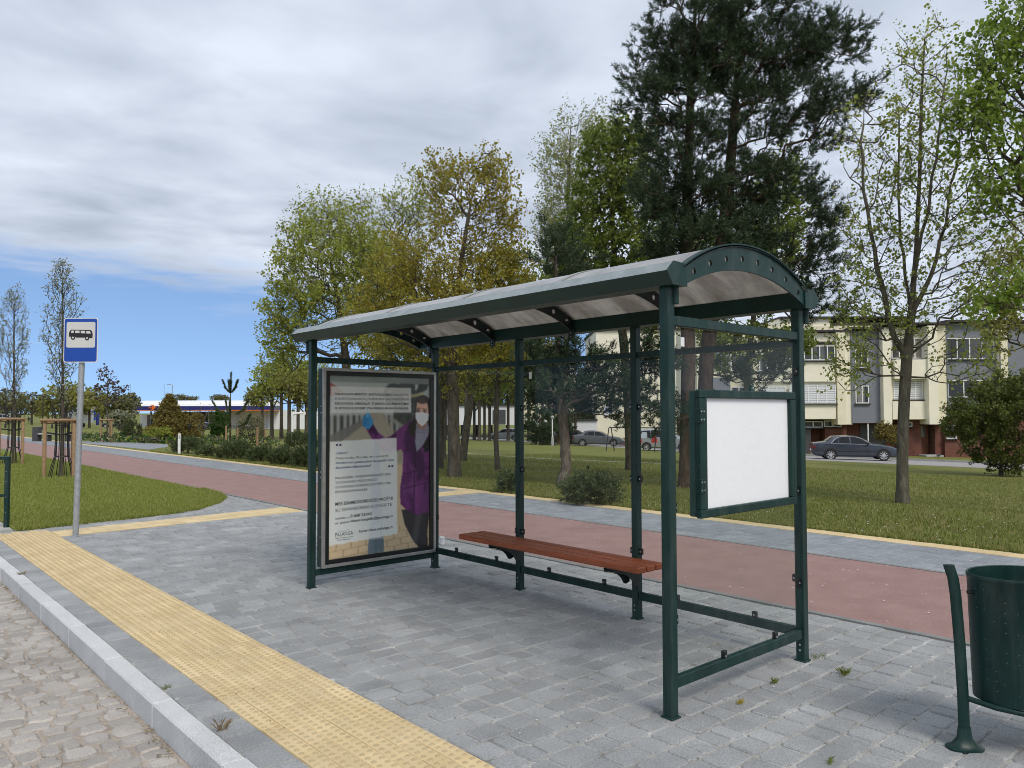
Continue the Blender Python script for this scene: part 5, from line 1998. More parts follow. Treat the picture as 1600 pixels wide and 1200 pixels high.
# ------------------------------------------------------------------ young street trees in iron cages (left verge)
def columnar(px, py, top, depth, rx, label, seed, leaf='leaf_pale', n=230, lean=0):
    b = np.array([*base(px, depth)[:2], 0.0])
    d = depth
    T = [b + np.array([0, 0, -.05]), b + np.array([0, 0, 1.2]), at(px + lean * .4, 600, d), at(px + lean * .7, 520, d), at(px + lean, top + 25, d)]
    rg = np.random.default_rng(seed)
    ys = rg.uniform(top, 628, n)
    f = (ys - top) / (628 - top)
    wid = rx * np.sin(np.pi * np.clip(f, 0.02, .97) ** 0.8) ** .8 + 2
    a = rg.uniform(0, 2 * np.pi, n)
    rr = np.sqrt(rg.uniform(.1, 1, n)) * wid
    pts = np.array([at(px + lean * (1 - ff) + r * math.cos(q), y, d + r * math.sin(q) * d / F_PX) for y, q, r, ff in zip(ys, a, rr, f)])
    return plant_tree('young_tree', label, b, T, pts, seed, .036, leaf, 'bark', twigs=3, tl=(.08, .22), lpt=3, lsize=.042, bf=.75, sag=.16, down=1.6, zmin=1.5, seg=.2, r_tip=.003, group='young trees on the verge', tz=.9, wide=.4)


columnar(98, 745, 412, 19.4, 33, 'columnar young tree in iron cage right beside the bus stop sign', 71)
columnar(22, 725, 452, 24.4, 25, 'columnar young tree in iron cage, second from the bus stop sign', 72)
columnar(-28, 712, 470, 30.0, 30, 'columnar young tree cut off by the left edge of view', 73)


def guard(px, depth, lab1, lab2, s=1.0):
    b = np.array([*base(px, depth)[:2], 0.0])
    st = thing('tree_stakes', b, lab1, 'tree stakes', 'wooden stakes round the young trees', rz=-YAW + .15)
    P = ((-.36, -.12), (.34, -.16), (.12, .34))
    for x, y in P:
        MB().tube([(x, y, -.05), (x, y, 1.45), (x, y, 1.47)], [.045, .045, .035], 10).build('stake', M['wood_post'], st, smooth=40)
    for (a, c, z) in ((0, 1, 1.43), (1, 2, 1.40), (2, 0, 1.37)):
        p, q = Vector((*P[a], z)), Vector((*P[c], z))
        e = (q - p).normalized() * .07
        nrm_ = Vector((e.y, -e.x, 0)).normalized() * .06
        MB().tube([p - e + nrm_, q + e + nrm_], .036, 8).build('crossbar', M['wood_post'], st, smooth=40)
    for k in range(3):
        MB().bar((*P[k], 1.12), (0, 0, 1.06), .006, .04).build('strap', M['black_rubber'], st)
    cg = thing('tree_guard', b, lab2, 'tree guard', 'iron cages round the young trees', rz=-YAW)
    for k in range(10):
        a = 2 * math.pi * k / 10
        pr = ((.30, -.02), (.24, .25), (.165, .52), (.15, .9), (.155, 1.3), (.19, 1.55), (.27, 1.78))
        MB().tube([(r * math.cos(a), r * math.sin(a), z) for r, z in pr], .010, 5).build('bar', M['black_metal'], cg)
    for r, z in ((.165, .52), (.155, 1.3), (.175, 1.47)):
        n = 18
        MB().tube([(r * math.cos(2 * math.pi * q / n), r * math.sin(2 * math.pi * q / n), z) for q in range(n + 1)], .013, 5, False).build('ring', M['black_metal'], cg)


guard(98, 19.4, 'wooden stakes with crossbars round the caged tree beside the bus stop sign', 'black iron cage round the young tree beside the bus stop sign')
guard(22, 24.4, 'wooden stakes with crossbars round the second caged tree', 'black iron cage round the second young tree from the sign')

# young purple-leaved tree with stakes by the flower bed
b = base(168, 44)
T = [b + np.array([0, 0, -.05]), b + np.array([0, 0, 1.3]), at(168, 630, 44), at(169, 585, 44)]
rg = np.random.default_rng(5)
pts = ell_points(rg, [(168, 605, 20, 30, 3), (185, 608, 16, 14, 1), (160, 585, 10, 14, 1)], 42, 44)
plant_tree('young_tree', 'thin young tree with sparse dark purple leaves by the flower bed', b, T, pts, 75, .04, 'leaf_purple', 'bark', twigs=2, tl=(.1, .3), lpt=3, lsize=.13, bf=.4, zmin=1.2, seg=.25, down=1.5)
st = thing('tree_stakes', b, 'three slim wooden stakes round the purple-leaved young tree', 'tree stakes', 'wooden stakes round the young trees', rz=-YAW)
for x, y in ((-.36, 0), (.30, -.1), (.0, .3)):
    MB().tube([(x, y, -.05), (x, y, 1.33)], .045, 8).build('stake', M['wood_post'], st)
for a_, b_ in (((-.40, -.06), (.36, -.16)), ((-.38, .05), (.04, .36)), ((.04, .36), (.36, -.06))):
    MB().tube([(*a_, 1.28), (*b_, 1.28)], .04, 8).build('crossbar', M['wood_post'], st)


# ------------------------------------------------------------------ shrubs
def mugo(px, py, w, h, label, seed, n=150, mat='needle_mugo', nl=.085, depth=None, wd=.010, group='mountain pines along the footpath'):
    P = gnd(px, py) if depth is None else base(px, depth)
    d = float((P - CAMP) @ fwh)
    k = d / F_PX
    rg = np.random.default_rng(seed)
    q = rand_dirs(rg, n) * rg.uniform(.25, 1, (n, 1)) ** .5
    q[:, 2] = np.abs(q[:, 2])
    pts = P + q * np.array([w / 2 * k, w / 2 * k, h * k * .85]) + np.array([0, 0, .08])
    T = [P + np.array([0, 0, -.05]), P + np.array([0, 0, .06]), P + np.array([0, 0, .18])]
    return plant_pine('mountain_pine', label, P, T, pts, seed, .03, shoots=3, bf=.1, sag=.18, nn=22, nl=nl, sl=(.12, .26), mat=mat, bark='bark', seg=.2, tz=.9, group=group, cat='shrub', down=1.2, w=wd)


mugo(921, 786, 80, 27, 'dark green dwarf pine on the lawn behind the glass, right of the flaky pine trunk', 81, 190)
mugo(797, 769, 22, 12, 'small dwarf pine on the lawn behind the first back post', 82, 70)
mugo(294, 708, 46, 21, 'dwarf pine beside the white bollard', 83, 150)
mugo(322, 713, 22, 9, 'lowest little dwarf pine to the right of the bollard', 84, 60)
mugo(366, 717, 52, 22, 'spreading dwarf pine along the footpath, middle of the row', 85, 190)
mugo(408, 721, 34, 14, 'dwarf pine in the row between two larger ones', 86, 120)
mugo(440, 726, 36, 17, 'dwarf pine in the row, second from the poster case', 87, 130)
mugo(476, 730, 32, 21, 'dwarf pine nearest to the poster case', 88, 130)
mugo(206, 691, 34, 34, 'upright dark dwarf pine at the far flower bed', 89, 90, depth=47, nl=.11, wd=.012)
mugo(470, 690, 60, 28, 'broad dark shrub behind the row of dwarf pines', 90, 120, depth=40, nl=.1, wd=.01)


def bush(px, depth, blobs, n, label, seed, leaf, lsize, twigs=5, lpt=6, name='bush', rb=.06, tl=(.12, .3), cat='bush', out=.42, trunk_h=.5, bare=0.0, bf=.15, sag=.1, ex=.45):
    P = base(px, depth)
    rg = np.random.default_rng(seed)
    pts = ell_points(rg, blobs, n, depth, out)
    pts[:, 2] = np.maximum(pts[:, 2], P[2] + .15)
    T = [P + np.array([0, 0, -.05]), P + np.array([0, 0, trunk_h * .5]), P + np.array([0, 0, trunk_h])]
    return plant_tree(name, label, P, T, pts, seed, rb, leaf, 'bark', twigs=twigs, tl=tl, lpt=lpt, lsize=lsize, bf=bf, sag=sag, seg=.25, down=.6, cat=cat, ex=ex, bare=bare, zb=.3, tz=.4)


bush(1562, 28.5, [(1560, 655, 82, 45, 3), (1600, 640, 70, 50, 2), (1520, 665, 42, 32, 1), (1560, 700, 55, 30, 1.2), (1565, 725, 28, 22, .5), (1580, 612, 55, 30, 1)], 900, 'large rounded dense green bush on the lawn at the right edge', 91, 'leaf_bush', .075, 6, 8)
# golden thuja, box ball
P = base(262, 47)
rg = np.random.default_rng(6)
f = rg.uniform(0, 1, 420) ** .8
pts = np.array([at(262 + (1 - ff) ** .8 * 40 * math.cos(a) * r + 3 * ff, 690 - ff * 68, 47 + (1 - ff) * 40 * math.sin(a) * r * 47 / F_PX) for ff, a, r in zip(f, rg.uniform(0, 6.28, 420), rg.uniform(.3, 1, 420) ** .5)])
plant_tree('thuja', 'golden brown cone-shaped thuja in the flower bed', P, [P + np.array([0, 0, -.05]), P + np.array([0, 0, 1.2]), at(264, 632, 47)], pts, 92, .07, 'leaf_gold', 'bark', twigs=5, tl=(.1, .28), lpt=7, lsize=.09, bf=.1, sag=.02, zb=.5, cat='shrub')
bush(285, 47, [(290, 668, 30, 24, 2), (255, 676, 25, 14, 1)], 200, 'broad olive bush leaning on the golden thuja', 93, 'leaf_gold', .09, 5, 6)
bush(252, 46, [(250, 680, 22, 11, 1)], 120, 'low yellow-green cushion bush in front of the golden thuja', 94, 'leaf_yellowgreen', .08, 5, 6)
bush(342, 58, [(342, 664, 15, 22, 1)], 260, 'clipped dark green egg-shaped bush in the little park', 95, 'leaf_box', .10, 5, 7, tl=(.05, .15))
bush(318, 50, [(322, 655, 18, 20, 1)], 60, 'thin bare-twigged shrub left of the clipped bush', 96, 'leaf_gold', .06, 4, 1, bare=.5, trunk_h=.6)
bush(395, 52, [(392, 668, 22, 20, 1)], 130, 'loose brown-green shrub behind the young pine stakes', 97, 'leaf_far', .09, 4, 4)
# young pine with candle whorls and its stakes
P = base(360, 40)
T = [P + np.array([0, 0, -.05]), at(360, 670, 40), at(360, 630, 40), at(361, 588, 40)]
yp = thing('young_pine', P, 'thin young pine with candle-like top whorl by the stakes', 'tree', world=True)
m = MB().tube(T, [.055, .045, .03, .012], 8)
cs, ds = [], []
def brush(q, r):
    m.tube(q, r, 5)
    q = [np.array(a) for a in q]
    for a, b in zip(q[:-1], q[1:]):
        for f in np.linspace(0.1, 1, 7):
            cs.append(a + (b - a) * f)
            ds.append(unit(b - a))
brush([at(360, 612, 40), at(361, 600, 40), at(361, 585, 40)], [.02, .018, .008])
for i, a in enumerate(np.linspace(.4, 6.1, 5)):
    ca, sa = math.cos(a), math.sin(a)
    brush([at(360 + 1 * ca, 614, 40), at(360 + 7 * ca, 607, 40 + .2 * sa), at(360 + 11 * ca, 597, 40 + .33 * sa)], [.02, .016, .008])
    brush([at(360 + 8 * ca, 648, 40 + .3 * sa), at(360 + 20 * ca, 641, 40 + .6 * sa), at(360 + 27 * ca, 629, 40 + .8 * sa)], [.022, .018, .008])
    brush([at(360 + 10 * ca, 668, 40 + .3 * sa), at(360 + 24 * ca, 662, 40 + .7 * sa), at(360 + 31 * ca, 650, 40 + .9 * sa)], [.022, .018, .008])
bld(m, 'trunk', M['bark'], yp, True)
V, Fc = shoot_mesh(np.random.default_rng(3), np.array(cs), np.array(ds), np.full(len(cs), .14), 46, .10, .010)
np_mesh('crown', V - np.array(P), Fc, M['needle_mugo'], yp)
for i, (px, py, hh, lab) in enumerate(((353, 696, 30, 'leftmost of the four thin wooden stakes beside the young pine'), (371, 693, 26, 'wooden stake just right of the young pine'), (402, 702, 34, 'tall wooden stake standing among the dwarf pines'), (414, 692, 22, 'rightmost of the four thin wooden stakes by the young pine'))):
    P = gnd(px, py)
    d = float((P - CAMP) @ fwh)
    tag(MB().tube([(0, 0, -.05), (0, 0, hh * d / F_PX), (0, 0, hh * d / F_PX + .02)], [.055, .055, .035], 8).build('stake', M['wood_post'], loc=tuple(P), smooth=40), lab, 'stake', 'stakes beside the young pine')
# flower bed ground cover
rg = np.random.default_rng(9)
n = 9000
c = np.array([base(px, d) for px, d in zip(rg.uniform(130, 425, 1200), rg.uniform(43, 56, 1200))])[rg.integers(0, 1200, n)]
c = c + rg.normal(size=(n, 3)) * np.array([.35, .35, 0]) + np.array([0, 0, 1]) * rg.uniform(.02, .35, (n, 1))
for key, sel, nm in (('leaf_box', slice(0, 4500), 'dark green'), ('leaf_purple', slice(4500, 6700), 'purple brown'), ('leaf_pale', slice(6700, 7600), 'white flowering'), ('leaf_yellowgreen', slice(7600, 9000), 'yellow green')):
    V, Fc = leaves_mesh(rg, c[sel], .13, .6)
    tag(np_mesh('ground_cover', V, Fc, M[key]), nm + ' ground cover plants in the far flower bed', 'plants', None, 'stuff')

# white slotted bollard
P = gnd(280, 709)
bo = thing('bollard', P, 'slim white bollard post with slot beside the footpath', 'bollard', rz=-YAW)
hb = .80
MB().prism(rrect(-.045, .045, -.03, hb, .04), 'y', -.03, .03).build('bollard_body', M['white_paint'], bo)
MB().prism(rrect(-.014, .014, hb - .22, hb - .07, .012), 'y', -.034, -.0305).build('slot', M['black_frame'], bo)
# stone bench and dark planter block at the far end of the path
P = gnd(88, 689)
pb = thing('park_bench', P, 'low stone bench with dark end block in the little park', 'bench', rz=-YAW)
MB().cbox(-.95, 1.0, -.25, .25, .36, .46, .02).build('seat', M['concrete'], pb)
for xx in (-.5, .7):
    MB().cbox(xx - .12, xx + .12, -.2, .2, -.02, .36, .02).build('leg', M['shop_dark'], pb)
MB().cbox(-1.28, -.97, -.22, .22, -.02, .82, .02).build('end_block', M['shop_dark'], pb)


# ------------------------------------------------------------------ far trees
def far_tree(px, depth, blobs, n, label, seed, leaf, rb=.16, bark='bark', lpt=4, lsize=.28, top=None, bare=0.0, group='distant trees', twigs=3, tl=(.3, .9), name='tree', zmin=None):
    P = base(px, depth)
    ty = (top if top else min(b[1] for b in blobs))
    T = [P + np.array([0, 0, -.1]), P * .5 + at(px, ty, depth) * .5, at(px, ty, depth)]
    rg = np.random.default_rng(seed)
    pts = ell_points(rg, blobs, n, depth, .5)
    pts[:, 2] = np.maximum(pts[:, 2], P[2] + .6)
    return plant_tree(name, label, P, T, pts, seed, rb, leaf, bark, twigs=twigs, tl=tl, lpt=lpt, lsize=lsize, bf=.3, seg=1.0, down=.8, r_tip=.012, group=group, bare=bare, zmin=zmin, big=6)


FAR = [(12, 150, [(12, 628, 26, 20, 1)], 'leaf_far', 'brownish tree at the far left end of the street'), (50, 160, [(52, 632, 26, 16, 1)], 'leaf_far', 'low brownish tree behind the street lamp at left'),
       (104, 115, [(104, 622, 34, 24, 2), (80, 634, 20, 14, .6)], 'leaf_olive', 'round olive-brown tree behind the caged tree'), (140, 120, [(138, 628, 26, 22, 1)], 'leaf_olive', 'olive-brown tree right of the bus sign pole'),
       (175, 150, [(176, 632, 18, 18, 1)], 'leaf_far', 'thin greyish tree behind the purple young tree'), (196, 150, [(196, 636, 16, 16, 1)], 'leaf_far', 'greyish bare tree left of the filling station'),
       (205, 170, [(206, 628, 10, 12, 1)], 'leaf_far', 'small bare tree at the filling station roof corner'), (290, 260, [(285, 622, 12, 5, 1), (300, 624, 8, 4, .5)], 'leaf_far', 'tree top peeping over the left filling station roof'),
       (345, 260, [(345, 623, 14, 5, 1)], 'leaf_far', 'tree top peeping over the middle of the filling station roof'), (188, 100, [(186, 655, 14, 8, 1)], 'leaf_pale', 'pale blossoming shrub before the filling station'),
       (-12, 190, [(-12, 634, 22, 18, 1)], 'leaf_far', 'brown-green tree cut by the left edge at the end of the street'), (32, 200, [(32, 636, 26, 15, 1)], 'leaf_far', 'wide low tree between the two left street lamps'),
       (76, 210, [(76, 640, 24, 12, 1)], 'leaf_olive', 'low olive tree in the gap left of the bus sign'), (122, 180, [(124, 640, 28, 13, 1)], 'leaf_far', 'wide brown tree behind the white box truck'),
       (160, 200, [(160, 643, 26, 11, 1)], 'leaf_olive', 'low olive tree behind the blue sign board'), (190, 210, [(190, 646, 26, 10, 1)], 'leaf_far', 'low brown hedge tree before the filling station corner')]
for i, (px, d, bl, lf, lab) in enumerate(FAR):
    far_tree(px, d, bl, 130, lab, 200 + i, lf, .18, lsize=.4 if d > 110 else .3, lpt=4, bare=.25 if 'bare' in lab or 'grey' in lab else 0)
GR = [(425, 66, [(425, 598, 30, 32, 1)], 'leaf_yellowgreen'), (440, 70, [(440, 590, 32, 30, 1)], 'leaf_yellowgreen'), (452, 64, [(455, 610, 30, 26, 1)], 'leaf_olive'), (466, 72, [(466, 588, 30, 30, 1)], 'leaf_yellowgreen'),
      (479, 66, [(480, 612, 26, 28, 1)], 'leaf_olive'), (492, 74, [(495, 590, 30, 30, 1)], 'leaf_yellowgreen'), (410, 78, [(405, 622, 18, 16, 1)], 'leaf_olive')]
W6 = ['leftmost', 'second', 'third', 'fourth', 'fifth', 'sixth', 'lowest']
for i, (px, d, bl, lf) in enumerate(GR):
    far_tree(px, d, bl, 150, 'light green grove tree left of the poster case, %s trunk from the left' % W6[i] if i < 6 else 'low olive tree at the left fringe of the grove', 230 + i, lf, .15, lpt=4, lsize=.20, group='grove left of the shelter')
GG = [(696, 88), (703, 96), (728, 84), (741, 92), (749, 86), (757, 95), (765, 88), (794, 92), (806, 84), (826, 90), (848, 80), (858, 88)]
for i, (px, d) in enumerate(GG):
    lab = '%s of the thin distant grove trunks behind the glass, counted from the poster case' % ['first', 'second', 'third', 'fourth', 'fifth', 'sixth', 'seventh', 'eighth', 'ninth', 'tenth', 'eleventh', 'twelfth'][i]
    far_tree(px, d, [(px - 4 + 8 * (i % 2), 598 - 12 * (i % 3), 26, 40, 1)], 170, lab, 250 + i, ('leaf_green', 'leaf_olive', 'leaf_yellowgreen')[i % 3], .17, lpt=5, lsize=.24, group='distant grove behind the lawn', zmin=1.2)
for i, (px, d, cy) in enumerate(((700, 128, 622), (722, 134, 615), (745, 130, 624), (768, 136, 616), (792, 132, 622), (812, 138, 612), (560, 120, 620), (600, 126, 615), (640, 130, 620), (505, 110, 620))):
    lab = '%s of the far wood trees whose crowns close the gap behind the grove, from left' % ['fifth', 'sixth', 'seventh', 'eighth', 'ninth', 'last', 'second', 'third', 'fourth', 'first'][i]
    far_tree(px, d, [(px, cy, 24, 30, 1)], 110, lab, 275 + i, ('leaf_olive', 'leaf_green', 'leaf_far')[i % 3], .2, lpt=5, lsize=.42, group='far wood behind the grove', zmin=0.5)
# small pines and a spruce near the parking
for i, (px, d, hh, lab) in enumerate(((872, 74, 640, 'slim pine left of the spruce behind the parked cars'), (899, 76, 610, 'pine standing behind the dark parked car'), (845, 70, 655, 'stunted pine by the white lamp post'))):
    P = base(px, d)
    T = [P, at(px, (hh + 690) / 2, d), at(px, hh, d)]
    plant_pine('pine_tree', lab, P, T, pine_pts(300 + i, [(px, hh + 12, 22, 26, 1), (px + 6, hh + 30, 16, 12, .5)], 120, d, .6, 4), 300 + i, .13, shoots=4, nn=26, nl=.28, sl=(.3, .6), w=.03, seg=.6, zmin=P[2] + 1.5)
P = base(912, 84)
rg = np.random.default_rng(44)
f = rg.uniform(0, 1, 260)
pts = np.array([at(912 + (1 - ff) * 26 * math.cos(a) * r, 676 - ff * 46, 84 + (1 - ff) * 1.8 * math.sin(a) * r) for ff, a, r in zip(f, rg.uniform(0, 6.28, 260), rg.uniform(.4, 1, 260))])
plant_pine('spruce_tree', 'dark dense spruce before the pale garage wall', P, [P, at(912, 650, 84), at(912, 628, 84)], pts, 310, .14, shoots=4, nn=24, nl=.26, sl=(.3, .6), w=.035, seg=.5, tz=-.2, sag=-.05)
mugo(893, 690, 34, 16, 'dark rounded yew bush left of the parked sedan', 311, 90, depth=78, nl=.25, wd=.03, group='shrubs by the parking')
bush(1388, 56, [(1388, 682, 18, 16, 1), (1378, 672, 10, 12, .5)], 120, 'brown-green shrub beside the flats entrance', 312, 'leaf_gold', .12, 4, 4)


# ------------------------------------------------------------------ buildings
class FP:
    """a vertical working plane at a horizontal distance from the place the photograph was taken"""
    def __init__(self, cx, depth):
        self.cx, self.d = cx, depth
        self.b = base(cx, depth)

    def X(self, px):
        return (px - self.cx) * self.d / F_PX

    def Z(self, py):
        return at(self.cx, py, self.d)[2] - self.b[2]

    def thing(self, name, label, cat):
        return thing(name, self.b, label, cat, rz=-YAW)


t = NT('brick')
v = t.coord('World')
bt = t.node('ShaderNodeTexBrick')
bt.inputs['Color1'].default_value = (0.145, 0.050, 0.036, 1)
bt.inputs['Color2'].default_value = (0.19, 0.070, 0.050, 1)
bt.inputs['Mortar'].default_value = (0.16, 0.11, 0.095, 1)
bt.inputs['Scale'].default_value = 1.0
bt.inputs['Mortar Size'].default_value = 0.008
bt.inputs['Brick Width'].default_value = 0.25
bt.inputs['Row Height'].default_value = 0.075
mp = t.node('ShaderNodeTexCoord')
sx3 = t.node('ShaderNodeSeparateXYZ')
cx3 = t.node('ShaderNodeCombineXYZ')
t.l.new(mp.outputs['Object'], sx3.inputs[0])
t.l.new(sx3.outputs[0], cx3.inputs[0])
t.l.new(sx3.outputs[2], cx3.inputs[1])
t.l.new(cx3.outputs[0], bt.inputs['Vector'])
M['brick'] = t.done(t.principled(t.mix(1.0, bt.outputs['Color'], t.ramp(t.noise(v, 2, 5), [(0.3, .8), (.7, 1.15)]), 'MULTIPLY'), 0.9, 0, None, 0.2))

fp = FP(1430, 60.0)
fl = fp.thing('apartment_building', 'cream and grey block of flats with brick ground floor behind the parked car', 'building')


def wl_(px0, px1, py0, py1, yf, yb, mat, name='wall', parent=None):
    return MB().box(fp.X(px0), fp.X(px1), yf, yb, fp.Z(py1), fp.Z(py0)).build(name, M[mat], parent or fl)


def win(px0, px1, py0, py1, yf, mull, blind=False, sill=True):
    """window: recessed glass with white frame bars and a sill"""
    x0, x1, z0, z1 = fp.X(px0), fp.X(px1), fp.Z(py1), fp.Z(py0)
    g = MB().box(x0, x1, yf + .03, yf + .06, z0, z1).build('window', M['window_blind' if blind else 'window_glass'], fl)
    fm = MB()
    w = .07
    fm.box(x0, x1, yf - .02, yf + .029, z1 - w, z1).box(x0, x1, yf - .02, yf + .029, z0, z0 + w)
    fm.box(x0, x0 + w, yf - .02, yf + .029, z0 + w, z1 - w).box(x1 - w, x1, yf - .02, yf + .029, z0 + w, z1 - w)
    for k in range(1, mull):
        xm = x0 + (x1 - x0) * k / mull
        fm.box(xm - .04, xm + .04, yf - .02, yf + .029, z0 + w, z1 - w)
    fm.build('window_frame', M['white_paint'], g)
    if blind:
        bm2 = MB()
        nb2 = int((z1 - z0) / .16)
        for k in range(nb2):
            zz = z0 + .1 + (z1 - z0 - .2) * k / nb2
            bm2.box(x0 + w, x1 - w, yf + .005, yf + .024, zz, zz + .10)
        tag(bm2.build('blind', M['white_matt'], g), kind='stuff')
    if sill:
        MB().box(x0 - .1, x1 + .1, yf - .14, yf - .021, z0 - .10, z0 - .01).build('window_sill', M['dark_cornice'], g)


# core and brick storey
wl_(1096, 1640, 506, 652, 1.2, 9.0, 'cream')
wl_(1096, 1640, 652, 716, 1.9, 9.0, 'brick', 'brick_wall')
for a, b in ((1096, 1158), (1182, 1252), (1256, 1262), (1296, 1330), (1419, 1448), (1470, 1482)):
    wl_(a, b, 653, 716, .9, 1.89, 'brick', 'brick_wall')
wl_(1482, 1640, 653, 716, .6, 1.89, 'brick', 'brick_wall')
# bays: (px0, px1, top, bottom, front offset, material)
wl_(1180, 1306, 520, 655, 0.0, 1.19, 'cream_light')
wl_(1306, 1319, 519, 663, -.35, 1.19, 'cream')
wl_(1319.2, 1331, 519, 663, -.05, 1.19, 'cream_light')
wl_(1331.2, 1380, 516, 661, .45, 1.19, 'grey_render')
wl_(1380.2, 1393, 512, 663, -.1, 1.19, 'cream_light')
wl_(1393.2, 1446, 512, 656, .25, 1.19, 'cream')
wl_(1396, 1458, 562, 592, -.35, .249, 'cream_light', 'spandrel')
wl_(1394, 1447, 627, 655, -.1, .249, 'cream_light', 'spandrel')
wl_(1446.2, 1461, 510, 663, -.55, 1.19, 'cream_light')
wl_(1461.2, 1479, 508, 663, -.1, 1.19, 'cream')
wl_(1479.2, 1562, 505, 650, .35, 1.19, 'grey_render')
wl_(1562.2, 1577, 505, 655, .0, 1.19, 'cream')
wl_(1577.2, 1660, 505, 650, .3, 1.19, 'grey_render')
wl_(1180, 1304, 566, 596, -.25, -.001, 'cream_light', 'spandrel')
wl_(1180, 1304, 632, 654, -.25, -.001, 'cream_light', 'spandrel')
# cornices, parapet and set-back top storey
for a, b, c, y_ in ((1180, 1331, 519, -.4), (1331, 1382, 514, -.2), (1382, 1480, 508, -.6), (1480, 1660, 503.5, -.2)):
    wl_(a, b, c - 3.0, c, y_, 1.2, 'dark_cornice', 'cornice')
wl_(1230, 1311, 494, 518, 1.3, 9.0, 'cream_light', 'top_storey')
wl_(1311.2, 1450, 497, 512, 3.0, 9.0, 'cream', 'top_storey')
wl_(1228, 1452, 491.5, 493.8, 1.0, 9.0, 'dark_cornice', 'cornice')
win(1313, 1345, 511, 516.5, 2.9, 3)
for a, b, y0_, y1_, m_, bl, yf in ((1232, 1304, 540, 563, 6, False, -.30), (1232, 1304, 601, 630, 5, True, -.30), (1341, 1362, 545, 574, 2, False, .42), (1341, 1362, 602, 630, 2, False, .42),
                                   (1397, 1446, 528, 560, 4, False, .22), (1399, 1445, 594, 624, 4, True, .22), (1482, 1560, 528, 561, 4, False, .32), (1485, 1561, 594, 621, 3, False, .32),
                                   (1580, 1640, 590, 620, 3, False, .27), (1185, 1226, 556, 580, 3, False, -.30), (1185, 1226, 604, 630, 3, True, -.30)):
    win(a, b, y0_, y1_, yf, m_, bl)
wl_(1232, 1304, 534, 536.5, -.42, -.001, 'dark_cornice', 'cornice')
for a, b, y0_, y1_ in ((1294, 1322, 657, 667), (1419, 1434, 660, 667), (1262, 1292, 658, 668)):
    win(a, b, y0_, y1_, .85, 2)
win(1484, 1500, 664, 686, .55, 1)
MB().box(fp.X(1263), fp.X(1273), .84, .899, 0.0, fp.Z(660)).build('door', M['shop_dark'], fl)
d_ = MB().box(fp.X(1451), fp.X(1469), 1.82, 1.899, 0.05, fp.Z(663)).build('door', M['door_wood'], fl)
MB().box(fp.X(1456), fp.X(1464), 1.79, 1.818, fp.Z(684), fp.Z(667)).build('door_glass', M['window_glass'], d_)
MB().box(fp.X(1360), fp.X(1400), 1.84, 1.899, 0.02, fp.Z(664)).build('door', M['shop_dark'], fl)
MB().box(fp.X(1359), fp.X(1360.5), .4, .5, 0.0, fp.Z(662)).build('pillar', M['white_paint'], fl)
MB().cbox(fp.X(1443), fp.X(1470), -.3, .9, -.05, .10, .02).build('door_step', M['concrete'], fl)
for px in (1331.0, 1480.0, 1563.0):
    MB().tube([(fp.X(px), -.12, fp.Z(660)), (fp.X(px), -.12, fp.Z(518))], .05, 8).build('drainpipe', M['grey_render'], fl)
# left wing of the flats, seen past the shelter
for a, b, c, d, m_ in ((1105, 1120, 548, 566, 2), (1104, 1121, 590, 606, 2), (1150, 1172, 552, 578, 2), (1150, 1174, 603, 622, 2)):
    win(a, b, c, d, 1.16, m_)
wl_(1121, 1148, 547, 574, 1.1, 1.199, 'grey_render', 'panel')
wl_(1121, 1148, 588, 612, 1.1, 1.199, 'grey_render', 'panel')
wl_(1176, 1180, 515, 655, -.3, 1.19, 'cream')

fp = FP(1000, 82.0)
fl = fp.thing('apartment_building', 'blank cream gable wall of flats behind the grey parked sedan', 'building')
wl_(932, 1100, 516, 684, 0, 12, 'cream_light')
wl_(930, 1102, 512, 515.8, -.3, 12.2, 'dark_cornice', 'cornice')
wl_(931, 1101, 684.2, 705, -.1, 12.1, 'brick', 'base')
for py in (560, 602, 643):
    wl_(931.5, 1100.5, py, py + .5, -.02, .2, 'cream', 'joint')
wl_(868, 931.8, 657, 690, -1.0, 8, 'white_matt', 'annex')
wl_(866, 932, 654.5, 656.8, -1.2, 8.2, 'dark_cornice', 'cornice')
ps = thing('parking_sign', fp.b + np.array([fp.X(951) * math.cos(YAW), -fp.X(951) * math.sin(YAW), 0]), 'white and blue parking sign on the cream gable wall', 'sign', rz=-YAW)
MB().prism(rrect(-.5, .45, fp.Z(648.5), fp.Z(635), .08), 'y', -.10, -.05).build('sign_plate', M['white_matt'], ps)
MB().prism(rrect(-.36, .31, fp.Z(644.5), fp.Z(636.5), .06), 'y', -.12, -.103).build('blue_field', M['ink_blue'], ps)
me = text_mesh('P', 0, .03)
me.transform(Matrix.Translation((-.22, -.125, fp.Z(643.8))) @ Matrix.Rotation(R(90), 4, 'X') @ Matrix.Scale(.60, 4))
me.materials.clear()
me.materials.append(M['white_paint'])
link('lettering', me, ps)

fp = FP(800, 120.0)
fl = fp.thing('apartment_building', 'distant pale yellow building hidden behind the grove and the middle pane', 'building')
wl_(818, 900, 560, 662, 0, 12, 'cream')
wl_(817, 901, 557, 559.8, -.3, 12.3, 'dark_cornice', 'cornice')
wl_(690, 816, 634, 664, 1, 10, 'white_matt')
wl_(689, 817, 631.5, 633.8, .7, 10.3, 'dark_cornice', 'cornice')
wl_(770, 790, 640, 662, .8, .99, 'shop_dark', 'garage_door')
wl_(835, 865, 650, 668, -.2, -.01, 'white_matt', 'garage_door')
for a, b, c, d in ((862, 871, 612, 621), (862, 871, 632, 640), (835, 844, 612, 621)):
    win(a, b, c, d, -.06, 2)

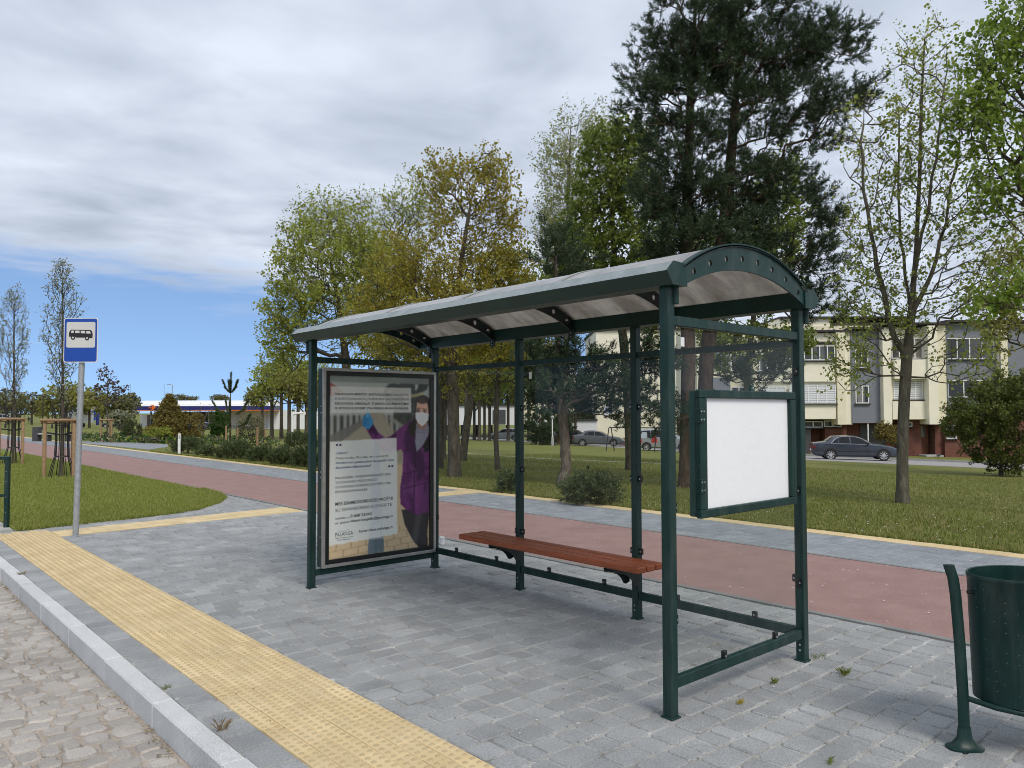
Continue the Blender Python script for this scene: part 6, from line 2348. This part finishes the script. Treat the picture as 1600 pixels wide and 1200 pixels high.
# filling station
fp = FP(330, 177.0)
gs_ = fp.thing('filling_station', 'filling station with white barrel roof and navy fascia in the far left', 'building')
fl = gs_
wl_(211, 424, 634.5, 640.5, 0, 9, 'navy', 'fascia')
wl_(210.5, 424.5, 640.6, 641.7, -.1, 9.1, 'orange', 'fascia_stripe')
m = MB()
nn = 10
pv, x0_, x1_ = [], fp.X(213), fp.X(424)
for k in range(nn + 1):
    a = math.pi * k / nn
    pv.append((4.5 - 4.3 * math.cos(a), fp.Z(634.4) + 1.35 * math.sin(a)))
m.prism(pv, 'x', x0_, x1_)
m.build('canopy_roof', M['roof_white'], gs_, smooth=30)
for px in (222, 268, 315, 362, 408):
    wl_(px - .9, px + .9, 642.5, 670, 4.2, 4.6, 'galv', 'column')
wl_(217, 346, 643, 668, 9.5, 18, 'shop_dark', 'shop')
wl_(346.5, 500, 641, 672, 6, 18, 'white_matt', 'wash_hall')
MB().prism([(fp.X(236), fp.Z(640)), (fp.X(240), fp.Z(640)), (fp.X(244), fp.Z(637)), (fp.X(240), fp.Z(632.5)), (fp.X(236), fp.Z(632.5)), (fp.X(239.5), fp.Z(636.5)), (fp.X(233), fp.Z(636.2)), (fp.X(233), fp.Z(637.8)), (fp.X(239), fp.Z(637.6))], 'y', -.30, -.12).build('logo', M['orange'], gs_)
for px in (228, 300):
    wl_(px - 3, px + 3, 655, 668, 3.2, 4.0, 'green_paint' if px == 228 else 'white_matt', 'fuel_pump')
wl_(206, 217, 648, 668, 4, 9, 'white_matt', 'kiosk')

# sign totems, truck
fp = FP(152, 130.0)
tt = fp.thing('price_totem', 'tall slim navy sign totem by the filling station', 'sign')
fl = tt
wl_(150, 153.6, 627, 664, 0, .4, 'navy', 'totem_body')
for k in range(4):
    wl_(151, 152.6, 632 + k * 4, 634 + k * 4, -.06, -.01, 'white_paint', 'price_panel')
fp = FP(143, 128.0)
tt = fp.thing('info_sign', 'squat blue sign board with round emblem by the filling station', 'sign')
fl = tt
wl_(138, 149, 642, 656, 0, .3, 'sign_blue', 'sign_board')
wl_(140.5, 146.5, 645, 654, -.06, -.01, 'white_paint', 'sign_panel')
MB().prism(circle(0, fp.Z(638.5), .42, 16), 'y', -.05, .25).build('emblem', M['concrete'], tt)
for px in (140, 147):
    wl_(px - .4, px + .4, 656, 664, .05, .2, 'galv', 'leg')
fp = FP(113, 120.0)
tt = fp.thing('delivery_truck', 'white box truck parked far away behind the caged trees', 'truck')
fl = tt
wl_(113, 133, 643.5, 661, 0, 2.4, 'white_paint', 'cargo_box')
wl_(97, 111.5, 645, 661, .1, 2.3, 'white_paint', 'cab')
wl_(98, 104, 647, 652, .06, .095, 'car_glass', 'side_window')
for px in (101, 118, 128):
    MB().lathe([(0, -.02), (.3, -.02), (.42, .02), (.42, .25), (0, .25)], 14, (fp.X(px), .0, .42), 'y').build('wheel', M['black_rubber'], tt)


# ------------------------------------------------------------------ street lamps and masts
def lamp(px, depth, top, arm, label, col='black_metal', r=.07):
    P = base(px, depth)
    k = depth / F_PX
    h = at(px, top, depth)[2] - P[2]
    L = thing('street_lamp', P, label, 'street lamp', 'street lamps', rz=-YAW)
    MB().tube([(0, 0, -.1), (0, 0, h * .6), (0, 0, h)], [r, r * .8, r * .6], 8).build('pole', M[col], L, smooth=40)
    MB().lathe([(r * 1.6, -.05), (r * 1.6, .5), (r, .6)], 8).build('base', M[col], L)
    for s in arm:
        a = s * k
        MB().tube([(0, 0, h - .15), (a * .5, 0, h + .10), (a, 0, h + .05)], r * .5, 6).build('arm', M[col], L)
        MB().cbox(a - .35, a + .35, -.14, .14, h - .02, h + .08, .03).build('lamp_head', M[col], L)


lamp(67, 88, 618, (-9,), 'black street lamp with one arm left of the caged tree')
lamp(82, 105, 624, (-8,), 'smaller black street lamp just right of the first lamp')
lamp(9, 95, 611, (-9, 9), 'two-armed black street lamp at the left edge of view')
lamp(269, 150, 601, (-6,), 'grey curved street lamp above the filling station roof', 'galv', .09)
for px, d, top, lab in ((203, 160, 600, 'thin tall mast left of the filling station'), (256, 175, 600, 'thin tall mast behind the filling station roof')):
    P = base(px, d)
    h = at(px, top, d)[2] - P[2]
    mast = thing('mast', P, lab, 'mast')
    MB().tube([(0, 0, 0), (0, 0, h)], [.09, .04], 6).build('pole', M['galv'], mast)
    MB().lathe([(.2, -.02), (.2, .1), (.09, .15)], 8).build('base', M['concrete'], mast)
P = base(863, 66)
L = thing('lamp_post', P, 'short white lamp post on the lawn left of the grey sedan', 'lamp post', rz=-YAW)
MB().tube([(0, 0, -.1), (0, 0, 2.35)], .055, 8).build('pole', M['white_paint'], L)
MB().lathe([(.13, -.1), (.13, .35), (.10, .75), (.06, .8)], 10).build('base', M['concrete'], L)
MB().lathe([(.05, 2.3), (.14, 2.36), (.16, 2.5), (.1, 2.58), (0, 2.6)], 10).build('lamp_head', M['concrete'], L)
# white goal-like pipe frame at the grove
P = base(457, 58)
L = thing('pipe_frame', P, 'white angled pipe frame at the edge of the grove', 'frame', rz=-YAW)
h = at(457, 646, 58)[2] - P[2]
MB().tube([(0, 0, -.1), (0, 0, h - .2), (.06, 0, h - .06), (.25, 0, h)], .09, 8).build('post', M['white_paint'], L)
MB().tube([(.25, 0, h), (.95, 0, h + .03)], .075, 8).build('arm', M['white_paint'], L)
MB().cbox(.80, .98, -.1, .1, h - .12, h + .12, .02).build('end_plate', M['white_paint'], L)

# ------------------------------------------------------------------ swing frame
P = base(1003, 53)
k = 53 / F_PX
sw = thing('swing_frame', P, 'dark metal swing frame with red hanging seats on the lawn', 'swing', rz=-YAW)
hz_ = at(1003, 668, 53)[2] - P[2]
xs_ = [(px - 1003) * k for px in (953, 987, 1028, 1066)]
MB().tube([(xs_[0], 0, hz_), (xs_[-1], 0, hz_ - .04)], .04, 8).build('top_beam', M['black_metal'], sw)
for x in xs_:
    for s in (-1, 1):
        MB().tube([(x + s * .36, s * .5, -.03), (x + s * .10, s * .1, hz_ - .05), (x, 0, hz_ + .06)], .035, 6).build('leg', M['black_metal'], sw)
for x in ((998 - 1003) * k, (1022 - 1003) * k):
    for dx in (-.10, .10):
        MB().tube([(x + dx, 0, hz_), (x + dx * .8, 0, .75)], .012, 5).build('chain', M['black_metal'], sw)
    MB().prism([(x - .2, .62), (x + .2, .62), (x + .14, .95), (x, 1.15), (x - .14, .95)], 'y', -.12, .12).build('seat', M['red_plastic'], sw)

# ------------------------------------------------------------------ cars
def car_paint(key, col, rough=0.28, metal=0.35):
    t = NT(key)
    n = t.noise(t.coord('World'), 3, 4)
    c = t.mix(n, tuple(x * .85 for x in col[:3]) + (1,), tuple(x * 1.12 for x in col[:3]) + (1,))
    p = t.principled(c, rough, metal, None, 0.5, Coat_Weight=0.6, Coat_Roughness=0.06)
    M[key] = t.done(p)


car_paint('paint_slate', srgb(66, 72, 84))
car_paint('paint_grey', srgb(98, 101, 108))
car_paint('paint_dark', srgb(38, 42, 48))
car_paint('paint_silver', srgb(160, 164, 168))
car_paint('paint_blue', srgb(40, 66, 130))
plain('chrome', (0.7, 0.7, 0.72, 1), 0.2, 0.9, 0.05)
plain('wheel_silver', (0.62, 0.63, 0.65, 1), 0.35, 0.5, 0.05)
plain('lamp_red', (0.22, 0.012, 0.012, 1), 0.2)
plain('lamp_clear', (0.45, 0.46, 0.47, 1), 0.12)
plain('trim_black', (0.014, 0.014, 0.016, 1), 0.5)


def interp(x, tab):
    return float(np.interp(x, [a for a, _ in tab], [b for _, b in tab]))


SEDAN = dict(L=4.78, W=1.80, top=[(0, .72), (.012, .98), (.04, 1.02), (.12, 1.06), (.16, 1.10), (.25, 1.40), (.32, 1.43), (.40, 1.44), (.50, 1.41), (.56, 1.34), (.70, .97), (.80, .91), (.90, .82), (.96, .71), (.99, .58), (1, .50)],
             belt=[(0, .70), (.012, .93), (.04, .97), (.12, 1.00), (.25, .985), (.5, .955), (.70, .90), (.80, .86), (.90, .78), (.96, .67), (1, .48)],
             low=[(0, .40), (.03, .27), (.12, .22), (.9, .20), (.97, .22), (1, .34)], wheels=(.2065, .800), r=.325,
             glass=[[(.222, .995), (.262, 1.17), (.292, 1.29), (.30, .99)], [(.305, .99), (.300, 1.30), (.33, 1.335), (.425, 1.345), (.430, .975)], [(.440, .975), (.437, 1.345), (.50, 1.335), (.56, 1.25), (.655, .94)]],
             ws=(.575, .69), rw=(.165, .245), doors=(.27, .435, .63))
HATCH = dict(L=4.05, W=1.72, top=[(0, .75), (.01, 1.0), (.03, 1.18), (.08, 1.40), (.14, 1.46), (.30, 1.50), (.45, 1.49), (.55, 1.42), (.74, 1.02), (.85, .93), (.94, .78), (.985, .6), (1, .5)],
             belt=[(0, .72), (.01, .95), (.03, 1.00), (.3, .99), (.55, .96), (.74, .92), (.85, .86), (.94, .74), (1, .47)],
             low=[(0, .38), (.03, .27), (.1, .22), (.9, .20), (.97, .22), (1, .34)], wheels=(.185, .80), r=.31,
             glass=[[(.10, 1.03), (.14, 1.34), (.24, 1.38), (.25, 1.0)], [(.26, 1.0), (.25, 1.39), (.44, 1.40), (.445, .985)], [(.455, .985), (.45, 1.40), (.54, 1.36), (.67, .97)]],
             ws=(.56, .73), rw=(.02, .09), doors=(.255, .45, .66))
MPV = dict(L=4.20, W=1.74, top=[(0, .8), (.008, 1.1), (.03, 1.42), (.07, 1.60), (.2, 1.64), (.42, 1.64), (.55, 1.55), (.78, 1.06), (.88, .96), (.95, .80), (.985, .62), (1, .5)],
           belt=[(0, .76), (.01, .98), (.3, 1.0), (.55, .98), (.78, .95), (.88, .88), (.95, .76), (1, .47)],
           low=[(0, .38), (.03, .28), (.1, .23), (.9, .21), (.97, .23), (1, .34)], wheels=(.175, .80), r=.31,
           glass=[[(.06, 1.06), (.08, 1.48), (.24, 1.53), (.25, 1.03)], [(.26, 1.03), (.25, 1.53), (.44, 1.54), (.445, 1.01)], [(.455, 1.01), (.45, 1.54), (.54, 1.48), (.70, 1.0)]],
           ws=(.56, .77), rw=(.01, .05), doors=(.255, .45, .68))


def make_car(spec, paint, label, loc, heading, group='parked cars', name='parked_car', chrome=False, tag_cat='car', spokes=10):
    """heading: compass angle from +Y towards +X of the way the car points"""
    L, W = spec['L'], spec['W']
    root = thing(name, loc, label, tag_cat, group, rz=math.pi / 2 - heading)
    hw = W / 2

    def halfw(f):
        return hw * (1 - .22 * max(0, (f - .86) / .14) ** 2 - .14 * max(0, (.10 - f) / .10) ** 2)
    fs = sorted(set(list(np.linspace(0, 1, 41)) + [a for a, _ in spec['top']]))
    m = MB()
    nst = 9

    def sect(f):
        zt, zb, zl, w = interp(f, spec['top']), interp(f, spec['belt']), interp(f, spec['low']), halfw(f)
        zb = min(zb, zt - .015)
        yr = w * .90 - max(0, zt - zb) * .40
        dz = min(.06, (zt - zb) * .35)
        return [(0, zl), (w * .84, zl), (w * .975, zl + .10), (w, min(.62, (zl + zb) / 2 + .06)), (w * .972, zb - .03), (w * .915, zb), (yr, zt - dz), (yr * .62, zt - dz * .15), (0, zt)]
    for f in fs:
        for y, z in sect(f):
            m.v.append(((f - .5) * L, y, z))
    n = len(fs)
    for i in range(n - 1):
        for k in range(nst - 1):
            m.f.append((i * nst + k, i * nst + k + 1, (i + 1) * nst + k + 1, (i + 1) * nst + k))
    o = len(m.v)
    m.v += [(x, -y, z) for x, y, z in m.v]
    m.f += [tuple(q + o for q in reversed(t_)) for t_ in m.f]
    m.f += [tuple(range(nst)) + tuple(o + q for q in range(nst - 2, 0, -1)), tuple((n - 1) * nst + q for q in range(nst)) + tuple(o + (n - 1) * nst + q for q in range(nst - 2, 0, -1))]
    m.m = [0] * len(m.f)
    body = m.build('body', M[paint], root, smooth=38)

    def yside(f, z, off=.006):
        s = sect(f)
        (y5, z5), (y6, z6) = s[5], s[6]
        if z <= z5:
            t_ = max(0, (z - s[3][1]) / max(1e-3, z5 - s[3][1]))
            return s[3][0] + (y5 - s[3][0]) * t_ * t_ + off
        t_ = min(1.0, (z - z5) / max(1e-3, z6 - z5))
        return y5 + (y6 - y5) * t_ + off
    for sgn in (-1, 1):
        for poly in spec['glass']:
            g = MB()
            for off in (.006, -.03):
                g.v += [((f - .5) * L, sgn * yside(f, z, off), z) for f, z in poly]
            q = len(poly)
            g.f = [tuple(range(q)), tuple(range(2 * q - 1, q - 1, -1))] + [(i, (i + 1) % q, (i + 1) % q + q, i + q) for i in range(q)]
            g.m = [0] * len(g.f)
            g.build('side_window', M['car_glass'], root)
        if chrome:
            path = [(f, z) for f, z in ((.214, .985), (.25, 1.17), (.287, 1.31), (.33, 1.355), (.425, 1.365), (.50, 1.352), (.565, 1.26), (.672, .93), (.43, .962), (.214, .985))]
            MB().tube([((f - .5) * L, sgn * yside(f, z, .006), z) for f, z in path], .014, 5, False).build('window_trim', M['chrome'], root)
            MB().tube([((f - .5) * L, sgn * (halfw(f) + .004), .56) for f in (.04, .14)], .02, 5).build('side_moulding', M['trim_black'], root)
            MB().tube([((f - .5) * L, sgn * (halfw(f) + .004), .54) for f in (.29, .45, .60, .72)], .022, 5).build('side_moulding', M['paint_dark'], root)
        for f in spec['doors']:
            z1 = interp(f, spec['belt'])
            MB().tube([((f - .5) * L, sgn * yside(f, z, .001), z) for z in (.34, .62, z1 - .05, z1)], .006, 4).build('door_seam', M['trim_black'], body)
        for f in spec['doors'][:2]:
            x = (f + .045 - .5) * L
            z = interp(f, spec['belt']) - .10
            MB().cbox(x - .09, x + .09, min(sgn * (hw - .015), sgn * (hw + .02)), max(sgn * (hw - .015), sgn * (hw + .02)), z - .015, z + .015, .006).build('door_handle', M[paint], body)
        f = spec['doors'][2]
        x, z = (f - .5) * L - .02, interp(f, spec['belt']) + .06
        ya, yb = sorted((sgn * (hw * .93), sgn * (hw + .13)))
        MB().cbox(x - .06, x + .07, ya, yb, z - .06, z + .07, .03).build('mirror', M['trim_black'], root)
        # wheel arches, tyres, rims
        for f in spec['wheels']:
            x, r = (f - .5) * L, spec['r']
            w = halfw(f)
            arch = [(x + (r + .055) * math.cos(a), r + (r + .055) * math.sin(a)) for a in np.linspace(-.30, math.pi + .30, 18)]
            ya, yb = sorted((sgn * (w - .25), sgn * (w + .006)))
            MB().prism(arch, 'y', ya, yb).build('wheel_arch', M['trim_black'], root)
            y0_ = sgn * (w - .17)
            y1_ = sgn * (w + .012)
            tp = [(r * .66, y0_), (r * .97, y0_), (r, y0_ + sgn * .03), (r, y1_ - sgn * .03), (r * .96, y1_), (r * .69, y1_), (r * .66, y1_ - sgn * .02)]
            wh = MB().lathe(tp, 26, (x, 0, r), 'y').build('wheel', M['black_rubber'], root, smooth=40)
            rim = MB().lathe([(0, y1_ - sgn * .03), (r * .66, y1_ - sgn * .03)], 20, (x, 0, r), 'y')
            rm = rim.build('rim_back', M['trim_black'], wh)
            rr = MB().lathe([(r * .60, y1_ - sgn * .012), (r * .70, y1_ - sgn * .004), (r * .72, y1_ + sgn * .002), (r * .66, y1_ - sgn * .02)], 26, (x, 0, r), 'y')
            rr.lathe([(0, y1_ + sgn * .004), (r * .17, y1_ + sgn * .002), (r * .2, y1_ - sgn * .02)], 14, (x, 0, r), 'y')
            for k in range(spokes):
                a = 2 * math.pi * k / spokes
                ca, sa = math.cos(a), math.sin(a)
                rr.bar((x + ca * r * .15, y1_ - sgn * .010, r + sa * r * .15), (x + ca * r * .66, y1_ - sgn * .010, r + sa * r * .66), .035 if spokes > 6 else .06, .018, upv=(0, 1, 0))
            rr.build('rim', M['wheel_silver'], wh)
        # lamps
        for (fa, fb, za, zb_, mt, nm) in ((.955, .992, .56, .70, 'lamp_clear', 'headlight'), (.003, .03, .68, .90, 'lamp_red', 'tail_light')):
            lm = MB()
            P4 = []
            for off in (.010, -.06):
                for f, z in ((fa, za), (fb, za), (fb, zb_), (fa, zb_)):
                    zz = min(z, interp(f, spec['belt']) - .02)
                    P4.append(((f - .5) * L + (off if nm == 'headlight' else -off), sgn * (halfw(f) + off), zz))
            lm.add(P4, [(0, 1, 2, 3), (7, 6, 5, 4), (0, 4, 5, 1), (1, 5, 6, 2), (2, 6, 7, 3), (3, 7, 4, 0)])
            lm.build(nm, M[mt], root)
    # windscreen and rear window
    for nm, (fa, fb) in (('windscreen', spec['ws']), ('rear_window', spec['rw'])):
        g = MB()
        for f in np.linspace(fa, fb, 6):
            s = sect(f)
            yr, zt = s[6][0] * .93, s[8][1]
            for q in (-1, -.6, 0, .6, 1):
                z = zt + .006 if abs(q) < 1 else s[6][1] + .018
                g.v.append(((f - .5) * L + (.008 if nm == 'windscreen' else -.008), yr * q, z))
        for i in range(5):
            for k_ in range(4):
                g.f.append((i * 5 + k_, i * 5 + k_ + 1, (i + 1) * 5 + k_ + 1, (i + 1) * 5 + k_))
        g.m = [0] * len(g.f)
        g.build(nm, M['car_glass'], root, smooth=True)
    MB().cbox(L / 2 - .05, L / 2 + .012, -.30, .30, .36, .50, .01).build('grille', M['trim_black'], root)
    MB().cbox(-L / 2 - .012, -L / 2 + .05, -.26, .26, .52, .64, .01).build('number_plate', M['white_matt'], root)
    return root


def on_slope(px, depth, dz=0.012):
    P = base(px, depth)
    return (P[0], P[1], P[2] + dz)


H = YAW
make_car(SEDAN, 'paint_slate', 'slate blue-grey sedan with chrome window trim parked before the flats', on_slope(1333, 45.5), H + R(90 + 14), chrome=True)
make_car(SEDAN, 'paint_grey', 'grey sedan parked behind the glass beside the swing frame', on_slope(935, 71.5), H + R(90 + 12), spokes=7)
make_car(HATCH, 'paint_dark', 'dark car half hidden behind the grey sedan and pine trunk', on_slope(899, 76.5), H + R(90 + 20), spokes=7)
make_car(HATCH, 'paint_silver', 'silver-grey hatchback seen small through the left glass pane', on_slope(789, 97), H + R(-90 + 8), spokes=7)
make_car(MPV, 'paint_silver', 'silver people carrier behind the shelter corner post', on_slope(1040, 57.5), H + R(90 + 14), spokes=7)
make_car(HATCH, 'paint_blue', 'left of two blue cars at the filling station', on_slope(306, 150), H + R(96), 'cars at the filling station')
make_car(SEDAN, 'paint_blue', 'right of two blue cars at the filling station', on_slope(322, 152), H + R(92), 'cars at the filling station')
make_car(SEDAN, 'paint_dark', 'small dark car on the road left of the filling station', on_slope(182, 135), H + R(-88), 'cars at the filling station')
make_car(MPV, 'paint_silver', 'tiny silver car on the street at the far left edge', (*base(8, 140)[:2], -.1), H + R(70), 'cars at the filling station')

# ------------------------------------------------------------------ a crow on the grass and two far walkers
P = gnd(1465, 708.5)
P = base(1465, 54)
cr = thing('crow', P, 'small black crow standing on the grass before the brown door', 'bird', rz=-YAW + .2)
b = MB()
b.tube([(-.22, 0, .17), (-.14, 0, .19), (-.02, 0, .22), (.08, 0, .25), (.13, 0, .29), (.17, 0, .32), (.205, 0, .315), (.25, 0, .30)], [.012, .035, .075, .075, .05, .042, .028, .004], 10)
b.build('body', M['bird_black'], cr, smooth=True)
for s in (-1, 1):
    MB().tube([(0, s * .03, .16), (.01, s * .03, .06), (.0, s * .03, -.01), (.05, s * .03, -.01)], .007, 5).build('leg', M['bird_black'], cr)
    MB().tube([(.09, s * .06, .26), (-.05, s * .078, .22), (-.25, s * .03, .16)], [.02, .035, .006], 6).build('wing', M['bird_black'], cr, smooth=True)


def walker(px, depth, label, stride, seed):
    P = base(px, depth)
    P[2] = zg(P[0])
    root = thing('person', P, label, 'person', 'walkers far down the street', rz=-YAW + .5)
    V = [(0, 0, .92), (0, 0, 1.15), (0, 0, 1.40), (0, .0, 1.50), (.02, 0, 1.64), (.02, 0, 1.72), (-.10, .02, .88), (-.11, stride, .5), (-.11, stride * 1.3 - .05, .08), (-.11, stride * 1.3 - .18, .04),
         (.10, .02, .88), (.11, -stride, .5), (.11, -stride * 1.2, .08), (.11, -stride * 1.2 - .13, .04), (-.20, 0, 1.38), (-.24, -.05, 1.12), (-.22, -.15, .88), (.20, 0, 1.38), (.24, .06, 1.12), (.22, .05, .86)]
    E = [(0, 1), (1, 2), (2, 3), (3, 4), (4, 5), (0, 6), (6, 7), (7, 8), (8, 9), (0, 10), (10, 11), (11, 12), (12, 13), (2, 14), (14, 15), (15, 16), (2, 17), (17, 18), (18, 19)]
    Rd = [.16, .15, .17, .06, .10, .09, .10, .075, .05, .04, .10, .075, .05, .04, .08, .055, .04, .08, .055, .04]
    me = bpy.data.meshes.new('body')
    me.from_pydata(V, E, [])
    ob = link('body', me, root)
    md = ob.modifiers.new('skin', 'SKIN')
    for i, q in enumerate(me.skin_vertices[0].data):
        q.radius = (Rd[i], Rd[i] * .85)
        q.use_root = i == 0
    ob.modifiers.new('sub', 'SUBSURF').levels = 1
    me.materials.append(M['cloth_dark'])
    dg = bpy.context.evaluated_depsgraph_get()
    ne = bpy.data.meshes.new_from_object(ob.evaluated_get(dg))
    ob.modifiers.clear()
    ob.data = ne
    if not ne.materials:
        ne.materials.append(M['cloth_dark'])
    MB().lathe([(0, 1.60), (.075, 1.62), (.09, 1.70), (.06, 1.79), (0, 1.81)], 10, (.02, 0, 0)).build('hair', M['bird_black'], root, smooth=True)
    return root


walker(45, 190, 'tiny far walker in dark clothes, left of the pair', .22, 1)
walker(49, 192, 'tiny far walker in dark clothes, right of the pair', .15, 2)
